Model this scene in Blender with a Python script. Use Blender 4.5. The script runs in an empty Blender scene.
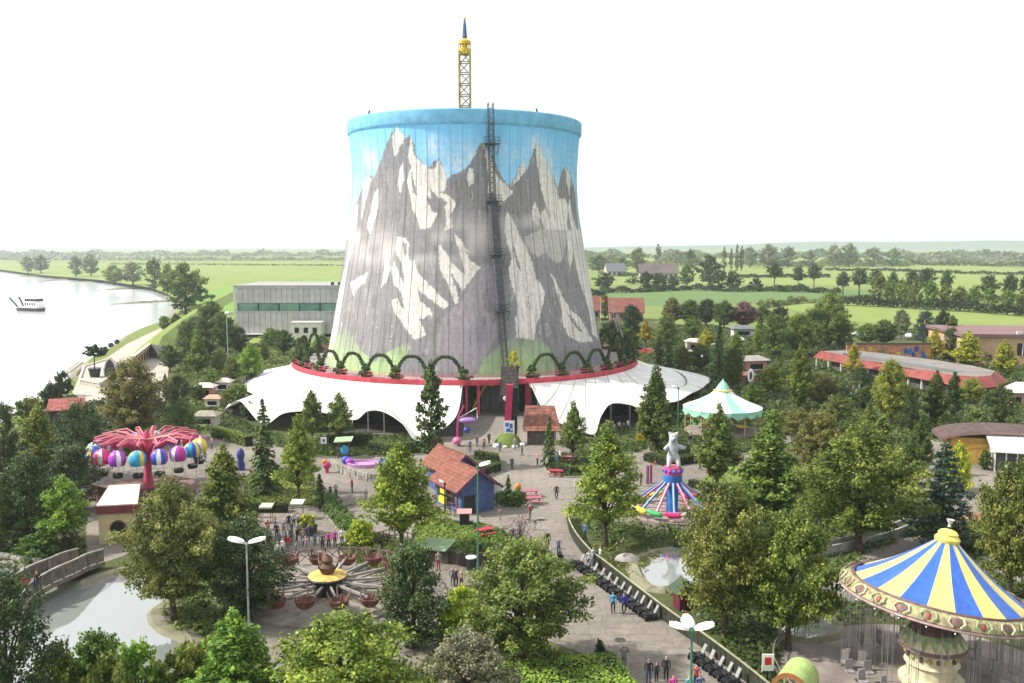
import bpy, bmesh, math, random
import numpy as np
from mathutils import Vector, Matrix

random.seed(7)
R = math.radians
PI = math.pi
scene = bpy.context.scene
COL = scene.collection

# ------------------------------------------------------------------ camera
CAM_H = 28.0
FPX = 930.0
TILT = math.atan((341.5 - 246.0) / FPX)
cam_d = bpy.data.cameras.new('camera')
cam_d.sensor_width = 36.0
cam_d.lens = FPX / 1024 * 36.0
cam_d.clip_start = 0.5
cam_d.clip_end = 20000
cam = bpy.data.objects.new('camera', cam_d)
cam.location = (0, 0, CAM_H)
cam.rotation_euler = (PI / 2 - TILT, 0, 0)
COL.objects.link(cam)
scene.camera = cam

# ------------------------------------------------------------------ sky, sun, exposure
SUN_EL = R(43)
SUN_AZ = R(-92)          # measured from +Y (view direction) clockwise; negative = to the left
world = bpy.data.worlds.new('World')
scene.world = world
world.use_nodes = True
wn = world.node_tree.nodes
wl = world.node_tree.links
wn.clear()
w_out = wn.new('ShaderNodeOutputWorld')
w_bg = wn.new('ShaderNodeBackground')
w_sky = wn.new('ShaderNodeTexSky')
w_sky.sky_type = 'NISHITA'
w_sky.sun_disc = False
w_sky.sun_elevation = SUN_EL
w_sky.sun_rotation = SUN_AZ
w_sky.air_density = 1.0
w_sky.dust_density = 6.0
w_sky.ozone_density = 1.0
w_mix = wn.new('ShaderNodeMix')
w_mix.data_type = 'RGBA'
w_mix.inputs[0].default_value = 0.82            # thin white overcast veil over the clear sky
w_mix.inputs[7].default_value = (8.3, 8.45, 8.6, 1)
wl.new(w_sky.outputs[0], w_mix.inputs[6])
wl.new(w_mix.outputs[2], w_bg.inputs[0])
w_bg.inputs[1].default_value = 0.12
wl.new(w_bg.outputs[0], w_out.inputs[0])

sun_d = bpy.data.lights.new('sun', 'SUN')
sun_d.energy = 5.0
sun_d.angle = R(2.0)
sun_d.color = (1.0, 0.95, 0.87)
sun = bpy.data.objects.new('sun', sun_d)
sd = Vector((math.sin(SUN_AZ) * math.cos(SUN_EL), math.cos(SUN_AZ) * math.cos(SUN_EL), math.sin(SUN_EL)))
sun.rotation_euler = (-sd).to_track_quat('-Z', 'Y').to_euler()
sun.location = sd * 300
COL.objects.link(sun)

scene.view_settings.view_transform = 'Standard'
scene.view_settings.look = 'None'
scene.view_settings.exposure = 0.40
scene.view_settings.gamma = 1.0
scene.view_settings.use_curve_mapping = False
scene.render.engine = 'CYCLES'
scene.cycles.max_bounces = 6
scene.cycles.diffuse_bounces = 2
scene.cycles.glossy_bounces = 3
scene.cycles.transmission_bounces = 4
scene.cycles.volume_bounces = 1
scene.cycles.transparent_max_bounces = 8
scene.cycles.use_denoising = True
scene.cycles.caustics_reflective = False
scene.cycles.caustics_refractive = False

# ------------------------------------------------------------------ placing helpers
def ray(px, py):
    u = (px - 512.0) / FPX
    v = (341.5 - py) / FPX
    return Vector((u, math.cos(TILT) + v * math.sin(TILT), -math.sin(TILT) + v * math.cos(TILT)))

def G(px, py, z=0.0):
    """the point of the place at height z that the photograph shows at this pixel"""
    d = ray(px, py)
    t = (z - CAM_H) / d.z
    return Vector((d.x * t, d.y * t, z))

def AT(px, py, Y):
    """the point at distance Y along the ground that the photograph shows at this pixel"""
    d = ray(px, py)
    t = Y / d.y
    return Vector((d.x * t, Y, CAM_H + d.z * t))

def proj(p):
    x, y, z = p[0], p[1], p[2] - CAM_H
    dpt = y * math.cos(TILT) - z * math.sin(TILT)
    up = y * math.sin(TILT) + z * math.cos(TILT)
    return 512 + FPX * x / dpt, 341.5 - FPX * up / dpt

def ppm(p):
    """pixels per metre at a point"""
    dpt = p[1] * math.cos(TILT) - (p[2] - CAM_H) * math.sin(TILT)
    return FPX / dpt

# ------------------------------------------------------------------ materials
MATS = {}
def new_mat(name):
    m = bpy.data.materials.new(name)
    m.use_nodes = True
    nt = m.node_tree
    b = nt.nodes['Principled BSDF']
    return m, nt, b

def srgb(c):
    return tuple((x / 12.92 if x <= 0.04045 else ((x + 0.055) / 1.055) ** 2.4) for x in c)

def mat(name, col, rough=0.7, metal=0.0, var=0.12, scale=1.5, bump=0.0, spec=0.35, dirt=0.0, coords='Object', detail=5.0):
    """plain surface with a little uneven colour (two noise scales), optional dirt and relief"""
    if name in MATS:
        return MATS[name]
    m, nt, b = new_mat(name)
    N, L = nt.nodes, nt.links
    b.inputs['Roughness'].default_value = rough
    b.inputs['Metallic'].default_value = metal
    b.inputs['Specular IOR Level'].default_value = spec
    tc = N.new('ShaderNodeTexCoord')
    n1 = N.new('ShaderNodeTexNoise'); n1.inputs['Scale'].default_value = scale; n1.inputs['Detail'].default_value = detail
    L.new(tc.outputs[coords], n1.inputs['Vector'])
    cr = N.new('ShaderNodeValToRGB')
    c = col[:3]
    lo = tuple(max(0, x * (1 - var * 1.6)) for x in c) + (1,)
    hi = tuple(min(1, x * (1 + var)) for x in c) + (1,)
    cr.color_ramp.elements[0].position = 0.3; cr.color_ramp.elements[0].color = lo
    cr.color_ramp.elements[1].position = 0.7; cr.color_ramp.elements[1].color = hi
    L.new(n1.outputs['Fac'], cr.inputs['Fac'])
    last = cr.outputs['Color']
    if dirt > 0:
        n2 = N.new('ShaderNodeTexNoise'); n2.inputs['Scale'].default_value = scale * 0.23; n2.inputs['Detail'].default_value = 8
        n2.inputs['Roughness'].default_value = 0.7
        L.new(tc.outputs[coords], n2.inputs['Vector'])
        r2 = N.new('ShaderNodeValToRGB')
        r2.color_ramp.elements[0].position = 0.45; r2.color_ramp.elements[0].color = (0, 0, 0, 1)
        r2.color_ramp.elements[1].position = 0.75; r2.color_ramp.elements[1].color = (dirt, dirt, dirt, 1)
        L.new(n2.outputs['Fac'], r2.inputs['Fac'])
        mx = N.new('ShaderNodeMix'); mx.data_type = 'RGBA'
        L.new(r2.outputs['Color'], mx.inputs[0]); L.new(last, mx.inputs[6])
        mx.inputs[7].default_value = (c[0] * .35 + .02, c[1] * .35 + .018, c[2] * .35 + .012, 1)
        last = mx.outputs[2]
    L.new(last, b.inputs['Base Color'])
    if bump > 0:
        bp = N.new('ShaderNodeBump'); bp.inputs['Strength'].default_value = bump; bp.inputs['Distance'].default_value = 0.05
        n3 = N.new('ShaderNodeTexNoise'); n3.inputs['Scale'].default_value = scale * 6; n3.inputs['Detail'].default_value = 6
        L.new(tc.outputs[coords], n3.inputs['Vector'])
        L.new(n3.outputs['Fac'], bp.inputs['Height']); L.new(bp.outputs['Normal'], b.inputs['Normal'])
    MATS[name] = m
    return m

def foliage_mat(name, trans=0.35, rough=0.42):
    """leaf colour = the plant's own colour, uneven from leaf to leaf"""
    if name in MATS:
        return MATS[name]
    m, nt, b = new_mat(name)
    N, L = nt.nodes, nt.links
    oi = N.new('ShaderNodeObjectInfo')
    at = N.new('ShaderNodeAttribute'); at.attribute_name = 'tint'
    hs = N.new('ShaderNodeHueSaturation')
    mr = N.new('ShaderNodeMapRange'); mr.inputs['To Min'].default_value = 0.3; mr.inputs['To Max'].default_value = 1.9
    L.new(at.outputs['Fac'], mr.inputs['Value']); L.new(mr.outputs[0], hs.inputs['Value'])
    mh = N.new('ShaderNodeMapRange'); mh.inputs['To Min'].default_value = 0.525; mh.inputs['To Max'].default_value = 0.475
    L.new(at.outputs['Fac'], mh.inputs['Value']); L.new(mh.outputs[0], hs.inputs['Hue'])
    L.new(oi.outputs['Color'], hs.inputs['Color'])
    L.new(hs.outputs[0], b.inputs['Base Color'])
    b.inputs['Roughness'].default_value = rough
    b.inputs['Specular IOR Level'].default_value = 0.22
    tr = N.new('ShaderNodeBsdfTranslucent'); L.new(hs.outputs[0], tr.inputs['Color'])
    mx = N.new('ShaderNodeMixShader'); mx.inputs[0].default_value = trans
    out = N['Material Output']
    L.new(b.outputs[0], mx.inputs[1]); L.new(tr.outputs[0], mx.inputs[2]); L.new(mx.outputs[0], out.inputs['Surface'])
    MATS[name] = m
    return m

# ------------------------------------------------------------------ mesh builder
class MB:
    def __init__(self):
        self.v = []; self.f = []; self.mi = []; self.m = 0
    def add(self, vs, fs):
        o = len(self.v)
        self.v.extend([tuple(p) for p in vs])
        for f in fs:
            self.f.append(tuple(i + o for i in f)); self.mi.append(self.m)
        return self
    def box(self, c, s, rz=0.0, taper=1.0):
        hx, hy, hz = s[0] / 2, s[1] / 2, s[2] / 2
        ca, sa = math.cos(rz), math.sin(rz)
        vs = []
        for z, k in ((-hz, 1.0), (hz, taper)):
            for x, y in ((-hx, -hy), (hx, -hy), (hx, hy), (-hx, hy)):
                x *= k; y *= k
                vs.append((c[0] + x * ca - y * sa, c[1] + x * sa + y * ca, c[2] + z))
        return self.add(vs, [(3, 2, 1, 0), (4, 5, 6, 7), (0, 1, 5, 4), (1, 2, 6, 5), (2, 3, 7, 6), (3, 0, 4, 7)])
    def bar(self, a, b, w, h=None):
        """square bar from a to b"""
        h = h or w
        a = Vector(a); b = Vector(b)
        d = (b - a)
        if d.length < 1e-6: return self
        d.normalize()
        ref = Vector((0, 0, 1)) if abs(d.z) < 0.95 else Vector((1, 0, 0))
        s = d.cross(ref).normalized(); u = s.cross(d).normalized()
        vs = []
        for p in (a, b):
            for x, y in ((-1, -1), (1, -1), (1, 1), (-1, 1)):
                vs.append(p + s * x * w / 2 + u * y * h / 2)
        return self.add(vs, [(3, 2, 1, 0), (4, 5, 6, 7), (0, 1, 5, 4), (1, 2, 6, 5), (2, 3, 7, 6), (3, 0, 4, 7)])
    def tube(self, pts, rad, n=8, cap=True):
        pts = [Vector(p) for p in pts]
        if not isinstance(rad, (list, tuple)): rad = [rad] * len(pts)
        rings = []
        prev = None
        for i, p in enumerate(pts):
            d = (pts[min(i + 1, len(pts) - 1)] - pts[max(i - 1, 0)]).normalized()
            if prev is None:
                ref = Vector((0, 0, 1)) if abs(d.z) < 0.9 else Vector((1, 0, 0))
                s = d.cross(ref).normalized()
            else:
                s = (prev - d * prev.dot(d)).normalized()
            prev = s
            u = d.cross(s)
            rings.append([p + (s * math.cos(2 * PI * k / n) + u * math.sin(2 * PI * k / n)) * rad[i] for k in range(n)])
        vs = [q for r_ in rings for q in r_]
        fs = []
        for i in range(len(pts) - 1):
            for k in range(n):
                k2 = (k + 1) % n
                fs.append((i * n + k, i * n + k2, (i + 1) * n + k2, (i + 1) * n + k))
        if cap:
            fs.append(tuple(range(n - 1, -1, -1)))
            fs.append(tuple((len(pts) - 1) * n + k for k in range(n)))
        return self.add(vs, fs)
    def lathe(self, prof, n=24, c=(0, 0, 0), a0=0.0, a1=2 * PI, cap=False):
        full = abs(a1 - a0 - 2 * PI) < 1e-6
        m = n if full else n + 1
        vs = []
        for r_, z in prof:
            for k in range(m):
                a = a0 + (a1 - a0) * k / n
                vs.append((c[0] + r_ * math.cos(a), c[1] + r_ * math.sin(a), c[2] + z))
        fs = []
        for i in range(len(prof) - 1):
            for k in range(n):
                k2 = (k + 1) % m
                fs.append((i * m + k, i * m + k2, (i + 1) * m + k2, (i + 1) * m + k))
        if cap and full:
            fs.append(tuple(range(m - 1, -1, -1)))
            fs.append(tuple((len(prof) - 1) * m + k for k in range(m)))
        return self.add(vs, fs)
    def prism(self, poly, z0, z1):
        n = len(poly)
        vs = [(p[0], p[1], z0) for p in poly] + [(p[0], p[1], z1) for p in poly]
        fs = [tuple(range(n - 1, -1, -1)), tuple(range(n, 2 * n))]
        for i in range(n):
            j = (i + 1) % n
            fs.append((i, j, n + j, n + i))
        return self.add(vs, fs)
    def sphere(self, c, r, n=12, m=8, sc=(1, 1, 1)):
        prof_v = []
        vs = []
        for i in range(m + 1):
            t = PI * i / m
            for k in range(n):
                a = 2 * PI * k / n
                vs.append((c[0] + r * sc[0] * math.sin(t) * math.cos(a), c[1] + r * sc[1] * math.sin(t) * math.sin(a), c[2] - r * sc[2] * math.cos(t)))
        fs = []
        for i in range(m):
            for k in range(n):
                k2 = (k + 1) % n
                fs.append((i * n + k, i * n + k2, (i + 1) * n + k2, (i + 1) * n + k))
        return self.add(vs, fs)
    def mesh(self, name, mats, smooth=False):
        me = bpy.data.meshes.new(name)
        me.from_pydata(self.v, [], self.f)
        if not isinstance(mats, (list, tuple)): mats = [mats]
        for m_ in mats: me.materials.append(m_)
        if len(mats) > 1: me.polygons.foreach_set('material_index', self.mi)
        if smooth: me.polygons.foreach_set('use_smooth', [True] * len(me.polygons))
        me.update()
        if smooth:
            try: me.set_sharp_from_angle(angle=R(40))
            except Exception: pass
        return me
    def build(self, name, mats, parent=None, smooth=False, loc=None):
        return obj(name, self.mesh(name, mats, smooth), parent, loc)

def obj(name, me, parent=None, loc=None, rz=0.0):
    o = bpy.data.objects.new(name, me)
    COL.objects.link(o)
    if parent is not None: o.parent = parent
    if loc is not None: o.location = loc
    if rz: o.rotation_euler = (0, 0, rz)
    return o

def tag(o, label=None, cat=None, group=None, kind=None):
    if label: o['label'] = label
    if cat: o['category'] = cat
    if group: o['group'] = group
    if kind: o['kind'] = kind
    return o

def thing(name, label, cat, loc=(0, 0, 0), rz=0.0, group=None):
    o = bpy.data.objects.new(name, None)
    COL.objects.link(o)
    o.empty_display_size = 0.3
    o.location = loc
    o.rotation_euler = (0, 0, rz)
    return tag(o, label, cat, group)

KIDS = {}
def copy_tree(o, parent=None):
    c = o.copy()
    COL.objects.link(c)
    c.parent = parent
    for ch in o.children:
        copy_tree(ch, c)
    return c

def structure(name, me):
    return tag(obj(name, me), kind='structure')

def catmull(pts, n=8, closed=False):
    P = [Vector(p) for p in pts]
    out = []
    m = len(P)
    rng = range(m if closed else m - 1)
    for i in rng:
        if closed:
            p0, p1, p2, p3 = P[(i - 1) % m], P[i], P[(i + 1) % m], P[(i + 2) % m]
        else:
            p0, p1, p2, p3 = P[max(i - 1, 0)], P[i], P[i + 1], P[min(i + 2, m - 1)]
        for k in range(n):
            t = k / n
            out.append(0.5 * ((2 * p1) + (-p0 + p2) * t + (2 * p0 - 5 * p1 + 4 * p2 - p3) * t * t + (-p0 + 3 * p1 - 3 * p2 + p3) * t ** 3))
    if not closed: out.append(P[-1])
    return out

def sheet(name, pts, z, m, kind='structure', smooth_n=0):
    """flat surface from an outline"""
    if smooth_n: pts = catmull([(p[0], p[1], 0) for p in pts], smooth_n, True)
    me = bpy.data.meshes.new(name)
    me.from_pydata([(p[0], p[1], z) for p in pts], [], [tuple(range(len(pts)))])
    me.update()
    if me.polygons[0].normal.z < 0:
        me.flip_normals()
    me.materials.append(m)
    o = obj(name, me)
    if kind: o['kind'] = kind
    return o
# ------------------------------------------------------------------ the cooling tower and its painted mountains
TC = Vector((-9.2, 185.0, 0.0))
PROF = [(0.0, 28.3), (5.0, 27.6), (9.2, 26.75), (12, 26.15), (17.9, 25.1), (23.5, 24.05), (29.4, 23.05), (34, 22.3), (38, 21.95), (42, 21.85), (45.5, 22.05), (49.0, 22.3)]
PZ = np.array([p[0] for p in PROF]); PR = np.array([p[1] for p in PROF])
def t_rad(z): return float(np.interp(z, PZ, PR))
RIM_R = 22.72

def tower_hit(px, py):
    """(angle, height) of the tower surface seen at a pixel; angle 0 faces the camera, positive to the right"""
    d = ray(px, py).normalized()
    best = None
    t = 120.0
    while t < 215.0:
        p = Vector((0, 0, CAM_H)) + d * t
        q = math.hypot(p.x - TC.x, p.y - TC.y)
        e = q - t_rad(min(max(p.z, 0), 49))
        if best is None or e < best[0]:
            best = (e, p.x - TC.x, p.y - TC.y, p.z)
        if e <= 0: break
        t += 0.15
    return math.atan2(best[1], -best[2]), best[3]

def zone(ox, oy, sc, pts):
    return [tower_hit(ox + x / sc, oy + y / sc) for x, y in pts]
ZA = lambda *p: zone(330, 100, 4.879, p)
ZB = lambda *p: zone(460, 100, 4.879, p)
ZC = lambda *p: zone(320, 230, 4.553, p)
ZD = lambda *p: zone(460, 230, 4.553, p)

SKYB = (0.20, 0.53, 0.84); DARK = (0.25, 0.243, 0.248); LITE = (0.72, 0.69, 0.64); MAUV = (0.34, 0.31, 0.335); GREN = (0.40, 0.56, 0.25)
massif = ZA((70, 683), (100, 600), (110, 540), (130, 500), (165, 410), (180, 375), (200, 372), (215, 378), (240, 320), (265, 240), (290, 180), (325, 130), (345, 150), (370, 185), (390, 172), (405, 200), (420, 260), (440, 295), (480, 330), (520, 290), (535, 282), (550, 320), (570, 385), (600, 365), (640, 345)) \
    + ZB((0, 355), (40, 320), (65, 280), (105, 203), (125, 215), (160, 270), (185, 340), (210, 380), (235, 415), (255, 400), (285, 340), (300, 305), (320, 330), (318, 360), (340, 300), (372, 205), (400, 260), (440, 350), (475, 430), (490, 370), (510, 320), (540, 370), (560, 450), (572, 560), (582, 683))
massif = [(-1.75, 30.0), (-1.6, 38.0)] + massif + [(1.5, 35.0), (1.62, 39.0), (1.8, 31.0), (1.8, -1.0), (-1.75, -1.0)]
PAINT = [
    (DARK, massif),
    (LITE, ZA((325, 130), (370, 185), (345, 225), (320, 285), (308, 240), (303, 180))),
    (LITE, ZA((395, 175), (412, 270), (440, 300), (485, 335), (535, 285), (550, 325), (570, 385), (560, 440), (530, 450), (590, 470), (618, 510), (585, 560), (600, 625), (558, 635), (570, 590), (560, 520), (530, 500), (520, 470), (480, 425), (495, 480), (525, 550), (500, 610), (470, 628), (440, 625), (425, 570), (400, 520), (385, 440), (375, 400), (395, 330), (380, 280), (388, 230))),
    (DARK, ZA((398, 330), (410, 400), (425, 470), (402, 450))),
    (DARK, ZA((470, 465), (500, 490), (528, 548), (508, 552), (475, 505))),
    (DARK, ZA((500, 345), (483, 335), (527, 286), (520, 312))),
    (DARK, ZA((520, 470), (560, 488), (572, 500), (545, 540), (520, 510))),
    (LITE, ZA((355, 305), (362, 380), (345, 460), (331, 420), (340, 340))),
    (LITE, ZA((165, 410), (185, 375), (205, 385), (190, 430), (168, 520), (150, 600), (158, 480))),
    (LITE, ZA((235, 430), (240, 500), (215, 600), (200, 660), (180, 620), (200, 520), (220, 460))),
    (LITE, ZA((106, 545), (135, 510), (125, 683), (80, 683))),
    (LITE, ZB((45, 330), (65, 335), (68, 400), (45, 425), (35, 390))),
    (LITE, ZB((108, 203), (150, 260), (165, 340), (190, 380), (235, 420), (258, 455), (190, 515), (180, 490), (160, 440), (135, 460), (140, 400), (130, 300))),
    (LITE, ZB((300, 305), (322, 330), (300, 370), (280, 400), (245, 425), (270, 380))),
    (LITE, ZB((372, 205), (400, 260), (440, 350), (470, 430), (480, 480), (510, 480), (530, 520), (520, 600), (530, 683), (390, 683), (410, 620), (385, 560), (415, 530), (438, 585), (420, 520), (395, 440), (385, 360), (368, 260))),
    (LITE, ZB((365, 495), (388, 560), (380, 610), (343, 580), (350, 530))),
    (LITE, ZB((510, 320), (540, 380), (535, 480), (545, 540), (570, 640), (582, 683), (555, 683), (525, 540), (535, 470), (520, 400))),
    (LITE, ZB((228, 540), (260, 590), (300, 683), (225, 683), (218, 610))),
    # lower half
    (LITE, ZC((350, 30), (380, 30), (408, 60), (402, 130), (430, 140), (445, 190), (592, 340), (560, 358), (470, 290), (445, 270), (455, 320), (480, 345), (505, 360), (512, 385), (455, 405), (482, 480), (460, 497), (430, 495), (400, 460), (340, 375), (328, 320), (350, 310), (385, 362), (370, 290), (335, 240), (325, 180), (340, 140), (365, 215), (388, 255), (372, 150), (340, 90))),
    (DARK, ZC((378, 55), (400, 60), (395, 130), (380, 110))),
    (LITE, ZC((300, 110), (325, 80), (325, 180), (300, 240), (280, 262), (293, 180))),
    (LITE, ZC((540, 62), (580, 110), (620, 170), (660, 205), (640, 120), (610, 10), (650, 60), (683, 110)) + ZD((20, 90), (40, 130), (97, 170), (40, 240), (0, 292)) + ZC((650, 280), (622, 235), (636, 330), (615, 337), (580, 240), (555, 200), (543, 150))),
    (DARK, ZC((592, 190), (622, 230), (650, 285), (632, 300))),
    (LITE, ZC((138, 240), (222, 188), (207, 240), (165, 270), (155, 305), (143, 262))),
    (LITE, ZC((128, 100), (155, 50), (125, 180), (100, 330), (80, 480), (55, 580), (25, 560), (60, 380), (95, 250))),
    (LITE, ZD((203, 0), (240, 0), (290, 60), (330, 150), (345, 220), (387, 275), (377, 350), (345, 440), (335, 500), (255, 490), (250, 400), (262, 350), (245, 280), (220, 190), (235, 120), (213, 60))),
    (DARK, ZD((238, 60), (262, 120), (280, 190), (262, 160), (245, 110))),
    (LITE, ZD((410, 198), (430, 220), (470, 310), (510, 370), (545, 395), (605, 505), (540, 512), (490, 480), (458, 410), (465, 370), (440, 280))),
    (DARK, ZD((480, 375), (520, 410), (560, 470), (530, 450))),
    (LITE, ZD((488, 0), (548, 0), (585, 200), (628, 500), (600, 470), (590, 380), (540, 220), (515, 100), (500, 185), (490, 120))),
    (LITE, ZD((370, 0), (490, 0), (465, 90), (455, 152), (420, 142), (400, 60))),
    ((.47, .45, .43), ZD((290, 30), (370, 0), (490, 0), (472, 110), (455, 152), (420, 142), (395, 105), (350, 125), (315, 90))),
    (MAUV, ZC((683, 262), (625, 340), (560, 400), (530, 500), (535, 640), (683, 660)) + ZD((0, 660), (80, 640), (165, 480), (165, 300), (150, 128), (95, 178), (0, 292))),
    (DARK, ZD((95, 290), (150, 250), (160, 400), (120, 370))),
    (GREN, ZD((60, 680), (110, 590), (180, 520), (250, 480), (300, 458), (350, 485), (410, 540), (440, 680))),
    (GREN, ZC((30, 600), (75, 470), (112, 435), (150, 480), (165, 520), (250, 600), (330, 545), (405, 510), (412, 540), (350, 620), (330, 680), (20, 680))),
]

def poly_mask(poly, U, V):
    x = np.array([p[0] for p in poly]); y = np.array([p[1] for p in poly])
    inside = np.zeros(U.shape, bool)
    j = len(poly) - 1
    for i in range(len(poly)):
        c = ((y[i] > V) != (y[j] > V))
        with np.errstate(divide='ignore', invalid='ignore'):
            xi = (x[j] - x[i]) * (V - y[i]) / (y[j] - y[i] + 1e-12) + x[i]
        inside ^= c & (U < xi)
        j = i
    return inside

def vnoise(U, V, su, sv, seed):
    rs = np.random.RandomState(seed)
    T = rs.rand(64, 64)
    x = U * su; y = V * sv
    xi = np.floor(x).astype(int); yi = np.floor(y).astype(int)
    fx = x - xi; fy = y - yi
    fx = fx * fx * (3 - 2 * fx); fy = fy * fy * (3 - 2 * fy)
    a = T[xi % 64, yi % 64]; b = T[(xi + 1) % 64, yi % 64]; c = T[xi % 64, (yi + 1) % 64]; d = T[(xi + 1) % 64, (yi + 1) % 64]
    return (a * (1 - fx) + b * fx) * (1 - fy) + (c * (1 - fx) + d * fx) * fy

def make_shell():
    front = np.linspace(-1.75, 1.75, 560)
    back = np.linspace(1.75, 2 * PI - 1.75, 60)[1:-1]
    th = np.concatenate([front, back])
    zz = np.linspace(0.0, 49.0, 310)
    U, V = np.meshgrid(th, zz)                       # rows = heights
    Uw = np.where(U > PI, U - 2 * PI, U)
    # wobble so that painted edges are hand-drawn, not straight
    Ud = Uw + (vnoise(U, V, 60, 2.2, 1) - .5) * 0.011 + (vnoise(U, V, 150, 5.5, 2) - .5) * 0.006
    Vd = V + (vnoise(U, V, 50, 1.7, 3) - .5) * 0.4 + (vnoise(U, V, 120, 5, 4) - .5) * 0.2
    colr = np.empty(U.shape + (3,))
    k = np.clip((V - 33) / 16, 0, 1)[..., None]
    colr[:] = np.array((0.36, 0.66, 0.86)) * (1 - k) + np.array(SKYB) * k
    puff = sum(np.exp(-((Uw - a_) / .075) ** 2 - ((V - z_) / 2.0) ** 2) for a_, z_ in [tower_hit(x_, y_) for x_, y_ in ((434, 147), (474, 160), (535, 146), (368, 158), (549, 160), (455, 163))])
    cl = np.clip(puff, 0, 1) * np.clip(vnoise(Uw + 7, V, 30, 1.0, 25) * .5 + vnoise(Uw + 7, V, 75, 2.2, 26) * .9 - .2, 0, 1) + .25 * np.clip((vnoise(Uw + 5, V, 9, .32, 5) * .6 + vnoise(Uw + 5, V, 24, .8, 6) * .4 - .56) * 5, 0, 1) * np.clip((V - 34) / 3, 0, 1) * np.clip((47.5 - V) / 3, 0, 1)
    cl = np.clip(cl, 0, 1)
    colr = colr * (1 - .75 * cl[..., None]) + np.array((.82, .84, .84)) * .75 * cl[..., None]
    for c, poly in PAINT:
        msk = poly_mask(poly, Ud, Vd)
        if c is GREN or c is MAUV:                    # sprayed on thinly, fading at the top
            zt = max(p[1] for p in poly)
            a_ = (np.clip((zt - V) / 4.5, 0, 1) * .75 * (.6 + .6 * vnoise(Uw + 8, V, 12, .5, 21)))[..., None] if c is GREN else .8
            colr = np.where(msk[..., None], colr * (1 - a_) + np.array(c) * a_, colr)
        else:
            colr[msk] = c
    rock = poly_mask(massif, Ud, Vd)
    # brushwork: vertical dry-brush streaks and mottling on the rock, mist band half way up
    st = vnoise(Uw + 3, V, 70, .45, 8) * .5 + vnoise(Uw + 3, V, 160, 1.6, 9) * .5
    fine = vnoise(Uw + 9, V, 130, 6, 10)
    amp = np.where(rock, .34, .12)
    colr *= (1 + amp * (st - .5) + np.where(rock, .24, .05) * (fine - .5))[..., None]
    lum = colr.mean(axis=2)
    hatch = vnoise(Uw * 90 + V * 1.1, V * .9 - Uw * 14, 1.0, 1.0, 31)
    colr[(lum > .42) & rock & (hatch > .70)] *= .84
    colr[(lum < .42) & rock & (hatch < .18) & (V > 14)] *= 1.18
    pits = (lum > .42) & (fine > .80) & rock & (V < 30)
    colr[pits] *= .72
    cracks = rock & (vnoise(Uw + 2, V, 55, .33, 11) > .80) & (fine > .35)
    colr[cracks] *= .72
    pale = rock & (vnoise(Uw + 6, V, 38, .3, 12) > .86) & (lum < .25) & (st > .45)
    colr[pale] = colr[pale] * .45 + np.array(LITE) * .5
    mist = np.exp(-((V - 29.0 - 2 * np.sin(Uw * 3)) / 3.0) ** 2) * np.clip(vnoise(Uw + 4, V, 7, .4, 13) * 2.0 - .35, 0, 1) * rock
    colr = colr * (1 - .75 * mist[..., None]) + np.array((.56, .53, .51)) * .75 * mist[..., None]
    # weathering: run-off streaks down from the rim, damp base
    run = np.clip(vnoise(Uw + 1, V, 90, .08, 14) - .55, 0, 1) * 1.1
    colr *= (1 - run * np.where(rock, .5, .28))[..., None]
    band = (np.abs((V / 1.25) % 1.0 - .5) < .04)          # formwork lifts
    colr[band] *= .93
    colr = np.clip(colr, 0.01, .9)
    nr, nc = U.shape
    RR = np.interp(V, PZ, PR)
    X = TC.x + RR * np.sin(U); Y = TC.y - RR * np.cos(U)
    verts = np.stack([X, Y, V], axis=2).reshape(-1, 3)
    idx = np.arange(nr * nc).reshape(nr, nc)
    a = idx[:-1, :]; b = np.roll(idx, -1, axis=1)[:-1, :]; c2 = np.roll(idx, -1, axis=1)[1:, :]; d = idx[1:, :]
    faces = np.stack([a, b, c2, d], axis=2).reshape(-1, 4)
    me = grid_mesh('tower_shell', verts, faces)
    ca = me.color_attributes.new('paint', 'FLOAT_COLOR', 'POINT')
    rgba = np.ones((nr * nc, 4), np.float32); rgba[:, :3] = colr.reshape(-1, 3)
    ca.data.foreach_set('color', rgba.ravel())
    me.polygons.foreach_set('use_smooth', np.ones(len(me.polygons), bool))
    return me

def grid_mesh(name, verts, faces):
    me = bpy.data.meshes.new(name)
    nf, k = faces.shape
    me.vertices.add(len(verts)); me.vertices.foreach_set('co', np.ascontiguousarray(verts, np.float32).ravel())
    me.loops.add(nf * k); me.loops.foreach_set('vertex_index', np.ascontiguousarray(faces, np.int32).ravel())
    me.polygons.add(nf); me.polygons.foreach_set('loop_start', np.arange(0, nf * k, k, dtype=np.int32))
    me.update(calc_edges=True)
    return me

m_mural, nt_, b_ = new_mat('painted_concrete')
at_ = nt_.nodes.new('ShaderNodeAttribute'); at_.attribute_name = 'paint'
nt_.links.new(at_.outputs['Color'], b_.inputs['Base Color'])
b_.inputs['Roughness'].default_value = 0.85; b_.inputs['Specular IOR Level'].default_value = 0.2

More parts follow.
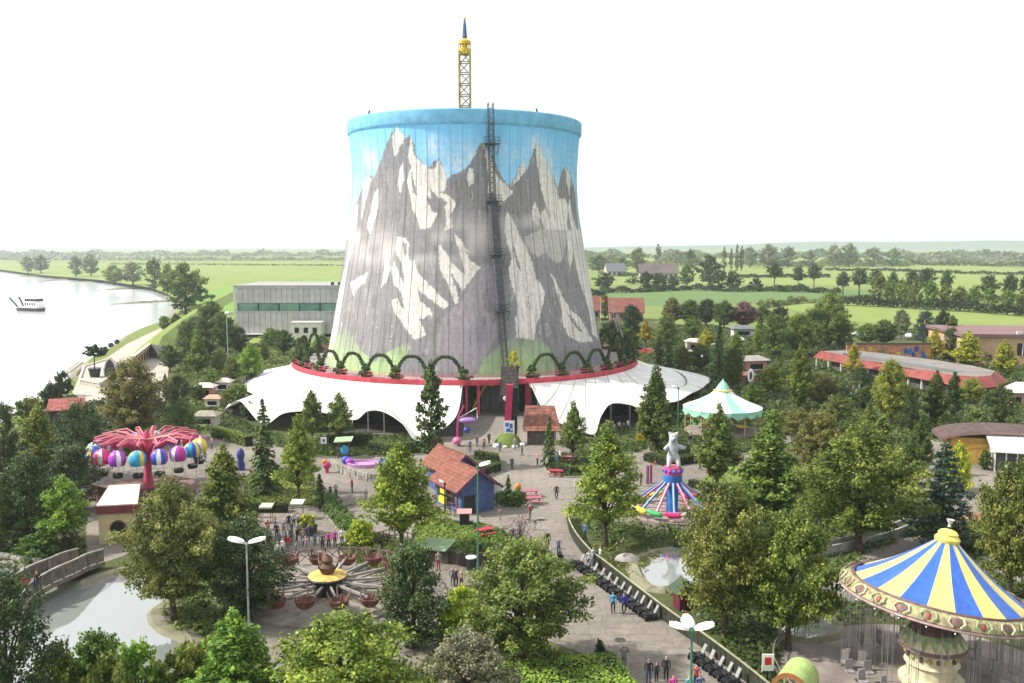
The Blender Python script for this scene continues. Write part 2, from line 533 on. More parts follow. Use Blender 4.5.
tower = thing('cooling_tower', 'huge concrete cooling tower painted with grey mountains under a blue sky', 'tower', TC)
sh = make_shell(); sh.materials.append(m_mural)
o = obj('shell', sh, tower, (-TC.x, -TC.y, 0))
m_rim = mat('rim_paint', (0.19, 0.50, 0.76), 0.8, var=.12, scale=.7, dirt=.35)
m_conc = mat('grey_concrete', (0.34, 0.33, 0.31), 0.9, var=.15, dirt=.4)
mb = MB().lathe([(22.2, 48.75), (RIM_R - .1, 49.15), (RIM_R, 49.3), (RIM_R + .03, 51.35), (RIM_R - .1, 51.5), (21.2, 51.5), (21.0, 51.3), (21.0, 47.0)], 180)
mb.build('rim', m_rim, tower, smooth=True)
MB().lathe([(21.3, 49.5), (20.9, 40), (22.6, 24), (24.6, 12), (26.5, 3)], 90).build('inner_face', m_conc, tower, smooth=True)
# meridional ribs
rib_mats = mat('rib_concrete', (0.27, 0.255, 0.25), 0.9, var=.2, scale=.4)
rib_m = MB()
hz = np.linspace(6.2, 48.6, 22)
for s, e in ((0, 1),):
    vs = []; fs = []
    for z in hz:
        r0 = t_rad(z)
        for dx, dr in ((-.05, -.02), (-.035, .035), (.035, .035), (.05, -.02)):
            vs.append((dx, -(r0 + dr), z))
    for i in range(len(hz) - 1):
        for k in range(3):
            fs.append((i * 4 + k, i * 4 + k + 1, i * 4 + 5 + k, i * 4 + 4 + k))
    rib_m.add(vs, fs)
m_ribp, nt_, b_ = new_mat('rib_paint')
# the ribs carry the mural too: sky blue high up, rock grey below, in a darker weathered coat
tc_ = nt_.nodes.new('ShaderNodeTexCoord'); sp_ = nt_.nodes.new('ShaderNodeSeparateXYZ'); cr_ = nt_.nodes.new('ShaderNodeValToRGB')
mr_ = nt_.nodes.new('ShaderNodeMapRange'); mr_.inputs['From Max'].default_value = 49
nt_.links.new(tc_.outputs['Object'], sp_.inputs[0]); nt_.links.new(sp_.outputs[2], mr_.inputs[0]); nt_.links.new(mr_.outputs[0], cr_.inputs[0])
cr_.color_ramp.elements[0].position = .80; cr_.color_ramp.elements[0].color = (.20, .19, .19, 1)
cr_.color_ramp.elements[1].position = .90; cr_.color_ramp.elements[1].color = (.17, .44, .68, 1)
nt_.links.new(cr_.outputs[0], b_.inputs['Base Color']); b_.inputs['Roughness'].default_value = .9
rme = rib_m.mesh('rib', m_ribp)
NR = 66
for k in range(NR):
    obj('rib', rme, tower, rz=2 * PI * k / NR + .03)
# small aerials on the rim
for px_ in (370, 536):
    a = tower_hit(px_, 128)[0]
    MB().tube([(math.sin(a) * 22.6, -math.cos(a) * 22.3, 51.45), (math.sin(a) * 22.3, -math.cos(a) * 22.3, 52.1)], .16, 6).build('rim_lamp', mat('black_metal', (.03, .03, .035), .5), tower)

# access shaft: caged ladder with landings, up the front of the shell
a_sh = tower_hit(498, 260)[0]
m_steel = mat('galvanised_steel', (0.075, 0.078, 0.085), .55, .3, var=.2, scale=3)
m_shaft = mat('shaft_cladding', (0.085, 0.085, 0.10), .6, .2, var=.2, scale=2)
shaft = MB()
def sp(z, out, side):
    r_ = t_rad(z) + out; side -= 1.15 * (z - 12) / 40
    return Vector((math.sin(a_sh) * r_ + math.cos(a_sh) * side, -math.cos(a_sh) * r_ + math.sin(a_sh) * side, z))
ladder = MB()
for s in (-.42, .42):
    for o_ in (.35, 1.2):
        ladder.tube([sp(z, o_, s) for z in np.linspace(6, 52.4, 26)], .07, 5)
for z in np.arange(6.5, 52, .9):
    ladder.bar(sp(z, .35, -.42), sp(z, .35, .42), .06)
    ladder.bar(sp(z, 1.2, -.42), sp(z, 1.2, .42), .07)
    ladder.bar(sp(z, .35, -.42), sp(z + .9, 1.2, -.42), .05); ladder.bar(sp(z, .35, .42), sp(z + .9, 1.2, .42), .05)
lad = ladder.build('ladder_shaft', m_steel, tower)
cl_ = MB()
for z in np.arange(17, 36.0, 1.0):
    for s in (-1, 1):
        cl_.add([sp(z, .2, s * .75), sp(z + .94, .2, s * .75), sp(z + .94, 1.35, s * .62), sp(z, 1.35, s * .62)], [(0, 1, 2, 3)])
    cl_.add([sp(z, 1.36, -.62), sp(z + .94, 1.36, -.62), sp(z + .94, 1.36, .62), sp(z, 1.36, .62)], [(0, 1, 2, 3)])
cl_.build('cladding', m_shaft, lad)
for py_ in (145, 202, 255, 311):
    z = tower_hit(498, py_)[1]
    pf = MB()
    pf.add([sp(z, 0, -1.3), sp(z, 1.9, -1.3), sp(z, 1.9, 1.3), sp(z, 0, 1.3), sp(z + .14, 0, -1.3), sp(z + .14, 1.9, -1.3), sp(z + .14, 1.9, 1.3), sp(z + .14, 0, 1.3)],
           [(0, 1, 2, 3), (7, 6, 5, 4), (0, 4, 5, 1), (1, 5, 6, 2), (2, 6, 7, 3)])
    for s in (-1.3, -.45, .45, 1.3):
        pf.bar(sp(z, 1.85, s), sp(z + 1.15, 1.85, s), .06)
    for h_ in (.6, 1.15):
        pf.bar(sp(z + h_, 1.85, -1.3), sp(z + h_, 1.85, 1.3), .06)
        for s in (-1.3, 1.3): pf.bar(sp(z + h_, .1, s), sp(z + h_, 1.85, s), .06)
    for s in (-1.2, 1.2): pf.bar(sp(z - 1.6, .1, s), sp(z, 1.8, s), .09)
    pf.build('landing', m_steel, lad)

# ------------------------------------------------------------------ lattice mast of the swing ride inside the tower
mast_c = AT(465, 100, 186.0)
mast = thing('lattice_swing_tower', 'thin green and yellow lattice mast rising out of the cooling tower, blue spire on top', 'ride tower', (mast_c.x, 186, 0))
m_mg = mat('mast_green', (.20, .21, .06), .5, .2, var=.2); m_my = mat('mast_yellow', (.62, .42, .03), .5, var=.15); m_mb = mat('mast_blue', (.03, .10, .22), .5)
lt = MB(); w_ = 1.05
zs = list(np.arange(30, 65.8, 2.1))
for x in (-w_, w_):
    for y in (-w_, w_): lt.bar((x, y, 0), (x, y, zs[-1]), .30)
lt.build('lattice_post', mat('mast_olive', (.40, .33, .06), .5, var=.3), mast)
lt = MB()
for i in range(len(zs) - 1):
    z0, z1 = zs[i], zs[i + 1]
    s = 1 if i % 2 else -1
    for k in range(4):
        a, b = [(-w_, -w_), (w_, -w_), (w_, w_), (-w_, w_)][k], [(w_, -w_), (w_, w_), (-w_, w_), (-w_, -w_)][k]
        if s < 0: a, b = b, a
        lt.bar((a[0], a[1], z0), (b[0], b[1], z1), .17)
        lt.bar((a[0], a[1], z0), (b[0], b[1], z0), .17)
lt.build('lattice_brace', m_mg, mast)
MB().lathe([(.2, 65.0), (1.2, 65.1), (1.25, 65.4), (1.25, 66.1), (.6, 66.2), (.5, 67.0), (1.2, 67.1), (1.2, 67.6), (.8, 67.9), (.3, 68.2)], 20).build('crown', m_my, mast, smooth=True)
for k in range(8):
    a = k * PI / 4
    MB().bar((1.15 * math.cos(a), 1.15 * math.sin(a), 66.0), (1.15 * math.cos(a), 1.15 * math.sin(a), 67.2), .14).build('crown_post', m_my, mast)
MB().tube([(0, 0, 68.3), (0, 0, 69), (0, 0, 70.8), (0, 0, 71.8)], [.5, .42, .3, .12], 8).build('spire', m_mb, mast)
MB().sphere((0, 0, 71.9), .28, 8, 6).build('spire_knob', m_my, mast)
# ------------------------------------------------------------------ plants
m_leaf = foliage_mat('leaves', .38)
m_needle = foliage_mat('needles', .15, .5)
m_bark = mat('bark', (.075, .058, .042), .95, var=.35, scale=3, bump=.4)
m_core = mat('inner_twigs', (.018, .022, .012), 1.0, var=.3)

def leaf_mesh(name, C, Nn, S, tint, m, rs, aspect=1.5, fold=0.25):
    """many small leaf faces: C centres, Nn facing directions, S sizes, tint 0..1"""
    n = len(C)
    Nn = Nn / (np.linalg.norm(Nn, axis=1, keepdims=True) + 1e-9)
    r = rs.normal(size=(n, 3))
    T = np.cross(Nn, r); T /= (np.linalg.norm(T, axis=1, keepdims=True) + 1e-9)
    B = np.cross(Nn, T)
    s = S[:, None]
    a = C - T * s * aspect * .5
    b = C + B * s * .5 - Nn * s * fold * .5
    c = C + T * s * aspect * .5
    d = C - B * s * .5 - Nn * s * fold * .5
    V = np.stack([a, b, c, d], axis=1).reshape(-1, 3)
    i = np.arange(n) * 4
    F = np.stack([np.stack([i, i + 1, i + 2], 1), np.stack([i, i + 2, i + 3], 1)], 1).reshape(-1, 3)
    me = grid_mesh(name, V, F)
    at = me.attributes.new('tint', 'FLOAT', 'POINT')
    at.data.foreach_set('value', np.repeat(np.clip(tint, 0, 1), 4).astype(np.float32))
    me.materials.append(m)
    return me

def crown_round(seed, h, w, base, n=5200, clumps=60, leaf=.36, shape='egg', m=None, loose=1.0, fine=1.0):
    """broadleaf crown between heights base and h, full width w; returns mesh and clump centres"""
    rs = np.random.RandomState(seed)
    H = h - base
    ph = rs.rand(3) * 6.3
    cs = []; rr = []
    tries = 0
    while len(cs) < clumps and tries < 8000:
        tries += 1
        t = rs.rand()
        if shape == 'egg': prof = math.sqrt(max(0, 1 - (2 * (t ** .8) - 1) ** 2)) if t > 0 else 0
        elif shape == 'cone': prof = min(1, t * 5) * (1 - t) ** .75 * 1.15
        elif shape == 'dome': prof = math.sqrt(max(0, 1 - t * t)) * min(1, .55 + t * 3)
        elif shape == 'column': prof = min(1, t * 6) * (1 - t ** 3.0) ** .7
        elif shape == 'ball': prof = math.sqrt(max(0, 1 - (2 * t - 1) ** 2))
        a = rs.rand() * 2 * PI
        q = math.sqrt(rs.uniform(.12, 1.0))
        rmax = prof * w / 2 * (1 + (.16 * math.sin(2 * a + ph[0] + t * 3) + .11 * math.sin(3 * a + ph[1] - t * 5) + .10 * math.sin(t * 17 + ph[2])) * (fine if shape not in ('dome', 'ball') else .5))
        cr = w * rs.uniform(.045, .135) * (1.0 if shape != 'column' else 1.25) * fine
        rad = max(0, rmax - cr * .55) * q * rs.uniform(.80, 1.16)
        p = np.array((rad * math.cos(a), rad * math.sin(a), base + t * H * .96 + .02 * H))
        if any(np.linalg.norm(p - c_) < .36 * (cr + r_) for c_, r_ in zip(cs, rr)): continue
        cs.append(p); rr.append(cr)
    cs = np.array(cs); rr = np.array(rr)
    k = rs.choice(len(cs), n, p=rr ** 2 / (rr ** 2).sum())
    dirs = rs.normal(size=(n, 3)); dirs /= np.linalg.norm(dirs, axis=1, keepdims=True)
    dirs[:, 2] = np.where(dirs[:, 2] < -.35, -dirs[:, 2] * .6, dirs[:, 2])
    q = rs.uniform(.25, 1.15, n) ** .6
    # every clump is a spray drawn out along its own branch
    bd = cs - np.array((0, 0, 1.)) * (base + (cs[:, 2:3] - base) * .55)
    bd /= (np.linalg.norm(bd, axis=1, keepdims=True) + 1e-9)
    off = dirs * (rr[k] * q)[:, None]
    al = (off * bd[k]).sum(1, keepdims=True)
    off = off * .82 + bd[k] * al * .75
    pos = cs[k] + off * loose
    pos[:, 2] = np.maximum(pos[:, 2], base * .75)
    nn = dirs * .8 + rs.normal(size=(n, 3)) * .75 + np.array((0, 0, .45))
    ct = rs.uniform(.22, .78, len(cs))
    tint = ct[k] + rs.normal(size=n) * .2
    me = leaf_mesh('crown', pos, nn, leaf * rs.uniform(.7, 1.35, n), tint, m or m_leaf, rs)
    return me, cs, rr

def trunk_mesh(h, r, tips, seed, nl=9):
    rs = random.Random(seed)
    mb = MB()
    bend = Vector((rs.uniform(-.03, .03) * h, rs.uniform(-.03, .03) * h, 0))
    pts = [Vector((0, 0, -.15)), Vector((0, 0, h * .1)) + bend * .2, Vector((0, 0, h * .4)) + bend, Vector((0, 0, h * .75)) + bend * .6, Vector((0, 0, h * .95))]
    mb.tube(pts, [r * 1.35, r, r * .75, r * .4, r * .12], 8)
    tips = list(tips); rs.shuffle(tips)
    for t in tips[:nl]:
        t = Vector(t)
        z0 = max(h * .15, t.z * .55)
        s = Vector((0, 0, z0)) + bend * (z0 / h)
        mid = s.lerp(t, .5) + Vector((0, 0, .06 * h))
        mb.tube([s, mid, t], [r * .42, r * .26, r * .06], 5, cap=False)
    return mb.mesh('trunk', m_bark, True)

PROTO = {}
def proto_tree(key, crown, trunk):
    PROTO.setdefault(key, []).append((crown, trunk))

def make_protos():
    # broad round crowns 10 m high, 8 m wide
    for i in range(4):
        c, cs, rr = crown_round(10 + i, 10, 7.6, 1.7, n=21000, clumps=190, leaf=.17)
        proto_tree('round', c, trunk_mesh(9, .26, cs, i))
    for i in range(3):       # upright young limes, open crown and visible stem
        c, cs, rr = crown_round(30 + i, 10, 5.8, 2.1, n=11500, clumps=120, leaf=.17, shape='cone', loose=1.12)
        proto_tree('young', c, trunk_mesh(9.6, .17, cs, 40 + i, 16))
    for i in range(3):       # conical dense broadleaf (hornbeam, pyramidal oak)
        c, cs, rr = crown_round(50 + i, 10, 5.4, .7, n=14000, clumps=170, leaf=.17, shape='cone')
        proto_tree('cone', c, trunk_mesh(9.4, .18, cs, 60 + i))
    for i in range(2):       # columnar
        c, cs, rr = crown_round(70 + i, 10, 3.2, .2, n=8000, clumps=130, leaf=.17, shape='column', m=m_needle)
        proto_tree('column', c, trunk_mesh(9.4, .14, cs, 80 + i, 4))
    for i in range(3):       # poplar
        c, cs, rr = crown_round(90 + i, 10, 2.6, .6, n=1500, clumps=46, leaf=.38, shape='column')
        proto_tree('poplar', c, trunk_mesh(9.4, .2, cs, 95 + i, 4))
    for i in range(3):       # loose shrub 2 m
        c, cs, rr = crown_round(110 + i, 2, 2.6, .05, n=5000, clumps=90, leaf=.11, shape='ball')
        proto_tree('shrub', c, trunk_mesh(1.5, .05, cs, 115 + i, 12))
    for i in range(2):       # clipped dome 2 m
        c, cs, rr = crown_round(120 + i, 2, 2.6, .03, n=6500, clumps=200, leaf=.095, shape='dome', loose=.9)
        proto_tree('dome', c, trunk_mesh(1.5, .06, cs, 125 + i, 12))
    for i in range(4):       # far broadleaf, coarser leaves
        c, cs, rr = crown_round(130 + i, 10, 9, 1.2, n=2400, clumps=70, leaf=.48, fine=1.25)
        proto_tree('far', c, trunk_mesh(8.5, .3, cs, 135 + i, 5))
    for i in range(3):       # far umbrella-crowned tree on a clear stem
        c, cs, rr = crown_round(140 + i, 10, 10, 4.4, n=2000, clumps=60, leaf=.48, shape='dome', fine=1.25)
        proto_tree('farstem', c, trunk_mesh(8.5, .36, cs, 145 + i, 7))
    for i in range(3):       # far bush
        c, cs, rr = crown_round(150 + i, 4, 5, .1, n=700, clumps=26, leaf=.5, shape='dome')
        proto_tree('farbush', c, trunk_mesh(2.5, .12, cs, 155 + i, 5))
    c, cs, rr = crown_round(250, 10, 7, 1.5, n=900, clumps=80, leaf=.2, shape='egg', loose=1.3)
    proto_tree('sparse', c, trunk_mesh(8.5, .16, cs, 251, 60))
    # spruces
    for i in range(3):
        rs = np.random.RandomState(200 + i)
        h = 10.0
        P = []; Nn = []; S = []; T = []
        tips = []
        z = .7
        while z < h - .15:
            t = z / h
            L = 2.35 * (1 - t) ** .85 + .10
            nb = max(4, int(9 * (1 - t) + 4))
            for b in range(nb):
                a = rs.rand() * 2 * PI
                Lb = L * rs.uniform(.72, 1.12)
                tips.append((Lb * .8 * math.cos(a), Lb * .8 * math.sin(a), z - .15))
                m_ = int(26 * Lb / 2 + 6)
                u = rs.uniform(.12, 1.0, m_)
                side = rs.normal(size=m_) * .16 * (1.15 - u) * Lb
                droop = -.32 * u ** 1.6 * Lb + .12 * u * Lb
                x = u * Lb * math.cos(a) - side * math.sin(a)
                y = u * Lb * math.sin(a) + side * math.cos(a)
                zz = z + droop + rs.normal(size=m_) * .05 - np.abs(side) * .25
                P.append(np.stack([x, y, zz], 1))
                nrm = np.tile(np.array((math.cos(a) * .5, math.sin(a) * .5, .9)), (m_, 1)) + rs.normal(size=(m_, 3)) * .45
                Nn.append(nrm); S.append(rs.uniform(.16, .30, m_)); T.append(.45 + .25 * (u - .5) + rs.normal(size=m_) * .13 + rs.normal() * .08)
            z += .30 + .12 * (1 - t)
        P = np.concatenate(P); Nn = np.concatenate(Nn); S = np.concatenate(S); T = np.concatenate(T)
        c = leaf_mesh('crown', P, Nn, S, T, m_needle, rs, aspect=1.9)
        mb = MB().tube([(0, 0, -.1), (0, 0, 5), (0, 0, 9.9)], [.2, .12, .02], 7)
        for tp in tips[::9]: mb.tube([(0, 0, tp[2] + .2), tp], [.04, .01], 4, cap=False)
        proto_tree('spruce', c, mb.mesh('trunk', m_bark, True))
    # pines / yews: irregular, clustered needle tufts pointing up
    for i in range(3):
        c, cs, rr = crown_round(220 + i, 10, 7.0, .5, n=15000, clumps=150, leaf=.16, shape='egg', m=m_needle, loose=1.2)
        proto_tree('pine', c, trunk_mesh(9.2, .25, cs, 225 + i, 14))
    # layered cedar
    for i in range(1):
        rs = np.random.RandomState(240)
        P = []; Nn = []; S = []; T = []; tips = []
        for b in range(64):
            t = (b + .5) / 64
            z = 1.0 + 8.8 * t
            L = 4.4 * (1 - t) ** .7 * rs.uniform(.7, 1.15) + .2
            a = b * 2.4
            tips.append((L * .8 * math.cos(a), L * .8 * math.sin(a), z + .1))
            m_ = int(110 * L / 3 + 12)
            u = rs.uniform(.15, 1, m_); side = rs.normal(size=m_) * .22 * L * (1.1 - u * .6)
            P.append(np.stack([u * L * math.cos(a) - side * math.sin(a), u * L * math.sin(a) + side * math.cos(a), z + .12 * u * L - .30 * u * u * L * .5 + rs.normal(size=m_) * .07], 1))
            Nn.append(np.tile(np.array((0, 0, 1.)), (m_, 1)) + rs.normal(size=(m_, 3)) * .4); S.append(rs.uniform(.15, .3, m_)); T.append(.5 + rs.normal(size=m_) * .18)
        c = leaf_mesh('crown', np.concatenate(P), np.concatenate(Nn), np.concatenate(S), np.concatenate(T), m_needle, rs, aspect=1.9)
        mb = MB().tube([(0, 0, -.1), (0, 0, 5), (0, 0, 9.9)], [.24, .14, .02], 7)
        for tp in tips: mb.tube([(0, 0, tp[2] - .1), tp], [.06, .015], 4, cap=False)
        proto_tree('cedar', c, mb.mesh('trunk', m_bark, True))
    # willow / spreading riverside tree uses 'far' with drooping ends
make_protos()
BASEH = {'shrub': 2.0, 'dome': 2.0, 'farbush': 4.0}
BASEW = {'round': 8.0, 'young': 5.6, 'cone': 5.4, 'column': 3.2, 'poplar': 2.8, 'shrub': 2.9, 'dome': 2.6, 'far': 9.2, 'farstem': 10, 'farbush': 5.2, 'spruce': 4.7, 'pine': 7.2, 'cedar': 8.0, 'sparse': 7.4}

GREENS = {
    'mid': (.145, .190, .044), 'deep': (.088, .125, .034), 'dark': (.050, .074, .026), 'fresh': (.18, .265, .05), 'lime': (.34, .39, .05),
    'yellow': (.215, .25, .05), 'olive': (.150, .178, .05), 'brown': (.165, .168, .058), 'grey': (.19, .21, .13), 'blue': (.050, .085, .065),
    'pine': (.058, .085, .03), 'gold': (.34, .325, .05), 'plum': (.16, .085, .10), 'spruce': (.080, .120, .042), 'hedge': (.10, .17, .04),
}
_tn = [0]
def tree(kind, p, h, w, colour, label, name='tree', cat='tree', group=None, rot=None):
    """a plant of its own: empty at the foot, trunk and crown below it"""
    _tn[0] += 1
    i = _tn[0]
    rs = random.Random(i * 77 + 5)
    crown, trunk = PROTO[kind][i % len(PROTO[kind])]
    bh = BASEH.get(kind, 10.0); bw = BASEW[kind]
    root = thing(name, label, cat, p, rs.uniform(0, 2 * PI) if rot is None else rot, group)
    e_ = rs.uniform(.9, 1.1)
    root.scale = (w / bw * e_, w / bw / e_, h / bh)
    tr = obj('trunk', trunk, root)
    cr = obj('crown', crown, root)
    c = GREENS[colour] if isinstance(colour, str) else colour
    j = [1 + rs.uniform(-.08, .08) for _ in range(3)]
    cr.color = (c[0] * j[0] * 1.06, c[1] * j[1] * 1.10, c[2] * j[2] * .95, 1)
    return root

def tree_px(kind, bx, by, ty, wpx, colour, label, name='tree', cat='tree', group=None, z=0.0):
    """plant standing where the photograph shows its foot (bx,by), its top at row ty and its crown wpx wide"""
    p = G(bx, by, z)
    top = AT(bx, ty, p.y)
    w = wpx / ppm((p.x, p.y, (p.z + top.z) / 2))
    return tree(kind, p, max(.4, (top.z - p.z)) * 1.0, w, colour, label, name, cat, group)

def hedge(pts, w, h, colour, label, z=0.0, leaf=.14, dens=55, name='hedge', seed=1, group=None):
    """clipped hedge along a line of ground points: woody core and a skin of leaves"""
    rs = np.random.RandomState(seed)
    P = [Vector((p[0], p[1], z)) for p in pts]
    root = thing(name, label, 'hedge', P[0], group=group)
    core = MB(); pos = []; nn = []
    for i in range(len(P) - 1):
        a, b = P[i], P[i + 1]
        d = (b - a); L = d.length
        if L < .05: continue
        d.normalize(); s = Vector((-d.y, d.x, 0))
        c = (a + b) / 2 - P[0]
        core.box((c.x, c.y, h * .46), (L + w * .5, w * .8, h * .92), math.atan2(d.y, d.x))
        n = int(dens * L * (w + 2 * h))
        u = rs.uniform(-w * .3, L + w * .3, n)
        k = rs.rand(n) * (w + 2 * h)
        off = np.where(k < w, k - w / 2, np.where(k < w + h, -w / 2, w / 2)) + rs.normal(size=n) * .05
        zz = np.where(k < w, h, np.where(k < w + h, k - w, k - w - h)) + rs.normal(size=n) * .05
        A = np.array(a - P[0]); dd = np.array(d); ss = np.array(s)
        pos.append(A + dd * u[:, None] + ss * off[:, None] + np.array((0, 0, 1)) * zz[:, None])
        nrm = np.where((k < w)[:, None], np.array((0, 0, 1.)), np.where((k < w + h)[:, None], -ss, ss)) + rs.normal(size=(n, 3)) * .55
        nn.append(nrm)
    core.build('core', m_core, root)
    pos = np.concatenate(pos); nn = np.concatenate(nn); n = len(pos)
    pt = .5 + .22 * (np.sin(pos[:, 0] * 1.3 + pos[:, 1] * .9)) + rs.normal(size=n) * .17
    me = leaf_mesh('foliage', pos, nn, leaf * rs.uniform(.7, 1.4, n), pt, m_leaf, rs)
    o = obj('foliage', me, root)
    c = GREENS[colour] if isinstance(colour, str) else colour
    o.color = (c[0], c[1], c[2], 1)
    return root
# ------------------------------------------------------------------ ground, river, fields
def ground_mat(name, cols, scales, rough=.95, bump=.3):
    m, nt, b = new_mat(name)
    N, L = nt.nodes, nt.links
    ge = N.new('ShaderNodeNewGeometry')
    last = None
    for k, s in enumerate(scales):
        n = N.new('ShaderNodeTexNoise'); n.inputs['Scale'].default_value = s; n.inputs['Detail'].default_value = 7; n.inputs['Roughness'].default_value = .65
        L.new(ge.outputs['Position'], n.inputs['Vector'])
        cr = N.new('ShaderNodeValToRGB'); cr.color_ramp.elements[0].position = .35; cr.color_ramp.elements[1].position = .65
        cr.color_ramp.elements[0].color = tuple(cols[2 * k]) + (1,); cr.color_ramp.elements[1].color = tuple(cols[2 * k + 1]) + (1,)
        L.new(n.outputs['Fac'], cr.inputs['Fac'])
        if last is None: last = cr.outputs[0]
        else:
            mx = N.new('ShaderNodeMix'); mx.data_type = 'RGBA'; mx.inputs[0].default_value = .5
            L.new(last, mx.inputs[6]); L.new(cr.outputs[0], mx.inputs[7]); last = mx.outputs[2]
    L.new(last, b.inputs['Base Color'])
    b.inputs['Roughness'].default_value = rough; b.inputs['Specular IOR Level'].default_value = .2
    if bump:
        n = N.new('ShaderNodeTexNoise'); n.inputs['Scale'].default_value = scales[-1] * 4; n.inputs['Detail'].default_value = 5
        L.new(ge.outputs['Position'], n.inputs['Vector'])
        bp = N.new('ShaderNodeBump'); bp.inputs['Strength'].default_value = bump; bp.inputs['Distance'].default_value = .08
        L.new(n.outputs['Fac'], bp.inputs['Height']); L.new(bp.outputs[0], b.inputs['Normal'])
    MATS[name] = m
    return m

m_soil = ground_mat('park_soil', [(.055, .065, .026), (.10, .095, .045), (.05, .07, .022), (.085, .11, .035)], [.12, .9])
m_lawn = ground_mat('lawn', [(.095, .15, .03), (.15, .20, .045), (.10, .15, .03), (.16, .21, .05)], [.15, 1.3])
m_meadow = ground_mat('meadow_grass', [(.15, .215, .048), (.225, .275, .075), (.16, .22, .045), (.24, .28, .09)], [.006, .05], bump=0)
m_field = ground_mat('crop_field', [(.085, .155, .05), (.12, .19, .06), (.09, .15, .045), (.13, .20, .07)], [.01, .12], bump=.2)
m_farland = ground_mat('far_land', [(.12, .165, .045), (.21, .25, .075), (.10, .145, .04), (.20, .235, .07)], [.0016, .008], bump=0)
m_sand = ground_mat('foreshore_stone', [(.36, .33, .27), (.46, .42, .35), (.33, .30, .25), (.5, .46, .40)], [.15, 1.1])

# paving: weathered asphalt and slabs, joints as fine relief, stains
m_pave, nt_, b_ = new_mat('park_paving')
N, L = nt_.nodes, nt_.links
ge = N.new('ShaderNodeNewGeometry')
n1 = N.new('ShaderNodeTexNoise'); n1.inputs['Scale'].default_value = .07; n1.inputs['Detail'].default_value = 8; n1.inputs['Roughness'].default_value = .6
n2 = N.new('ShaderNodeTexNoise'); n2.inputs['Scale'].default_value = 1.4; n2.inputs['Detail'].default_value = 8; n2.inputs['Roughness'].default_value = .75
for n in (n1, n2): L.new(ge.outputs['Position'], n.inputs['Vector'])
cr = N.new('ShaderNodeValToRGB'); cr.color_ramp.elements[0].position = .32; cr.color_ramp.elements[0].color = (.185, .165, .140, 1)
cr.color_ramp.elements[1].position = .7; cr.color_ramp.elements[1].color = (.31, .277, .238, 1)
L.new(n1.outputs['Fac'], cr.inputs[0])
c2 = N.new('ShaderNodeValToRGB'); c2.color_ramp.elements[0].position = .30; c2.color_ramp.elements[0].color = (.62, .62, .62, 1)
c2.color_ramp.elements[1].position = .66; c2.color_ramp.elements[1].color = (1.08, 1.08, 1.08, 1)
L.new(n2.outputs['Fac'], c2.inputs[0])
mx = N.new('ShaderNodeMix'); mx.data_type = 'RGBA'; mx.blend_type = 'MULTIPLY'; mx.inputs[0].default_value = 1
L.new(cr.outputs[0], mx.inputs[6]); L.new(c2.outputs[0], mx.inputs[7])
bk = N.new('ShaderNodeTexBrick'); bk.inputs['Scale'].default_value = .22; bk.inputs['Mortar Size'].default_value = .013
bk.inputs['Color1'].default_value = (1, 1, 1, 1); bk.inputs['Color2'].default_value = (.9, .9, .9, 1); bk.inputs['Mortar'].default_value = (.66, .66, .64, 1)
L.new(ge.outputs['Position'], bk.inputs['Vector'])
mx2 = N.new('ShaderNodeMix'); mx2.data_type = 'RGBA'; mx2.blend_type = 'MULTIPLY'; mx2.inputs[0].default_value = .65
L.new(mx.outputs[2], mx2.inputs[6]); L.new(bk.outputs[0], mx2.inputs[7])
L.new(mx2.outputs[2], b_.inputs['Base Color']); b_.inputs['Roughness'].default_value = .9; b_.inputs['Specular IOR Level'].default_value = .25
bp = N.new('ShaderNodeBump'); bp.inputs['Strength'].default_value = .25; bp.inputs['Distance'].default_value = .03
L.new(n2.outputs['Fac'], bp.inputs['Height']); L.new(bp.outputs[0], b_.inputs['Normal'])
MATS['park_paving'] = m_pave

def water_mat(name, col, rough, scale, strength, ior=1.33):
    m, nt, b = new_mat(name)
    N, L = nt.nodes, nt.links
    b.inputs['Base Color'].default_value = tuple(col) + (1,)
    b.inputs['Roughness'].default_value = rough
    b.inputs['IOR'].default_value = ior
    b.inputs['Specular IOR Level'].default_value = .5
    ge = N.new('ShaderNodeNewGeometry')
    n = N.new('ShaderNodeTexNoise'); n.inputs['Scale'].default_value = scale; n.inputs['Detail'].default_value = 5
    L.new(ge.outputs['Position'], n.inputs['Vector'])
    bp = N.new('ShaderNodeBump'); bp.inputs['Strength'].default_value = strength; bp.inputs['Distance'].default_value = .12
    L.new(n.outputs['Fac'], bp.inputs['Height']); L.new(bp.outputs[0], b.inputs['Normal'])
    MATS[name] = m
    return m
m_river = water_mat('river_water', (.60, .62, .62), .14, .35, .25, 1.8)  # near-white base colour carries the sky glare on the river
m_pond = water_mat('pond_water', (.24, .255, .245), .02, 1.2, .05, 3.6)  # lifted base colour puts some of the sky reflection into the water

WZ = -2.6
bank_px = [(-420, 760), (-260, 620), (-120, 505), (0, 425), (40, 401), (64, 386), (76, 368), (105, 352), (124, 338), (150, 328), (165, 320), (171, 312), (176, 303), (166, 296), (150, 290), (120, 285), (95, 281), (60, 279), (30, 276), (0, 271), (-200, 262), (-700, 257.5)]
bank = catmull([G(x, y, WZ).to_tuple()[:2] + (0,) for x, y in bank_px], 5)
land = [(p.x, p.y) for p in bank] + [(-9500, bank[-1].y + 300), (-9500, 9500), (9500, 9500), (9500, -300), (bank[0].x, -300)]
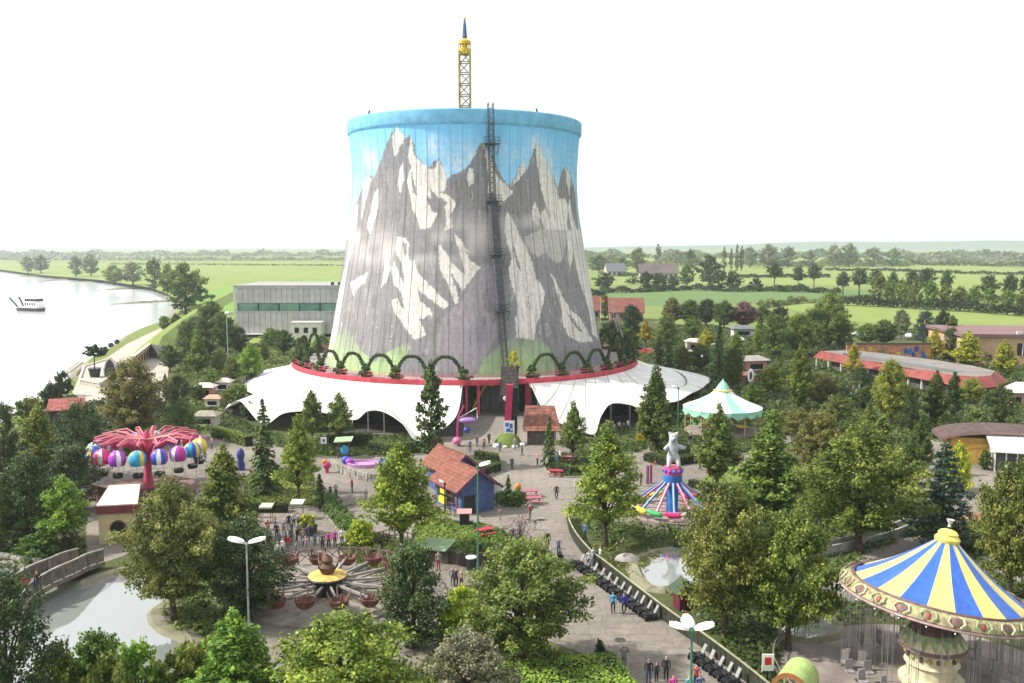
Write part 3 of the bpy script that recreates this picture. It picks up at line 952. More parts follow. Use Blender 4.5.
# land sits a little inland of the waterline, a sloping bank joins the two
def inland(i):
    a = bank[max(i - 1, 0)]; b = bank[min(i + 1, len(bank) - 1)]
    d = (b - a).normalized(); n = Vector((d.y, -d.x, 0))     # right of travel = land
    return bank[i] + n * (3.0 + .004 * bank[i].y)
inl = [inland(i) for i in range(len(bank))]
ground_pts = [(p.x, p.y) for p in inl] + [(-9500, inl[-1].y + 300), (-9500, 9500), (9500, 9500), (9500, -300), (inl[0].x, -300)]
sheet('ground', ground_pts, 0.0, m_farland)
me_ = bpy.data.meshes.new('river_bank')
nb = len(bank)
rsb = random.Random(3)
me_.from_pydata([(p.x, p.y, 0.0) for p in inl] + [((p.x + q.x) / 2 + rsb.uniform(-.5, .5), (p.y + q.y) / 2, -1.1) for p, q in zip(inl, bank)] + [(p.x - (q.x - p.x) * .3, p.y - (q.y - p.y) * .3, WZ - .6) for p, q in zip(bank, inl)], [],
                [(i, i + 1, nb + i + 1, nb + i) for i in range(nb - 1)] + [(nb + i, nb + i + 1, 2 * nb + i + 1, 2 * nb + i) for i in range(nb - 1)])
me_.materials.append(ground_mat('bank_stone', [(.16, .15, .11), (.26, .25, .18), (.13, .15, .07), (.24, .22, .17)], [.08, .9]))
structure('river_bank', me_)
sheet('river', [(-9600, -400), (300, -400), (300, 9600), (-9600, 9600)], WZ, m_river)

# park floor: soil and planting everywhere, paving where people walk
park = [G(x, y) for x, y in ((70, 395), (150, 372), (208, 330), (346, 322), (600, 318), (700, 326), (860, 333), (1040, 335), (1160, 400), (1300, 760), (500, 1400), (-320, 830), (-140, 540), (0, 440), (40, 410))]
sheet('park_ground', park, .02, m_soil)
pave_px = [(60, 478), (120, 458), (196, 436), (240, 436), (275, 446), (330, 452), (400, 452), (440, 440), (452, 405), (500, 395), (540, 405), (575, 452), (640, 452), (690, 432), (770, 428), (800, 436), (780, 455), (745, 470), (716, 482), (712, 520), (660, 530), (610, 520), (575, 506), (566, 513), (571, 534), (592, 563), (604, 571), (640, 600), (675, 628), (702, 647), (741, 677), (800, 725), (830, 800), (630, 790), (608, 672), (585, 655), (545, 640), (510, 628), (476, 622), (445, 606), (440, 640), (400, 680), (330, 690), (270, 668), (250, 620), (258, 570), (255, 520), (262, 500), (232, 478), (214, 470), (206, 500), (180, 512), (150, 520), (138, 548), (90, 562), (84, 520), (58, 500)]
sheet('paving', [G(x, y) for x, y in pave_px], .03, m_pave, smooth_n=3)
sheet('paving', [G(x, y) for x, y in ((72, 393), (80, 375), (107, 358), (127, 344), (150, 333), (166, 325.5), (160, 338), (152, 350), (149, 357), (170, 360), (168, 372), (165, 402), (120, 412), (88, 404))], .03, m_sand)
sheet('paving', [G(x, y) for x, y in ((960, 520), (900, 468), (930, 440), (985, 440), (1060, 470), (1080, 560))], .034, m_pave, smooth_n=3)
sheet('paving', [G(x, y) for x, y in ((855, 560), (905, 535), (960, 545), (990, 580), (965, 600), (900, 570))], .034, m_pave, smooth_n=3)

def bed(px, z=.07, m=None, name='planting_bed'):
    """planted island with a low stone edging"""
    P = catmull([G(x, y) for x, y in px], 4, True)
    o = sheet(name, P, z, m or m_soil)
    n = len(P)
    e = MB()
    vs = []; fs = []
    c = sum(P, Vector()) / n
    for i in range(n):
        a, b = P[i - 1], P[(i + 1) % n]
        d = (b - a).normalized(); nn = Vector((d.y, -d.x, 0))
        if nn.dot(P[i] - c) < 0: nn = -nn
        q = P[i]
        vs += [(q.x + nn.x * .02, q.y + nn.y * .02, .0), (q.x + nn.x * .02, q.y + nn.y * .02, .16), (q.x - nn.x * .16, q.y - nn.y * .16, .16), (q.x - nn.x * .16, q.y - nn.y * .16, .0)]
    for i in range(n):
        j = (i + 1) % n
        for k in range(3): fs.append((i * 4 + k, j * 4 + k, j * 4 + k + 1, i * 4 + k + 1))
    e.add(vs, fs)
    k = e.build('kerb', mat('kerb_stone', (.30, .28, .25), .9, var=.2, dirt=.5), o)
    return o
bed([(246, 476), (270, 468), (300, 470), (318, 481), (327, 497), (316, 507), (258, 508), (243, 494)])
bed([(321, 499), (336, 498), (345, 512), (356, 522), (352, 533), (338, 530), (326, 515)])
bed([(412, 528), (440, 520), (475, 524), (505, 532), (528, 546), (520, 558), (480, 566), (440, 560), (414, 550)])
bed([(492, 496), (516, 492), (530, 500), (522, 508), (500, 508)])
bed([(340, 545), (372, 535), (405, 540), (425, 555), (420, 590), (390, 610), (372, 575), (345, 560)])
bed([(436, 464), (470, 456), (492, 460), (494, 474), (470, 478), (440, 476)])
bed([(545, 462), (580, 452), (620, 456), (615, 470), (575, 478), (550, 474)])
bed([(648, 447), (680, 430), (760, 432), (775, 446), (740, 456), (700, 462), (664, 460)])
sheet('lawn', [G(x, y) for x, y in ((700, 486), (712, 474), (760, 470), (780, 482), (752, 492), (708, 494))], .078, m_lawn, smooth_n=3)
bed([(284, 448), (330, 436), (410, 436), (430, 452), (400, 456), (300, 458)])

# meadows and fields beyond the park
far_sheets = [
    ('meadow', [(176, 300), (206, 308), (236, 326), (252, 345), (330, 352), (360, 330), (346, 262), (230, 261), (110, 263), (0, 264), (-160, 262), (0, 269.5), (40, 275), (100, 280), (150, 287.5), (168, 294)], .05, m_meadow),
    ('clover_field', [(182, 299), (240, 284), (346, 279), (360, 300), (340, 325), (240, 318), (206, 305)], .06, ground_mat('clover', [(.13, .25, .045), (.18, .31, .06), (.14, .26, .05), (.19, .30, .07)], [.01, .06], bump=0)),
    ('meadow', [(850, 322), (800, 312), (770, 304), (860, 301), (1030, 306), (1060, 318), (1030, 330), (960, 328)], .06, m_meadow),
    ('field', [(600, 306), (606, 291), (700, 288), (800, 288), (900, 292), (860, 299), (760, 303), (690, 306)], .05, m_field),
    ('meadow', [(600, 285), (700, 284), (870, 286), (1040, 290), (1070, 272), (960, 265), (800, 265), (700, 268), (600, 270)], .055, m_meadow),
    ('meadow', [(588, 262), (760, 262), (1050, 262), (1100, 256), (800, 256), (588, 257)], .06, m_meadow),
]
for nm, px, z, m in far_sheets:
    sheet(nm, [G(x, y) for x, y in px], z, m)

# grass dyke along the river
dk = [G(150, 358), G(162, 344), G(182, 328), G(202, 314), G(216, 305), G(232, 297)]
dk = catmull([p.to_tuple() for p in dk], 6)
vs = []; fs = []
for i, p in enumerate(dk):
    d = (dk[min(i + 1, len(dk) - 1)] - dk[max(i - 1, 0)]).normalized(); n = Vector((d.y, -d.x, 0))
    f_ = min(1, i / 5)
    for off, z in ((-5, 0.04), (-1.5, 2.6 * f_ + .05), (1.0, 2.8 * f_ + .05), (5, .04)):
        q = p + n * off; vs.append((q.x, q.y, z))
for i in range(len(dk) - 1):
    for k in range(3): fs.append((i * 4 + k, i * 4 + k + 1, i * 4 + 5 + k, i * 4 + 4 + k))
me_ = bpy.data.meshes.new('dyke'); me_.from_pydata(vs, [], fs); me_.materials.append(m_meadow)
structure('dyke', me_)

# stone groynes reaching into the river
def groyne(a, b, w):
    A, B = G(*a, WZ), G(*b, WZ)
    d = (B - A).normalized(); n = Vector((-d.y, d.x, 0)); L_ = (B - A).length
    vs = []; fs = []; k = 26
    rs = random.Random(int(a[0]))
    for i in range(k + 1):
        p = A.lerp(B, i / k); t = i / k
        ww = w * (.35 + .65 * min(1, 3 * t)) * rs.uniform(.75, 1.2); hh = 1.0 * min(1, .15 + 2.2 * t) * rs.uniform(.6, 1.25)
        for s, z in ((-1, -.4), (-.4, hh), (.4, hh * .9), (1, -.4)):
            q = p + n * s * ww + Vector((0, 0, z)); vs.append((q.x, q.y, q.z))
    for i in range(k):
        for j in range(3): fs.append((i * 4 + j, i * 4 + j + 1, i * 4 + 5 + j, i * 4 + 4 + j))
    me = bpy.data.meshes.new('groyne'); me.from_pydata(vs, [], fs); me.materials.append(MATS['bank_stone'])
    return structure('groyne', me)
groyne((112, 304.5), (176, 301), 4); groyne((95, 290.5), (156, 287.5), 6); groyne((40, 281.5), (72, 279.5), 8); groyne((66, 282.5), (112, 281.8), 5); groyne((12, 277), (44, 276.5), 8)

# ponds: water with sky brightness in its colour, uneven stony margin
def pond(px, z, label_edge, name='pond', bank_w=.9, bank_h=.38):
    P = catmull([G(x, y).to_tuple() for x, y in px], 5, True)
    sheet(name, P, z, m_pond)
    n = len(P); c = sum(P, Vector()) / n
    vs = []; fs = []
    rs = random.Random(len(px))
    for i in range(n):
        d = (P[(i + 1) % n] - P[i - 1]).normalized(); nn = Vector((d.y, -d.x, 0))
        if i == 0: sgn = 1 if nn.dot(P[0] - c) > 0 else -1
        nn *= sgn
        for off, h in ((-.25, z - .05), (.1, bank_h * rs.uniform(.5, 1)), (bank_w * rs.uniform(.5, 1.1), bank_h * rs.uniform(.6, 1)), (bank_w * 1.9, .02)):
            q = P[i] + nn * off; vs.append((q.x, q.y, h))
    for i in range(n):
        j = (i + 1) % n
        for k in range(3): fs.append((i * 4 + k, i * 4 + k + 1, j * 4 + k + 1, j * 4 + k))
    me = bpy.data.meshes.new('pond_bank'); me.from_pydata(vs, [], fs); me.materials.append(MATS['bank_stone'])
    structure('pond_bank', me)
    return P
pondA = pond([(-60, 600), (-20, 572), (8, 566), (40, 586), (80, 587), (107, 578), (132, 573), (156, 582), (176, 592), (168, 601), (153, 610), (150, 621), (160, 633), (184, 648), (176, 690), (120, 715), (40, 705), (-30, 680)], .06, '')
pondB = pond([(638, 566), (650, 556), (672, 552), (690, 556), (700, 570), (692, 584), (672, 588), (650, 586)], .06, '', bank_w=.6)
pondC = pond([(776, 622), (790, 612), (812, 614), (830, 622), (836, 634), (812, 640), (786, 636)], .06, '', bank_w=.4)
# ------------------------------------------------------------------ round deck, tent roofs and entrance at the foot of the tower
RING = 34.0
def pol(r, a, z=0.0):
    return Vector((TC.x + r * math.sin(a), TC.y - r * math.cos(a), z))
m_red = mat('deck_red', (.52, .055, .085), .6, var=.2, scale=.8, dirt=.3)
m_pink = mat('post_pink', (.62, .07, .16), .55, var=.1)
m_deck = mat('deck_boards', (.30, .26, .25), .9, var=.2)
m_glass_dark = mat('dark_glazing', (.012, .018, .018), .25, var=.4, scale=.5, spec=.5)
m_white = mat('white_paint', (.78, .78, .76), .6, var=.06)
m_black = mat('black_metal', (.03, .03, .035), .5)

deck = thing('ring_deck', 'round walkway deck with red fascia circling the foot of the cooling tower', 'deck', TC)
MB().lathe([(26.5, 5.35), (RING - .1, 5.35), (RING - .1, 5.62), (26.5, 5.62)], 144).build('floor_slab', m_deck, deck)
MB().lathe([(RING - .08, 5.2), (RING + .03, 5.2), (RING + .07, 5.9), (RING + .03, 6.15), (RING - .08, 6.15), (RING - .08, 5.2)], 180).build('fascia', m_red, deck, smooth=False)
nb = 96
ba = MB().tube([(0, -RING + .25, 5.6), (0, -RING + .25, 7.0)], .035, 5).mesh('baluster', m_pink)
for k in range(nb):
    a = 2 * PI * k / nb
    if math.cos(a) > -.5: obj('baluster', ba, deck, rz=a)
for z in (6.6, 7.0):
    rl = MB()
    rl.lathe([(RING - .28, z - .03), (RING - .22, z - .03), (RING - .22, z + .03), (RING - .28, z + .03), (RING - .28, z - .03)], 144)
    rl.build('rail', m_pink, deck)
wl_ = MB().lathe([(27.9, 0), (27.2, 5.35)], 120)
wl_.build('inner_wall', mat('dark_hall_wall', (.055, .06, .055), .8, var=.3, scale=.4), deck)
for k in range(24):
    a = 2 * PI * k / 24 + .11
    MB().tube([(0, 0, 0), (0, 0, 5.35)], .28, 10).build('column', m_pink, deck, loc=((RING - 1.0) * math.sin(a), -(RING - 1.0) * math.cos(a), 0))

# planters with arches of climbing plants
m_pot = mat('planter_box', (.05, .045, .04), .8, var=.3)
box_me = MB().lathe([(.55, 0), (.72, .0), (.85, .8), (.75, .85), (.2, .8)], 10).mesh('planter_box', m_pot)
bush_me, _, _ = crown_round(301, 2.1, 2.9, .2, n=1600, clumps=24, leaf=.2, shape='dome')
chord = 2 * 33.0 * math.sin(PI / 36)
def arch_mesh(seed):
    rs = np.random.RandomState(seed)
    n = 1700
    t = rs.rand(n)
    hgt = 3.3
    def curve(t):
        x = chord * (.5 - .5 * np.cos(PI * t)) if False else chord * t
        return x, hgt * (1 - np.abs(2 * t - 1) ** 2.6)
    x, z = curve(t)
    rad = .25 + .16 * np.abs(2 * t - 1) ** 2
    d = rs.normal(size=(n, 3)); d /= np.linalg.norm(d, axis=1, keepdims=True)
    P = np.stack([x, np.zeros(n), z + .9], 1) + d * (rad * rs.uniform(.5, 1.2, n))[:, None]
    # a tuft sprouting where neighbouring arches meet
    return leaf_mesh('arch', P, d + rs.normal(size=(n, 3)) * .4, rs.uniform(.12, .24, n), .45 + rs.normal(size=n) * .16, m_leaf, rs)
def arch_core():
    pts = [(chord * t, 0, .9 + 3.3 * (1 - abs(2 * t - 1) ** 2.6)) for t in np.linspace(0, 1, 22)]
    return MB().tube(pts, .10, 5).mesh('arch_frame', m_core)
tuft_me, _, _ = crown_round(305, 2.6, .9, .9, n=300, clumps=10, leaf=.17, shape='column')
arch_a = [arch_mesh(311), arch_mesh(312)]; arch_c = arch_core()
ORD = ['first', 'second', 'third', 'fourth', 'fifth', 'sixth', 'seventh', 'eighth', 'ninth', 'tenth', 'eleventh', 'twelfth', 'thirteenth', 'fourteenth', 'fifteenth', 'sixteenth', 'seventeenth', 'eighteenth', 'nineteenth', 'twentieth', 'twenty-first', 'twenty-second', 'twenty-third', 'twenty-fourth', 'twenty-fifth']
for k in range(-11, 13):
    if k == 1: continue
    a = .034 + k * PI / 18
    if k <= 0: lb = 'planter with clipped arch on the red deck, %s to the left of the ladder shaft' % ORD[-k]
    else: lb = 'planter with clipped arch on the red deck, %s to the right of the ladder shaft' % ORD[k - 2]
    r_ = thing('arch_planter', lb, 'planter', pol(33.0, a, 5.64), a, 'arched planters round the deck')
    obj('planter_box', box_me, r_)
    b_o = obj('bush', bush_me, r_); b_o.color = (.10, .165, .05, 1)
    t_o = obj('tuft', tuft_me, r_); t_o.color = (.06, .10, .035, 1)
    if k not in (0, 12):
        c_o = obj('arch_frame', arch_c, r_, rz=PI / 36); l_o = obj('arch', arch_a[k % 2], r_, rz=PI / 36)
        l_o.color = (.075, .11, .04, 1)
# big pot with yellow-leaved shrub at the shaft
p = pol(32.2, .034 + 1.55 * PI / 18, 5.64)
pt = thing('potted_shrub', 'tall dark pot with bright yellow-green shrub beside the ladder shaft', 'potted plant', p)
MB().lathe([(.5, 0), (.75, .1), (.6, .5), (.7, 1.9), (.95, 2.3), (.7, 2.25)], 12).build('pot', mat('terracotta_dark', (.10, .045, .035), .8), pt, smooth=True)
y_me, _, _ = crown_round(307, 4.6, 2.6, 2.2, n=1300, clumps=26, leaf=.22, shape='ball')
o = obj('shrub', y_me, pt); o.color = (.42, .42, .04, 1)

# tent roofs
m_tent, nt_, b_ = new_mat('tent_membrane')
b_.inputs['Base Color'].default_value = (.82, .81, .77, 1); b_.inputs['Roughness'].default_value = .6
tr_ = nt_.nodes.new('ShaderNodeBsdfTranslucent'); tr_.inputs['Color'].default_value = (.7, .68, .62, 1)
mx_ = nt_.nodes.new('ShaderNodeMixShader'); mx_.inputs[0].default_value = .12
ge_ = nt_.nodes.new('ShaderNodeNewGeometry'); no_ = nt_.nodes.new('ShaderNodeTexNoise'); no_.inputs['Scale'].default_value = .35; no_.inputs['Detail'].default_value = 7
cr_ = nt_.nodes.new('ShaderNodeValToRGB'); cr_.color_ramp.elements[0].position = .3; cr_.color_ramp.elements[0].color = (.64, .63, .58, 1); cr_.color_ramp.elements[1].position = .6; cr_.color_ramp.elements[1].color = (.84, .83, .79, 1)
nt_.links.new(ge_.outputs['Position'], no_.inputs['Vector']); nt_.links.new(no_.outputs['Fac'], cr_.inputs[0]); nt_.links.new(cr_.outputs[0], b_.inputs['Base Color'])
nt_.links.new(b_.outputs[0], mx_.inputs[1]); nt_.links.new(tr_.outputs[0], mx_.inputs[2]); nt_.links.new(mx_.outputs[0], nt_.nodes['Material Output'].inputs['Surface'])

def tent(outer, a_in0, a_in1, label, anchors, seams):
    root = thing('tent_roof', label, 'tent', TC)
    O = catmull([p.to_tuple() for p in outer], 10)
    ns = len(O); nt = 16
    # inner angles run with arc length of the outer edge
    s = [0.0]
    for i in range(1, ns): s.append(s[-1] + (O[i] - O[i - 1]).length)
    def ain(i): return a_in0 + (a_in1 - a_in0) * s[i] / s[-1]
    grid = []
    for i in range(ns):
        pi = pol(RING + .12, ain(i), 5.25)
        row = []
        for j in range(nt + 1):
            t = j / nt
            p = pi.lerp(O[i], t)
            sag = .85 * 4 * t * (1 - t) * (.35 + .65 * (1 - t))
            row.append(Vector((p.x, p.y, max(.4, p.z - sag) if t < 1 else p.z)))
        grid.append(row)
    vs = [(q.x - TC.x, q.y - TC.y, q.z) for r_ in grid for q in r_]
    fs = [(i * (nt + 1) + j, i * (nt + 1) + j + 1, (i + 1) * (nt + 1) + j + 1, (i + 1) * (nt + 1) + j) for i in range(ns - 1) for j in range(nt)]
    MB().add(vs, fs).build('membrane', m_tent, root, smooth=True)
    m_seam = mat('seam_tape', (.30, .29, .27), .7); m_hem = mat('edge_hem', (.55, .54, .50), .6)
    MB().tube([(q[-1].x - TC.x, q[-1].y - TC.y, q[-1].z) for q in grid], .07, 5).build('edge_cable', m_hem, root)
    for f in seams:
        i = int(f * (ns - 1))
        pts = [(q.x - TC.x, q.y - TC.y, q.z + .05) for q in grid[i]]
        MB().tube(pts, .04, 4).build('seam', m_seam, root)
    for i in anchors:
        p = outer[i]
        d = Vector((p.x - TC.x, p.y - TC.y, 0)).normalized()
        MB().tube([(p.x - TC.x, p.y - TC.y, p.z + .1), (p.x - TC.x + d.x * .6, p.y - TC.y + d.y * .6, 0)], .09, 6).build('anchor_post', m_seam, root)
    for i in range(len(outer)):
        p = outer[i]
        if p.z > 3.3: MB().tube([(p.x - TC.x, p.y - TC.y, 0), (p.x - TC.x, p.y - TC.y, p.z)], .07, 8).build('prop', m_seam, root)
    return root
left_edge = [pol(40, -2.05, 2.5), pol(46, -1.75, 1.2), G(227, 407, .9), G(240, 401, 3.1), G(263, 424, .8), G(285, 413, 3.0), G(318, 412, 3.2), G(353, 420, 1.4), G(368, 411, 3.4), G(384, 412, 3.8), G(403, 424, 2.6), G(417, 441, .5), G(440, 431, 1.6), G(457, 414, 3.4), pol(RING + .15, .03, 5.2)]
tent(left_edge, -2.05, .02, 'sweeping white tent roof left of the entrance, scalloped low edge', (2, 4, 7, 11), (.2, .3, .4, .5, .6, .7, .8, .9))
right_edge = [pol(RING + .15, .37, 5.2), G(538, 400, 4.0), G(546, 413, 2.6), G(558, 422, 1.9), G(576, 428, 1.2), G(594, 434, .5), G(601, 416, 3.0), G(611, 404, 4.0), G(630, 405, 3.6), G(648, 412, 2.0), G(662, 404, 3.2), G(678, 401, 2.6), G(690, 394, 2.2), G(704, 386.5, 1.2), pol(50, 1.72, 1.0), pol(42, 2.05, 2.4)]
tent(right_edge, .36, 2.05, 'sweeping white tent roof right of the entrance, scalloped low edge', (5, 9, 13), (.1, .2, .3, .4, .5, .6, .7))

# added dark walls just inside the tent edges, standing in for the shade there
for (a0, a1, lb) in ((-1.75, -.08, 'dark wall standing in for the shade under the left tent roof'), (.48, 1.75, 'dark wall standing in for the shade under the right tent roof')):
    h = thing('tent_shade_wall', lb, 'shade wall', TC)
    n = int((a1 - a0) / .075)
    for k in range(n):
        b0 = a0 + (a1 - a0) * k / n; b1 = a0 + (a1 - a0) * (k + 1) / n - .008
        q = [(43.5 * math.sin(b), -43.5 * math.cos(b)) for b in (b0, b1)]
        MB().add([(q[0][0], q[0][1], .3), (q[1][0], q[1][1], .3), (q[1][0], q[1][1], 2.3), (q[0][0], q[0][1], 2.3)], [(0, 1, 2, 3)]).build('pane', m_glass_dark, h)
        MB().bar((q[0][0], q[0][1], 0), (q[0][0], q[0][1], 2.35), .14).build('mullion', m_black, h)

for (a0, a1) in ((-1.8, .04), (.34, 1.8)):  # near-black sheet paints the shade on the ground under the tents
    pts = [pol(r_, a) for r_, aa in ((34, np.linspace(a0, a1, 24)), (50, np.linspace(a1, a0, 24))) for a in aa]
    sheet('tent_shade_sheet', pts, .045, mat('floor_shade', (.05, .047, .045), .9, var=.3))
# ---- entrance between the tents
for k, px_ in enumerate((464, 531)):
    p = G(px_, 428, 0); p = pol(33.1, (.05, .36)[k])
    MB().tube([(0, 0, 0), (0, 0, 5.3)], .24, 10).build('entrance_post', m_pink, None, loc=p)
    bpy.data.objects[-1] if False else None
for o in [o for o in COL.objects if o.name.startswith('entrance_post')]:
    tag(o, 'pink round post at the %s edge of the entrance opening' % ('left' if o.location.x < -6 else 'right'), 'post', 'pink entrance posts')
# rock column with pink ribbon, blue poster on a green mound
p = G(508, 445)
col_ = thing('entrance_totem', 'tall pink and black totem on a green mound, blue and white poster on it', 'totem', p)
MB().lathe([(2.1, 0), (1.9, .5), (1.5, 1.1), (1.0, 1.6), (.4, 1.8)], 14).build('mound', m_lawn, col_, smooth=True)
for i in range(9):
    a = i * .7 + .3
    MB().sphere((2.0 * math.cos(a), 2.0 * math.sin(a), .15), .32 + .12 * (i % 3), 7, 5, (1.2, 1, .7)).build('stone', mat('white_stone', (.62, .60, .56), .9, var=.2), col_, smooth=True)
MB().bar((-.15, .25, 1.2), (.25, .25, 8.6), .95, .95).build('shaft', mat('totem_pink', (.45, .03, .11), .55, var=.15), col_)
MB().bar((.75, .45, 1.4), (.95, .45, 8.2), .95, 1.0).build('shaft_side', m_glass_dark, col_)
MB().bar((1.5, .2, .6), (1.0, .5, 6.0), .10).build('stay', mat('stay_yellow', (.5, .42, .08), .6), col_)
ps = MB().box((0.15, -.35, 2.55), (1.55, .1, 2.0)).build('poster_board', m_white, col_)
ar = MB()
for (x, z, w, h) in ((-.3, .45, .5, .55), (.32, .25, .45, .7), (-.1, -.35, .6, .5), (.45, -.5, .3, .35)):
    ar.box((.15 + x * .9, -.402, 2.55 + z), (w, .012, h))
ar.build('poster_print', mat('poster_blue', (.04, .16, .50), .6, var=.35, scale=3), ps)
# steep timber gangway leaning from the deck over the totem
gw = thing('timber_gangway', 'steep dark timber gangway leaning down from the deck above the totem', 'gangway', pol(33.4, .265, 0))
for k in range(9):
    t = k / 9
    MB().box((0.1 * k / 9, -.6 - 1.6 * t, 7.9 - 4.9 * t), (2.3 + .5 * t, .2, .58)).build('plank', mat('weathered_timber', (.13, .115, .10), .9, var=.3, scale=2), gw)
for s in (-1, 1):
    MB().bar((s * 1.2, -.35, 8.4), (s * 1.55, -2.4, 2.6), .16).build('stringer', m_black, gw)
MB().box((0, -2.25, 3.0), (2.6, .3, 1.5)).build('front_panel', m_black, gw)
for s in (-1, 1):  # plain white discs for the two eyes on the black face
    MB().lathe([(0, 0), (.42, .02), (.40, .1), (0, .14)], 12).build('eye_disc', m_white, gw, loc=(s * .62, -2.42, 3.2)).rotation_euler = (PI / 2, 0, 0)
# green glazed walls deep in the entrance
for k, (a, w) in enumerate(((.09, 2.6), (.335, 3.0))):
    q = pol(30.0, a)
    o = thing('entrance_wall', ('dark green panel wall at the left of the entrance' if k == 0 else 'dark green panel wall at the right of the entrance'), 'wall', q, a)
    for j in range(4):
        MB().box((-w / 2 + (j + .5) * w / 4, 0, 2.55), (w / 4 - .05, .12, 5.1)).build('panel', mat('dark_green_panel', (.02, .075, .045), .5, var=.3), o)
# yellow slide tube arching in the entrance
pts = [pol(31.5, .085 + .11 * t, .8 + 4.2 * math.sin(t * PI * .62)) for t in np.linspace(0, 1, 16)]
o = MB().tube(pts, .22, 8).build('slide_arch', mat('slide_yellow', (.62, .42, .05), .5), None, smooth=True)
tag(o, 'yellow curved arch inside the entrance opening', 'arch')

# hanging gondola sculpture: purple boat on a pink mast
p = G(463, 446)
gd = thing('gondola_sculpture', 'lilac toy gondola hung on a pink mast left of the entrance', 'sculpture', p); gd.scale = (.85, .85, .85)
m_lil = mat('lilac_shell', (.30, .18, .42), .5, var=.15)
m_fux = mat('fuchsia', (.40, .04, .15), .5)
MB().tube([(-.6, 0, 0), (-.9, 0, 2.6), (-.6, 0, 5.2), (.2, 0, 6.8)], [.2, .18, .15, .12], 8).build('mast', m_fux, gd)
MB().sphere((.8, 0, 4.3), 1.0, 14, 9, (1.5, .8, .55)).build('hull', m_lil, gd, smooth=True)
MB().tube([(-.6, 0, 4.7), (2.3, 0, 6.4), (2.4, 0, 4.6)], .08, 5).build('sail_frame', m_white, gd)
MB().sphere((.7, 0, 2.7), .6, 12, 8, (1.1, .9, .9)).build('lower_ball', mat('indigo_ball', (.05, .07, .3), .4), gd, smooth=True)
MB().tube([(-.7, 0, 2.4), (-1.4, 0, .8), (-.7, 0, .5)], .12, 6).build('stay', m_fux, gd)
MB().sphere((-1.0, -.2, .9), .75, 12, 8, (1, 1, .85)).build('basket', mat('rose_basket', (.55, .16, .30), .6), gd, smooth=True)

# clay tiled roof helper ---------------------------------------------------------
def tile_slope(a, b, c, d, nu, nv, parent, m, name='roof_tile', thick=.06):
    """rows of overlapping tiles on the quad a(eave left) b(eave right) c(ridge right) d(ridge left); alike pieces of their own"""
    a, b, c, d = map(Vector, (a, b, c, d))
    nrm = (b - a).cross(d - a).normalized()
    if nrm.z < 0: nrm = -nrm
    def P(u, v): return (a * (1 - u) + b * u) * (1 - v) + (d * (1 - u) + c * u) * v
    out = []
    for j in range(nv):
        for i in range(nu):
            u0, u1 = i / nu, (i + 1) / nu - .04 / nu
            v0, v1 = j / nv - .12 / nv, (j + 1) / nv
            q = [P(u0, max(v0, 0)), P(u1, max(v0, 0)), P(u1, v1), P(u0, v1)]
            um = (u0 + u1) / 2
            crest = [P(um, max(v0, 0)) + nrm * thick * 1.5, P(um, v1) + nrm * thick * .8]
            vs = [q[0] + nrm * thick, q[1] + nrm * thick, q[2] + nrm * .01, q[3] + nrm * .01, crest[0], crest[1], q[0], q[1]]
            MB().add(vs, [(0, 4, 5, 3), (4, 1, 2, 5), (6, 7, 1, 4, 0)]).build(name, m, parent)
m_tile = mat('clay_tile', (.42, .135, .075), .85, var=.30, scale=1.1, dirt=.35, coords='Generated')

def tiles_mat():
    """clay tiles: each one fired a little differently"""
    if 'roof_clay' in MATS: return MATS['roof_clay']
    m, nt, b = new_mat('roof_clay')
    oi = nt.nodes.new('ShaderNodeObjectInfo'); cr = nt.nodes.new('ShaderNodeValToRGB')
    cr.color_ramp.elements[0].color = (.16, .055, .038, 1); cr.color_ramp.elements[1].color = (.26, .095, .062, 1)
    nt.links.new(oi.outputs['Random'], cr.inputs[0]); nt.links.new(cr.outputs[0], b.inputs['Base Color'])
    b.inputs['Roughness'].default_value = .85
    MATS['roof_clay'] = m
    return m

# small tiled booth right of the entrance
p = G(541, 444)
bo = thing('tiled_booth', 'small booth with sloping brown tiled roof at the right of the entrance', 'booth', p)
m_boothwall = mat('booth_wall', (.12, .10, .085), .8, var=.3)
MB().box((0, .6, 1.2), (3.8, 2.4, 2.4)).build('wall', m_boothwall, bo)
rm = mat('brown_tile', (.27, .115, .085), .85, var=.3)
tile_slope((-2.6, -1.2, 2.1), (2.8, -1.2, 2.1), (2.0, 1.4, 5.3), (-2.2, 1.4, 5.3), 12, 9, bo, rm, thick=.05)
MB().add([(-2.6, -1.15, 2.05), (2.8, -1.15, 2.05), (2.0, 1.4, 5.25), (-2.2, 1.4, 5.25), (2.4, 2.0, 2.05), (-2.6, 2.0, 2.05)], [(0, 1, 2, 3), (1, 4, 2), (5, 0, 3), (4, 5, 3, 2)]).build('roof_deck', mat('roof_deck_brown', (.13, .06, .045), .9), bo)
MB().box((-1.9, -1.0, 1.0), (.15, .15, 2.1)).build('post', m_boothwall, bo); MB().box((2.0, -1.0, 1.0), (.15, .15, 2.1)).build('post', m_boothwall, bo)
# ------------------------------------------------------------------ rides
def cmat(name, c, rough=.5, var=.08, **k): return mat(name, c, rough, var=var, **k)
BAL = {'white': (.78, .77, .74), 'blue': (.03, .10, .48), 'cyan': (.04, .33, .55), 'yellow': (.75, .55, .05), 'pink': (.55, .03, .16), 'violet': (.36, .06, .48), 'red': (.55, .03, .04), 'green': (.05, .35, .10)}
for k_, c_ in BAL.items(): cmat('gloss_' + k_, c_, .4)
gm = lambda k: MATS['gloss_' + k]

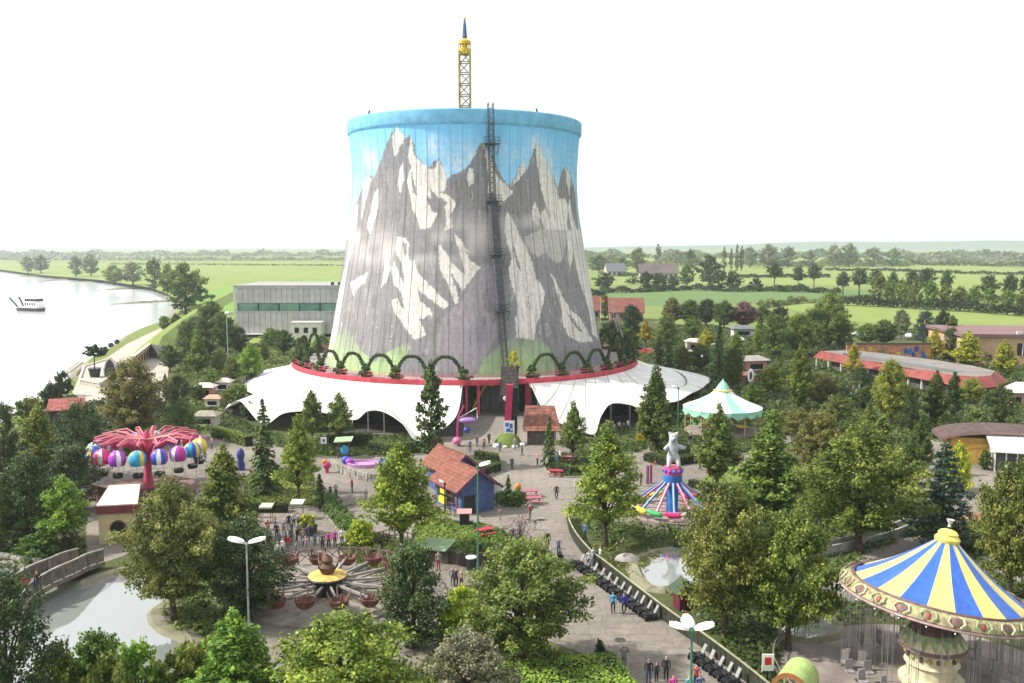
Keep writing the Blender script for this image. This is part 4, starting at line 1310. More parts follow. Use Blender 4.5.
# ---- balloon ride
c = G(149, 492)
ride = thing('balloon_ride', 'pink spider-armed ride carrying striped balloon gondolas, left of the pond trees', 'ride', c)
m_arm = cmat('ride_red', (.46, .06, .13), .45, .15)
MB().lathe([(5.9, 0), (5.9, .35), (.1, .4)], 32).build('platform', mat('ride_deck', (.20, .12, .10), .8, var=.2), ride)
MB().lathe([(.9, .3), (.6, 1.0), (.4, 2.2), (.42, 4.2), (.34, 6.8), (.12, 7.2)], 16).build('hub', m_arm, ride, smooth=True)
for i in range(6):
    a = -2.35 + i * .32
    MB().box((0, 0, 1.05), (1.85, .08, 1.8), 0).build('front_panel', mat('brown_panel', (.13, .06, .055), .7, var=.25), ride, loc=(6.0 * math.cos(a), 6.0 * math.sin(a), 0)).rotation_euler = (0, 0, a + PI / 2)
schemes = [('cyan', 'yellow', 'white'), ('blue', 'yellow', 'blue'), ('pink', 'white', 'pink'), ('violet', 'white', 'violet'), ('cyan', 'yellow', 'cyan'), ('blue', 'violet', 'white'), ('violet', 'white', 'pink'), ('blue', 'cyan', 'yellow'), ('yellow', 'white', 'yellow'), ('pink', 'white', 'violet'), ('red', 'white', 'red'), ('violet', 'blue', 'white')]
NB_ = 16
for i in range(NB_):
    a = -PI * .97 + 2 * PI * i / NB_ + .10
    ca, sa = math.cos(a), math.sin(a)
    MB().tube([(.5 * ca, .5 * sa, 3.6), (1.8 * ca, 1.8 * sa, 5.5), (3.8 * ca, 3.8 * sa, 6.5), (5.6 * ca, 5.6 * sa, 6.35)], [.26, .24, .2, .13], 6).build('arm', m_arm, ride, smooth=True)
    MB().tube([(.4 * ca, .4 * sa, 6.2), (3.8 * ca, 3.8 * sa, 6.95), (5.6 * ca, 5.6 * sa, 6.55)], .07, 5).build('tie_rod', cmat('rod_pink', (.62, .25, .25), .5), ride)
    sc = schemes[i % 12]
    env = MB()
    ng = 12
    prof = [(.85, -.72), (1.02, -.35), (1.07, 0.05), (.98, .5), (.72, .86), (.35, 1.06), (.05, 1.12)]
    for g in range(ng):
        env.m = (0, 1, 0, 2)[g % 4]
        env.lathe(prof, 2, a0=2 * PI * g / ng, a1=2 * PI * (g + 1) / ng)
    b = env.build('balloon', [gm(sc[0]), gm(sc[1]), gm(sc[2])], ride, smooth=True, loc=(5.6 * ca, 5.6 * sa, 5.05))
    b.rotation_euler = (0, 0, a); b.scale = (.88, .88, .9)
    MB().lathe([(.3, -2.25), (.58, -2.2), (.66, -1.75), (.6, -1.72), (.1, -2.1)], 10).build('basket', m_black, b)
    for k in range(4):
        aa = k * PI / 2 + .4
        MB().bar((.6 * math.cos(aa), .6 * math.sin(aa), -1.8), (.8 * math.cos(aa), .8 * math.sin(aa), -.7), .05).build('rope', m_white, b)
    MB().bar((5.6 * ca, 5.6 * sa, 6.15), (5.6 * ca, 5.6 * sa, 6.5), .1).build('hanger', m_black, ride)
o = MB().bar((0, 0, 0), (0, 0, 1.1), .07)
fr = MB()
for i in range(28):
    a0, a1 = 2 * PI * i / 28, 2 * PI * (i + 1) / 28
    if -2.5 < (a0 if a0 < PI else a0 - 2 * PI) < -.6: continue
    p0 = (7.4 * math.cos(a0), 7.4 * math.sin(a0)); p1 = (7.4 * math.cos(a1), 7.4 * math.sin(a1))
    fr.bar(p0 + (0,), p0 + (1.1,), .07); fr.bar(p0 + (1.05,), p1 + (1.05,), .06); fr.bar(p0 + (.5,), p1 + (.5,), .05)
fence = fr.build('ride_fence', mat('fence_white', (.55, .53, .5), .6), None, loc=c)
tag(fence, 'pale low railing round the balloon ride', 'fence')

# ---- cream flat-roofed ride house with round window
h = thing('ride_house', 'cream house with pale flat roof and round dark window beside the bridge', 'house', G(111, 541))
hb = G(111, 541)
R_ = [Vector((x - hb.x, y - hb.y, 0)) for x, y in ((-40.9, 92.4), (-37.9, 92.9), (-35.25, 85.6), (-38.9, 84.9))]
hc = sum(R_, Vector()) / 4
inset = [hc + (p - hc) * .93 for p in R_]
MB().prism([(p.x, p.y) for p in inset], 0, 3.0).build('wall', mat('cream_wall', (.55, .46, .26), .8, var=.12, dirt=.3), h)
MB().prism([(p.x, p.y) for p in R_], 3.0, 3.75).build('fascia', mat('oxblood', (.16, .035, .035), .7, var=.2), h)
MB().prism([(hc.x + (p.x - hc.x) * .985, hc.y + (p.y - hc.y) * .985) for p in R_], 3.752, 3.86).build('roof', mat('pale_roof', (.66, .60, .52), .85, var=.1, scale=.8, dirt=.2), h)
nv = (inset[2] - inset[3]).normalized(); fn = Vector((nv.y, -nv.x, 0))
wc = inset[3].lerp(inset[2], .5) + fn * .03
wd = MB().lathe([(0, 0), (.62, .0), (.62, .06)], 20).build('window', m_glass_dark, h, loc=(wc.x, wc.y, 1.55)); wd.rotation_euler = (PI / 2, 0, math.atan2(nv.y, nv.x))
fm = MB().lathe([(.6, .0), (.74, .0), (.74, .1), (.6, .1), (.6, 0)], 20).build('window_frame', mat('frame_brown', (.10, .05, .03), .7), h, loc=(wc.x, wc.y, 1.55)); fm.rotation_euler = (PI / 2, 0, math.atan2(nv.y, nv.x))
for k in range(3):
    q = inset[2].lerp(inset[1], .15 + .28 * k)
    MB().box((q.x + .04, q.y, 1.6), (.1, 1.1, 1.8)).build('door', m_glass_dark, h)

# ---- barrel ride: yellow disc, radiating arms, brown bowl gondolas
c = G(328, 596)
ride = thing('bowl_ride', 'spinning ride with yellow centre disc and brown bowl gondolas on long arms', 'ride', c)
MB().lathe([(6.6, 0.04), (6.6, .22), (.1, .25)], 48).build('platform', mat('pale_boards', (.25, .22, .185), .85, var=.25, scale=1.2, dirt=.4), ride)
MB().lathe([(.6, .2), (1.1, .3), (1.2, 1.3), (1.55, 1.5), (1.62, 1.62), (1.55, 1.72), (.9, 1.8), (.1, 1.85)], 28).build('hub', m_black, ride, smooth=True)
MB().lathe([(1.57, 1.73), (1.5, 1.80), (.7, 1.90), (.0, 1.92)], 28).build('hub_disc', mat('disc_yellow', (.68, .47, .12), .5, var=.25, scale=2.5), ride, smooth=True)
MB().lathe([(.5, 1.9), (.6, 2.4), (.35, 2.7), (.45, 3.0), (.15, 3.4)], 10).build('figurehead', mat('bark_brown', (.13, .07, .045), .8), ride, smooth=True)
for i in range(5):
    a = 1.3 * i
    MB().tube([(.4 * math.cos(a), .4 * math.sin(a), 2.0), (.75 * math.cos(a), .75 * math.sin(a), 2.5), (.9 * math.cos(a), .9 * math.sin(a), 3.0)], [.1, .08, .03], 5).build('branch', mat('bark_brown', (.13, .07, .045), .8), ride)
m_horn = mat('horn_pale', (.30, .20, .16), .7, var=.3)
m_bowl = mat('bowl_brown', (.17, .065, .05), .6, var=.3, scale=2)
bowl = MB().lathe([(.1, 0), (.55, .03), (.88, .35), (1.0, .85), (.93, .88), (.8, .45), (.45, .15), (.05, .12)], 16).mesh('gondola', m_bowl, True)
NA = 14
rc = random.Random(5)
tops = [(.05, .05, .07), (.55, .55, .55), (.08, .25, .45), (.45, .05, .12), (.10, .12, .10), (.5, .35, .1), (.30, .55, .65)]
for i in range(NA):
    a = 2 * PI * i / NA + .12
    ca, sa = math.cos(a), math.sin(a)
    MB().bar((1.3 * ca, 1.3 * sa, 1.25), (5.3 * ca, 5.3 * sa, 1.35), .15, .18).build('arm', mat('arm_grey', (.30, .285, .26), .5, var=.15), ride)
    MB().bar((1.3 * ca, 1.3 * sa, .7), (4.6 * ca, 4.6 * sa, 1.2), .07).build('strut', m_black, ride)
    g = obj('gondola', bowl, ride, (5.6 * ca, 5.6 * sa, .95 + .3 * math.sin(3 * a)), a); g.scale = (.78, .78, .8)
    for s in (-1, 1):
        MB().tube([(s * .75, 0, .75), (s * 1.0, 0, 1.25), (s * 1.12, 0, 1.75)], [.10, .08, .04], 6).build('horn', m_horn, g)
        MB().tube([(0, s * .75, .75), (0, s * 1.0, 1.25), (0, s * 1.12, 1.7)], [.10, .08, .04], 6).build('horn', m_horn, g)
fr = thing('ride_fence', 'dark rustic railing with crossed braces behind the bowl ride', 'fence', c)
m_fw = mat('fence_timber', (.17, .14, .11), .85, var=.3)
for i in range(22):
    a0, a1 = .05 + i * .145, .05 + (i + 1) * .145
    p0 = (8.3 * math.cos(a0), 8.3 * math.sin(a0)); p1 = (8.3 * math.cos(a1), 8.3 * math.sin(a1))
    MB().bar(p0 + (0,), p0 + (1.35,), .12).build('post', m_fw, fr)
    MB().bar(p0 + (1.25,), p1 + (1.25,), .09).build('rail', m_fw, fr)
    x = MB().bar(p0 + (.15,), p1 + (1.2,), .06); x.build('brace', m_fw, fr)
    MB().bar(p0 + (1.2,), p1 + (.15,), .06).build('brace', m_fw, fr)

# ---- skin-modifier bodies ------------------------------------------------------
def skin_mesh(name, joints, edges, sub=1):
    """one continuous body grown round a skeleton: joints [(xyz, rx, ry)], edges between them, joint 0 is the root"""
    me = bpy.data.meshes.new(name)
    me.from_pydata([j[0] for j in joints], edges, [])
    o = bpy.data.objects.new(name, me); COL.objects.link(o)
    md = o.modifiers.new('skin', 'SKIN'); md.use_smooth_shade = True
    for i, j in enumerate(joints):
        sv = me.skin_vertices[0].data[i]
        sv.radius = (j[1], j[2] if len(j) > 2 else j[1]); sv.use_root = (i == 0)
    if sub:
        sd_ = o.modifiers.new('sub', 'SUBSURF'); sd_.levels = sub; sd_.render_levels = sub
    dg = bpy.context.evaluated_depsgraph_get()
    out = bpy.data.meshes.new_from_object(o.evaluated_get(dg))
    bpy.data.objects.remove(o); bpy.data.meshes.remove(me)
    out.name = name
    out.polygons.foreach_set('use_smooth', [True] * len(out.polygons))
    return out

# ---- white animal statue ride
c = G(672, 513)
ride = thing('animal_ride', 'small ride with sloping blue and pink arms below a white animal statue', 'ride', c)
m_rb = cmat('ride_blue', (.04, .17, .50), .45, .12); m_rp = cmat('ride_pink', (.55, .08, .18), .45, .12)
MB().lathe([(4.9, .04), (4.9, .22), (.1, .25)], 32).build('platform', mat('ride_boards', (.33, .26, .23), .85, var=.3, dirt=.4), ride)
MB().lathe([(.6, .2), (.65, 3.0), (.95, 3.1), (1.0, 3.2), (1.0, 4.15), (.92, 4.2)], 24).build('drum', m_rb, ride, smooth=True)
MB().lathe([(.93, 4.19), (.98, 4.25), (.92, 5.0), (.8, 5.06), (.1, 5.05)], 24).build('drum_crown', m_rp, ride, smooth=True)
for i in range(12):
    a = 2 * PI * i / 12
    MB().sphere((.95 * math.cos(a), .95 * math.sin(a), 4.62), .19, 8, 6, (1, 1, 1.3)).build('boss', m_rb if i % 2 else gm('violet'), ride, smooth=True)
st = skin_mesh('statue', [((0, 0, 6.2), .72, .66), ((0, -.05, 6.9), .60, .55), ((0, -.05, 7.45), .42, .4), ((0, -.12, 7.95), .50, .48), ((0, -.55, 7.9), .30, .26), ((0, -.85, 7.80), .18, .16),
                          ((-.65, -.1, 7.05), .26, .24), ((-1.05, -.45, 6.85), .24, .22), ((-1.15, -.75, 7.0), .22, .2),
                          ((.7, -.1, 7.05), .26, .24), ((1.2, -.35, 6.95), .24, .22), ((1.55, -.55, 7.05), .24, .22),
                          ((-.5, -.35, 5.9), .36, .34), ((-.6, -.7, 5.45), .28, .26), ((-.6, -.8, 5.1), .26, .3),
                          ((.5, -.35, 5.9), .36, .34), ((.62, -.7, 5.45), .28, .26), ((.62, -.8, 5.1), .26, .3),
                          ((-.42, -.1, 8.25), .2, .16), ((-.6, -.08, 8.45), .18, .1), ((.42, -.1, 8.25), .2, .16), ((.6, -.08, 8.45), .18, .1)],
               [(0, 1), (1, 2), (2, 3), (3, 4), (4, 5), (1, 6), (6, 7), (7, 8), (1, 9), (9, 10), (10, 11), (0, 12), (12, 13), (13, 14), (0, 15), (15, 16), (16, 17), (3, 18), (18, 19), (3, 20), (20, 21)])
st.materials.append(mat('statue_white', (.46, .49, .52), .6, var=.18, scale=2.0, dirt=.3))
so = obj('statue', st, ride, (0, .1, -.78)); so.scale = (.85, .9, 1.12)
MB().sphere((0, -1.0, 7.85), .09, 8, 6).build('nose', m_black, so)
for s in (-1, 1): MB().sphere((s * .2, -.58, 8.12), .06, 6, 5).build('eye', m_black, so)
for i in range(14):
    a = 2 * PI * i / 14 + .1
    ca, sa = math.cos(a), math.sin(a)
    m_ = (m_rb, m_rp)[i % 2]
    MB().bar((.85 * ca, .85 * sa, 3.45), (4.0 * ca, 4.0 * sa, 1.05), .26, .16).build('arm', m_, ride)
    MB().bar((.85 * ca, .85 * sa, 3.56), (4.0 * ca, 4.0 * sa, 1.16), .09, .05).build('arm_strip', cmat('strip_pale', (.5, .6, .75), .5), ride)
    v = skin_mesh('vehicle', [((0, 0, .55), .36, .34), ((.45, 0, .6), .34, .3), ((-.45, 0, .62), .36, .32), ((-.85, 0, .85), .26, .24), ((-1.1, 0, .6), .1, .1), ((.75, 0, .45), .22, .2)], [(0, 1), (0, 2), (2, 3), (3, 4), (1, 5)], 1) if i == 0 else v
    if i == 0: veh_me = v
    vm = veh_me.copy() if i < 4 else bpy.data.meshes['vehicle_%d' % (i % 4)]
    if i < 4:
        vm.name = 'vehicle_%d' % i; vm.materials.clear(); vm.materials.append([gm('yellow'), gm('green'), gm('pink'), mat('veh_grey', (.35, .33, .32), .6)][i])
    obj('vehicle', vm, ride, (4.15 * ca, 4.15 * sa, .3), a + PI / 2)
fr = thing('ride_fence', 'low dark railing round the animal ride', 'fence', c)
for i in range(26):
    a0, a1 = 2 * PI * i / 26, 2 * PI * (i + 1) / 26
    p0 = (5.7 * math.cos(a0), 5.7 * math.sin(a0)); p1 = (5.7 * math.cos(a1), 5.7 * math.sin(a1))
    MB().bar(p0 + (0,), p0 + (1.0,), .07).build('post', m_fw, fr); MB().bar(p0 + (.95,), p1 + (.95,), .06).build('rail', m_fw, fr); MB().bar(p0 + (.5,), p1 + (.5,), .05).build('rail', m_fw, fr)
for k, px_ in enumerate((647.5, 650.8)):
    o = MB().tube([(0, 0, 0), (0, 0, 2.2)], .16, 8).build('striped_post', cmat('plum_post', (.20, .05, .14), .5), None, loc=G(px_, 484 - 1 * k))
    tag(o, '%s of two plum posts behind the animal ride' % ('left' if k == 0 else 'right'), 'post', 'plum posts')

# ---- wave swinger in the right foreground
c = Vector((27.1, 57.6, 0))
ws = thing('chain_carousel', 'chain swing carousel with blue and cream striped cone roof and ornate rim', 'carousel', c)
m_cream = mat('carousel_cream', (.60, .55, .36), .6, var=.2, scale=2, dirt=.3)
m_gold = mat('carousel_gold', (.50, .42, .14), .5, var=.3, scale=3)
m_plum = mat('carousel_plum', (.17, .10, .10), .6, var=.3, scale=2)
m_sage = mat('carousel_sage', (.33, .40, .20), .6, var=.3, scale=3)
MB().lathe([(2.0, 0), (2.0, .3), (1.75, .45), (1.55, .6), (1.5, 1.2), (1.7, 1.35), (1.55, 1.5), (1.5, 2.3)], 28).build('column', m_cream, ws, smooth=True)
MB().lathe([(1.5, 2.25), (1.95, 2.35), (2.1, 2.45), (2.0, 2.65)], 32).build('column_ring', m_plum, ws, smooth=True)
MB().lathe([(1.98, 2.65), (1.85, 2.95), (1.6, 3.4), (1.45, 3.5)], 32).build('column_collar', m_sage, ws, smooth=True)
for i in range(18):
    a = 2 * PI * i / 18
    ca, sa = math.cos(a), math.sin(a)
    ta = Vector((-sa, ca, 0)); o_ = Vector((ca, sa, 0))
    q = [o_ * 2.02 + Vector((0, 0, 2.67)) + ta * .3, o_ * 2.02 + Vector((0, 0, 2.67)) - ta * .3, o_ * 1.70 + Vector((0, 0, 3.3))]
    MB().add([q[0], q[1], q[2], q[0] - o_ * .1, q[1] - o_ * .1], [(1, 0, 2), (0, 3, 2), (4, 1, 2)]).build('collar_leaf', m_cream, ws)
    MB().sphere((1.56 * ca, 1.56 * sa, 1.9), .16, 8, 5, (1, 1, 1.2)).build('medallion', m_plum if i % 2 else m_gold, ws, smooth=True)
MB().lathe([(1.4, 3.45), (1.15, 3.65), (1.4, 3.85), (1.15, 4.05), (1.35, 4.3), (1.05, 4.6), (1.1, 6.0)], 28).build('column_neck', m_plum, ws, smooth=True)
top = bpy.data.objects.new('roof_frame', None); COL.objects.link(top); top.parent = ws; top.location = (.2, 0, 6.15); top.scale = (.785, .785, 1.0)
TILTR = R(8); top.rotation_euler = (R(-2), TILTR, 0)
NG = 20; RR_ = 6.55; AP = 3.15
m_cb = [cmat('canvas_blue', (.03, .115, .46), .38, .12, scale=2.0, spec=.5), cmat('canvas_cream', (.66, .56, .17), .38, .08, scale=2.0, spec=.5)]
for g in range(NG):
    a0 = 2 * PI * g / NG + .06; a1 = a0 + 2 * PI / NG
    vs = []; nu, nv = 5, 7
    for j in range(nv + 1):
        v = j / nv
        r_ = RR_ * (1 - v) + .85 * v
        z = AP * v ** 1.0 - .38 * math.sin(PI * v) * .6
        for i in range(nu + 1):
            u = i / nu
            a = a0 + (a1 - a0) * u
            dz = -.10 * math.sin(PI * u) * (1 - v)
            rr2 = r_ - .07 * math.sin(PI * u) * (1 - v)
            vs.append((rr2 * math.cos(a), rr2 * math.sin(a), z + dz))
    fs = [(j * (nu + 1) + i, j * (nu + 1) + i + 1, (j + 1) * (nu + 1) + i + 1, (j + 1) * (nu + 1) + i) for j in range(nv) for i in range(nu)]
    MB().add(vs, fs).build('roof_panel', m_cb[g % 2], top, smooth=True)
MB().lathe([(.8, AP - .12), (.95, AP), (1.0, AP + .2), (.75, AP + .42), (.8, AP + .52), (.6, AP + .7), (.15, AP + .82)], 24).build('roof_cap', mat('cap_yellow', (.72, .58, .14), .5, var=.15), top, smooth=True)
MB().lathe([(.16, AP + .95), (.10, AP + 1.1), (.34, AP + 1.42), (.2, AP + 1.3), (.0, AP + 1.15)], 8).build('finial', mat('finial_lilac', (.55, .48, .52), .6), top)
MB().lathe([(6.62, .02), (7.0, -.05), (7.38, -.30), (7.5, -.62), (7.35, -.70), (6.2, -.7)], 96).build('rim_band', mat('rim_olive', (.33, .30, .16), .6, var=.35, scale=3), top, smooth=True)
MB().lathe([(7.36, -.68), (7.58, -.66), (7.62, -.78), (7.4, -.86), (6.9, -.85)], 96).build('rim_lower', mat('rim_mauve', (.36, .25, .25), .6, var=.25, scale=2), top, smooth=True)
MB().lathe([(6.5, .06), (6.75, .14), (6.8, .02), (6.6, -.02)], 96).build('rim_cord', m_plum, top, smooth=True)
for i in range(24):
    a = 2 * PI * i / 24
    ca, sa = math.cos(a), math.sin(a)
    p = Vector((7.34 * ca, 7.34 * sa, -.32))
    cart = MB().sphere((0, 0, 0), .4, 12, 7, (.28, 1.15, .72) if i % 2 else (.28, .55, .6)).build('cartouche', m_plum if i % 2 else mat('ruby', (.25, .06, .06), .5), top, loc=p)
    cart.rotation_euler = (0, R(-35), a)
    q = MB()
    for s in (-1, 1):
        q.tube([(.10, s * .25, -.33), (.13, s * .6, -.08), (.08, s * .45, .28), (.06, s * .1, .36)], [.06, .08, .06, .04], 5)
    sc_ = q.build('scroll', m_cream if i % 2 else m_sage, top, loc=p, smooth=True); sc_.rotation_euler = (0, R(-35), a)
    MB().sphere((7.62 * ca, 7.56 * sa, -.92), .06, 7, 5).build('bulb', m_white, top)
# chain swings: they hang straight down
m_seat = mat('seat_grey', (.30, .28, .28), .5, var=.2)
m_chain = mat('chain_steel', (.22, .21, .21), .5, .3)
seat_me = MB().box((0, 0, 0), (.52, .5, .09)).box((0, .24, .35), (.52, .08, .7)).mesh('swing_seat', m_seat)
chain_me = MB().bar((0, 0, 0), (0, 0, 1), .018).mesh('chain', m_chain)
Mt = Matrix.Rotation(TILTR, 4, 'Y') @ Matrix.Identity(4)
for ring, (rs_, n_) in enumerate(((6.6, 20), (5.3, 16))):
    for i in range(n_):
        a = 2 * PI * i / n_ + .1 * ring
        anchor = Vector((.2, 0, 6.15)) + Mt @ Vector((.81 * rs_ * math.cos(a), .81 * rs_ * math.sin(a), -1.15))
        zb = .55 + .12 * ((i * 7) % 3)
        s = obj('swing_seat', seat_me, ws, (anchor.x, anchor.y, zb), a + PI)
        L_ = anchor.z - zb
        for sx, sy in ((-.24, .2), (.24, .2), (-.24, -.2), (.24, -.2)):
            obj('chain', chain_me, s, (sx, sy, 0)).scale = (1, 1, L_)
sheet('paving', [(c.x + 9.6 * math.cos(t), c.y + 9.0 * math.sin(t)) for t in np.linspace(0, 2 * PI, 48)[:-1]], .04, mat('round_court', (.24, .205, .185), .9, var=.2, scale=.5, dirt=.4))
fr = thing('carousel_fence', 'curved metal railing round the chain carousel', 'fence', c)
m_fm = mat('fence_steel', (.22, .21, .19), .6, .2)
for i in range(46):
    a0, a1 = 2 * PI * i / 46, 2 * PI * (i + 1) / 46
    p0 = (9.9 * math.cos(a0), 9.4 * math.sin(a0)); p1 = (9.9 * math.cos(a1), 9.4 * math.sin(a1))
    if p0[1] < -4: continue
    MB().bar(p0 + (0,), p0 + (1.05,), .06).build('post', m_fm, fr); MB().bar(p0 + (1.0,), p1 + (1.0,), .06).build('rail', m_fm, fr); MB().bar(p0 + (.5,), p1 + (.5,), .04).build('rail', m_fm, fr)

# ---- round carousel tent with green stripes
c = Vector((31.85, 139.0, 0))
cs = thing('carousel_tent', 'round carousel with white and mint scalloped canopy right of the tent roofs', 'carousel', c); cs.scale = (1, 1, .92)
m_mint = cmat('mint', (.26, .54, .42), .6); m_cw = cmat('canvas_white', (.78, .79, .72), .6)
NGc = 16
for g in range(NGc):
    a0 = 2 * PI * g / NGc; a1 = a0 + 2 * PI / NGc
    mb = MB(); mb.lathe([(5.9, 4.15), (3.8, 5.05), (2.0, 6.1), (1.15, 6.9)], 3, a0=a0, a1=a1)
    mb.build('canopy_panel', m_cw if g % 4 else m_mint, cs, smooth=True)
    am = (a0 + a1) / 2
    vp = MB()
    vs = [(5.95 * math.cos(a), 5.95 * math.sin(a), z) for a, z in ((a0, 4.16), (a1, 4.16), (a1, 3.55), (am + .06, 3.1), (am - .06, 3.1), (a0, 3.55))]
    vp.add(vs, [(0, 1, 2, 3, 4, 5)]).build('valance', m_mint, cs)
    MB().tube([(5.6 * math.cos(a0), 5.6 * math.sin(a0), 0), (5.6 * math.cos(a0), 5.6 * math.sin(a0), 4.1)], .08, 6).build('pole', m_gold, cs)
    MB().lathe([(1.2, 6.85), (1.0, 7.2)], 1, a0=a0, a1=a1).build('cupola_panel', m_mint if g % 2 else m_cw, cs)
MB().lathe([(1.35, 6.75), (1.45, 6.9), (1.2, 7.05)], 20).build('cupola_ring', m_gold, cs, smooth=True)
MB().lathe([(1.02, 7.2), (.55, 8.0), (.15, 8.5), (.0, 8.9)], 16).build('cupola', m_mint, cs, smooth=True)
MB().lathe([(5.5, .0), (5.5, .35), (.1, .4)], 28).build('floor', m_deck, cs)
MB().lathe([(1.3, .35), (1.3, 4.1)], 16).build('core_drum', m_plum, cs)
for i in range(10):
    a = i * 2 * PI / 10 + .2
    hs = obj('horse', bpy.data.meshes['vehicle_%d' % (i % 4)], cs, (4.3 * math.cos(a), 4.3 * math.sin(a), 1.0), a + PI / 2)

# ---- twin clay-roofed kiosk on the plaza
ud = Vector((.522, -.853, 0)); rz = math.atan2(ud.y, ud.x)
Bp = Vector((-3.37, 95.34, 0)); Ap = Vector((-6.89, 101.09, 0))
k_c = (Ap + Bp) / 2
kq = thing('tiled_kiosk', 'blue kiosk with two clay-tiled gable roofs, one behind the other', 'kiosk', k_c, rz)
L_ = 6.74
m_blue = mat('kiosk_blue', (.075, .12, .27), .7, var=.2, scale=1.5, dirt=.25); m_kp = mat('kiosk_plum', (.16, .06, .10), .7, var=.2)
rc_ = tiles_mat()
def gable(x0, x1, hw, ez, rz_, y0, nu, nv):
    MB().add([(x0 + .3, y0 - hw + .75, 0), (x1 - .45, y0 - hw + .75, 0), (x1 - .45, y0 + hw - .75, 0), (x0 + .3, y0 + hw - .75, 0),
              (x0 + .3, y0 - hw + .75, ez + .3), (x1 - .45, y0 - hw + .75, ez + .3), (x1 - .45, y0 + hw - .75, ez + .3), (x0 + .3, y0 + hw - .75, ez + .3), (x0 + .3, y0, rz_ - .15), (x1 - .45, y0, rz_ - .15)],
             [(0, 1, 5, 4), (2, 3, 7, 6), (1, 2, 6, 9, 5), (3, 0, 4, 8, 7)]).build('wall', m_blue, kq)
    MB().add([(x0, y0 - hw, ez), (x1, y0 - hw, ez), (x1, y0, rz_), (x0, y0, rz_), (x1, y0 + hw, ez), (x0, y0 + hw, ez), (x0, y0 - hw, ez - .12), (x1, y0 - hw, ez - .12), (x1, y0, rz_ - .14), (x0, y0, rz_ - .14), (x1, y0 + hw, ez - .12), (x0, y0 + hw, ez - .12)],
             [(0, 1, 2, 3), (3, 2, 4, 5), (7, 6, 9, 8), (8, 9, 11, 10), (1, 7, 8, 2), (2, 8, 10, 4), (0, 3, 9, 6), (3, 5, 11, 9), (0, 6, 7, 1), (5, 4, 10, 11)]).build('roof', m_kp, kq)
    tile_slope((x0, y0 - hw, ez + .01), (x1, y0 - hw, ez + .01), (x1, y0, rz_ + .01), (x0, y0, rz_ + .01), nu, nv, kq, rc_, thick=.06)
    tile_slope((x1, y0 + hw, ez + .01), (x0, y0 + hw, ez + .01), (x0, y0, rz_ + .01), (x1, y0, rz_ + .01), nu, nv, kq, rc_, thick=.06)
    n = int((x1 - x0) / .45)
    for i in range(n):
        MB().tube([(x0 + (x1 - x0) * i / n, y0, rz_ + .04), (x0 + (x1 - x0) * (i + .95) / n, y0, rz_ + .07)], .11, 6).build('ridge_tile', rc_, kq)
    for s in (-1, 1):
        MB().bar((x1 + .04, y0 + s * (hw + .1), ez - .1), (x1 + .04, y0, rz_ - .02), .08, .28).build('bargeboard', m_kp, kq)
gable(-L_ / 2, L_ / 2, 2.73, 2.6, 4.6, 0, 14, 8)
gable(-L_ / 2 - 6.7, -L_ / 2 + .25, 2.3, 2.75, 4.75, 1.9, 14, 7)
for (x, y, sx, sy, z, sz, nm, m_) in ((2.93, -1.0, .06, 1.3, 1.0, 2.0, 'door', m_glass_dark), (2.93, 1.1, .06, 1.2, 1.45, 1.0, 'shutter', m_blue), (.6, -2.02, 1.6, .08, 1.5, 1.1, 'window', m_glass_dark), (-1.8, -2.02, 1.2, .08, 1.5, 1.0, 'window', m_glass_dark), (.6, -2.1, 1.9, .3, .9, .08, 'sill', m_kp), (2.0, -2.02, .35, .1, 1.2, 2.3, 'corner_post', m_kp)):
    MB().box((x, y, z), (sx, sy, sz)).build(nm, m_, kq)
MB().box((-.5, -2.35, 1.9), (1.3, .06, .55)).build('yellow_sign', gm('yellow'), kq); MB().box((-.4, -2.45, 1.0), (1.4, .3, .7)).build('counter', gm('yellow'), kq)
sgn = thing('round_sign', 'white round sign on a short post at the right end of the tiled kiosk', 'sign', G(497, 505))
MB().bar((0, 0, 0), (0, 0, 2.2), .08).build('post', m_black, sgn); o = MB().lathe([(0, 0), (.55, .02), (.55, .08), (0, .1)], 18).build('disc', m_white, sgn, loc=(0, -.06, 2.1)); o.rotation_euler = (PI / 2, 0, 0)
bn = thing('litter_bin_housing', 'dark bin housing with pink gabled lid in front of the tiled kiosk', 'bin', G(464.5, 526))
MB().box((0, 0, .7), (.95, .8, 1.4)).build('body', m_black, bn)
MB().add([(-.75, -.6, 1.4), (.75, -.6, 1.4), (.75, .6, 1.4), (-.75, .6, 1.4), (-.75, 0, 1.8), (.75, 0, 1.8)], [(0, 1, 5, 4), (2, 3, 4, 5), (1, 2, 5), (3, 0, 4), (3, 2, 1, 0)]).build('lid', mat('lid_pink', (.5, .28, .26), .7), bn)
# ------------------------------------------------------------------ buildings
def slab(name, quad, z0, z1, m, parent=None):
    c_ = sum((Vector((p[0], p[1], 0)) for p in quad), Vector()) / len(quad)
    return MB().prism([(p[0], p[1]) for p in quad], z0, z1).build(name, m, parent)

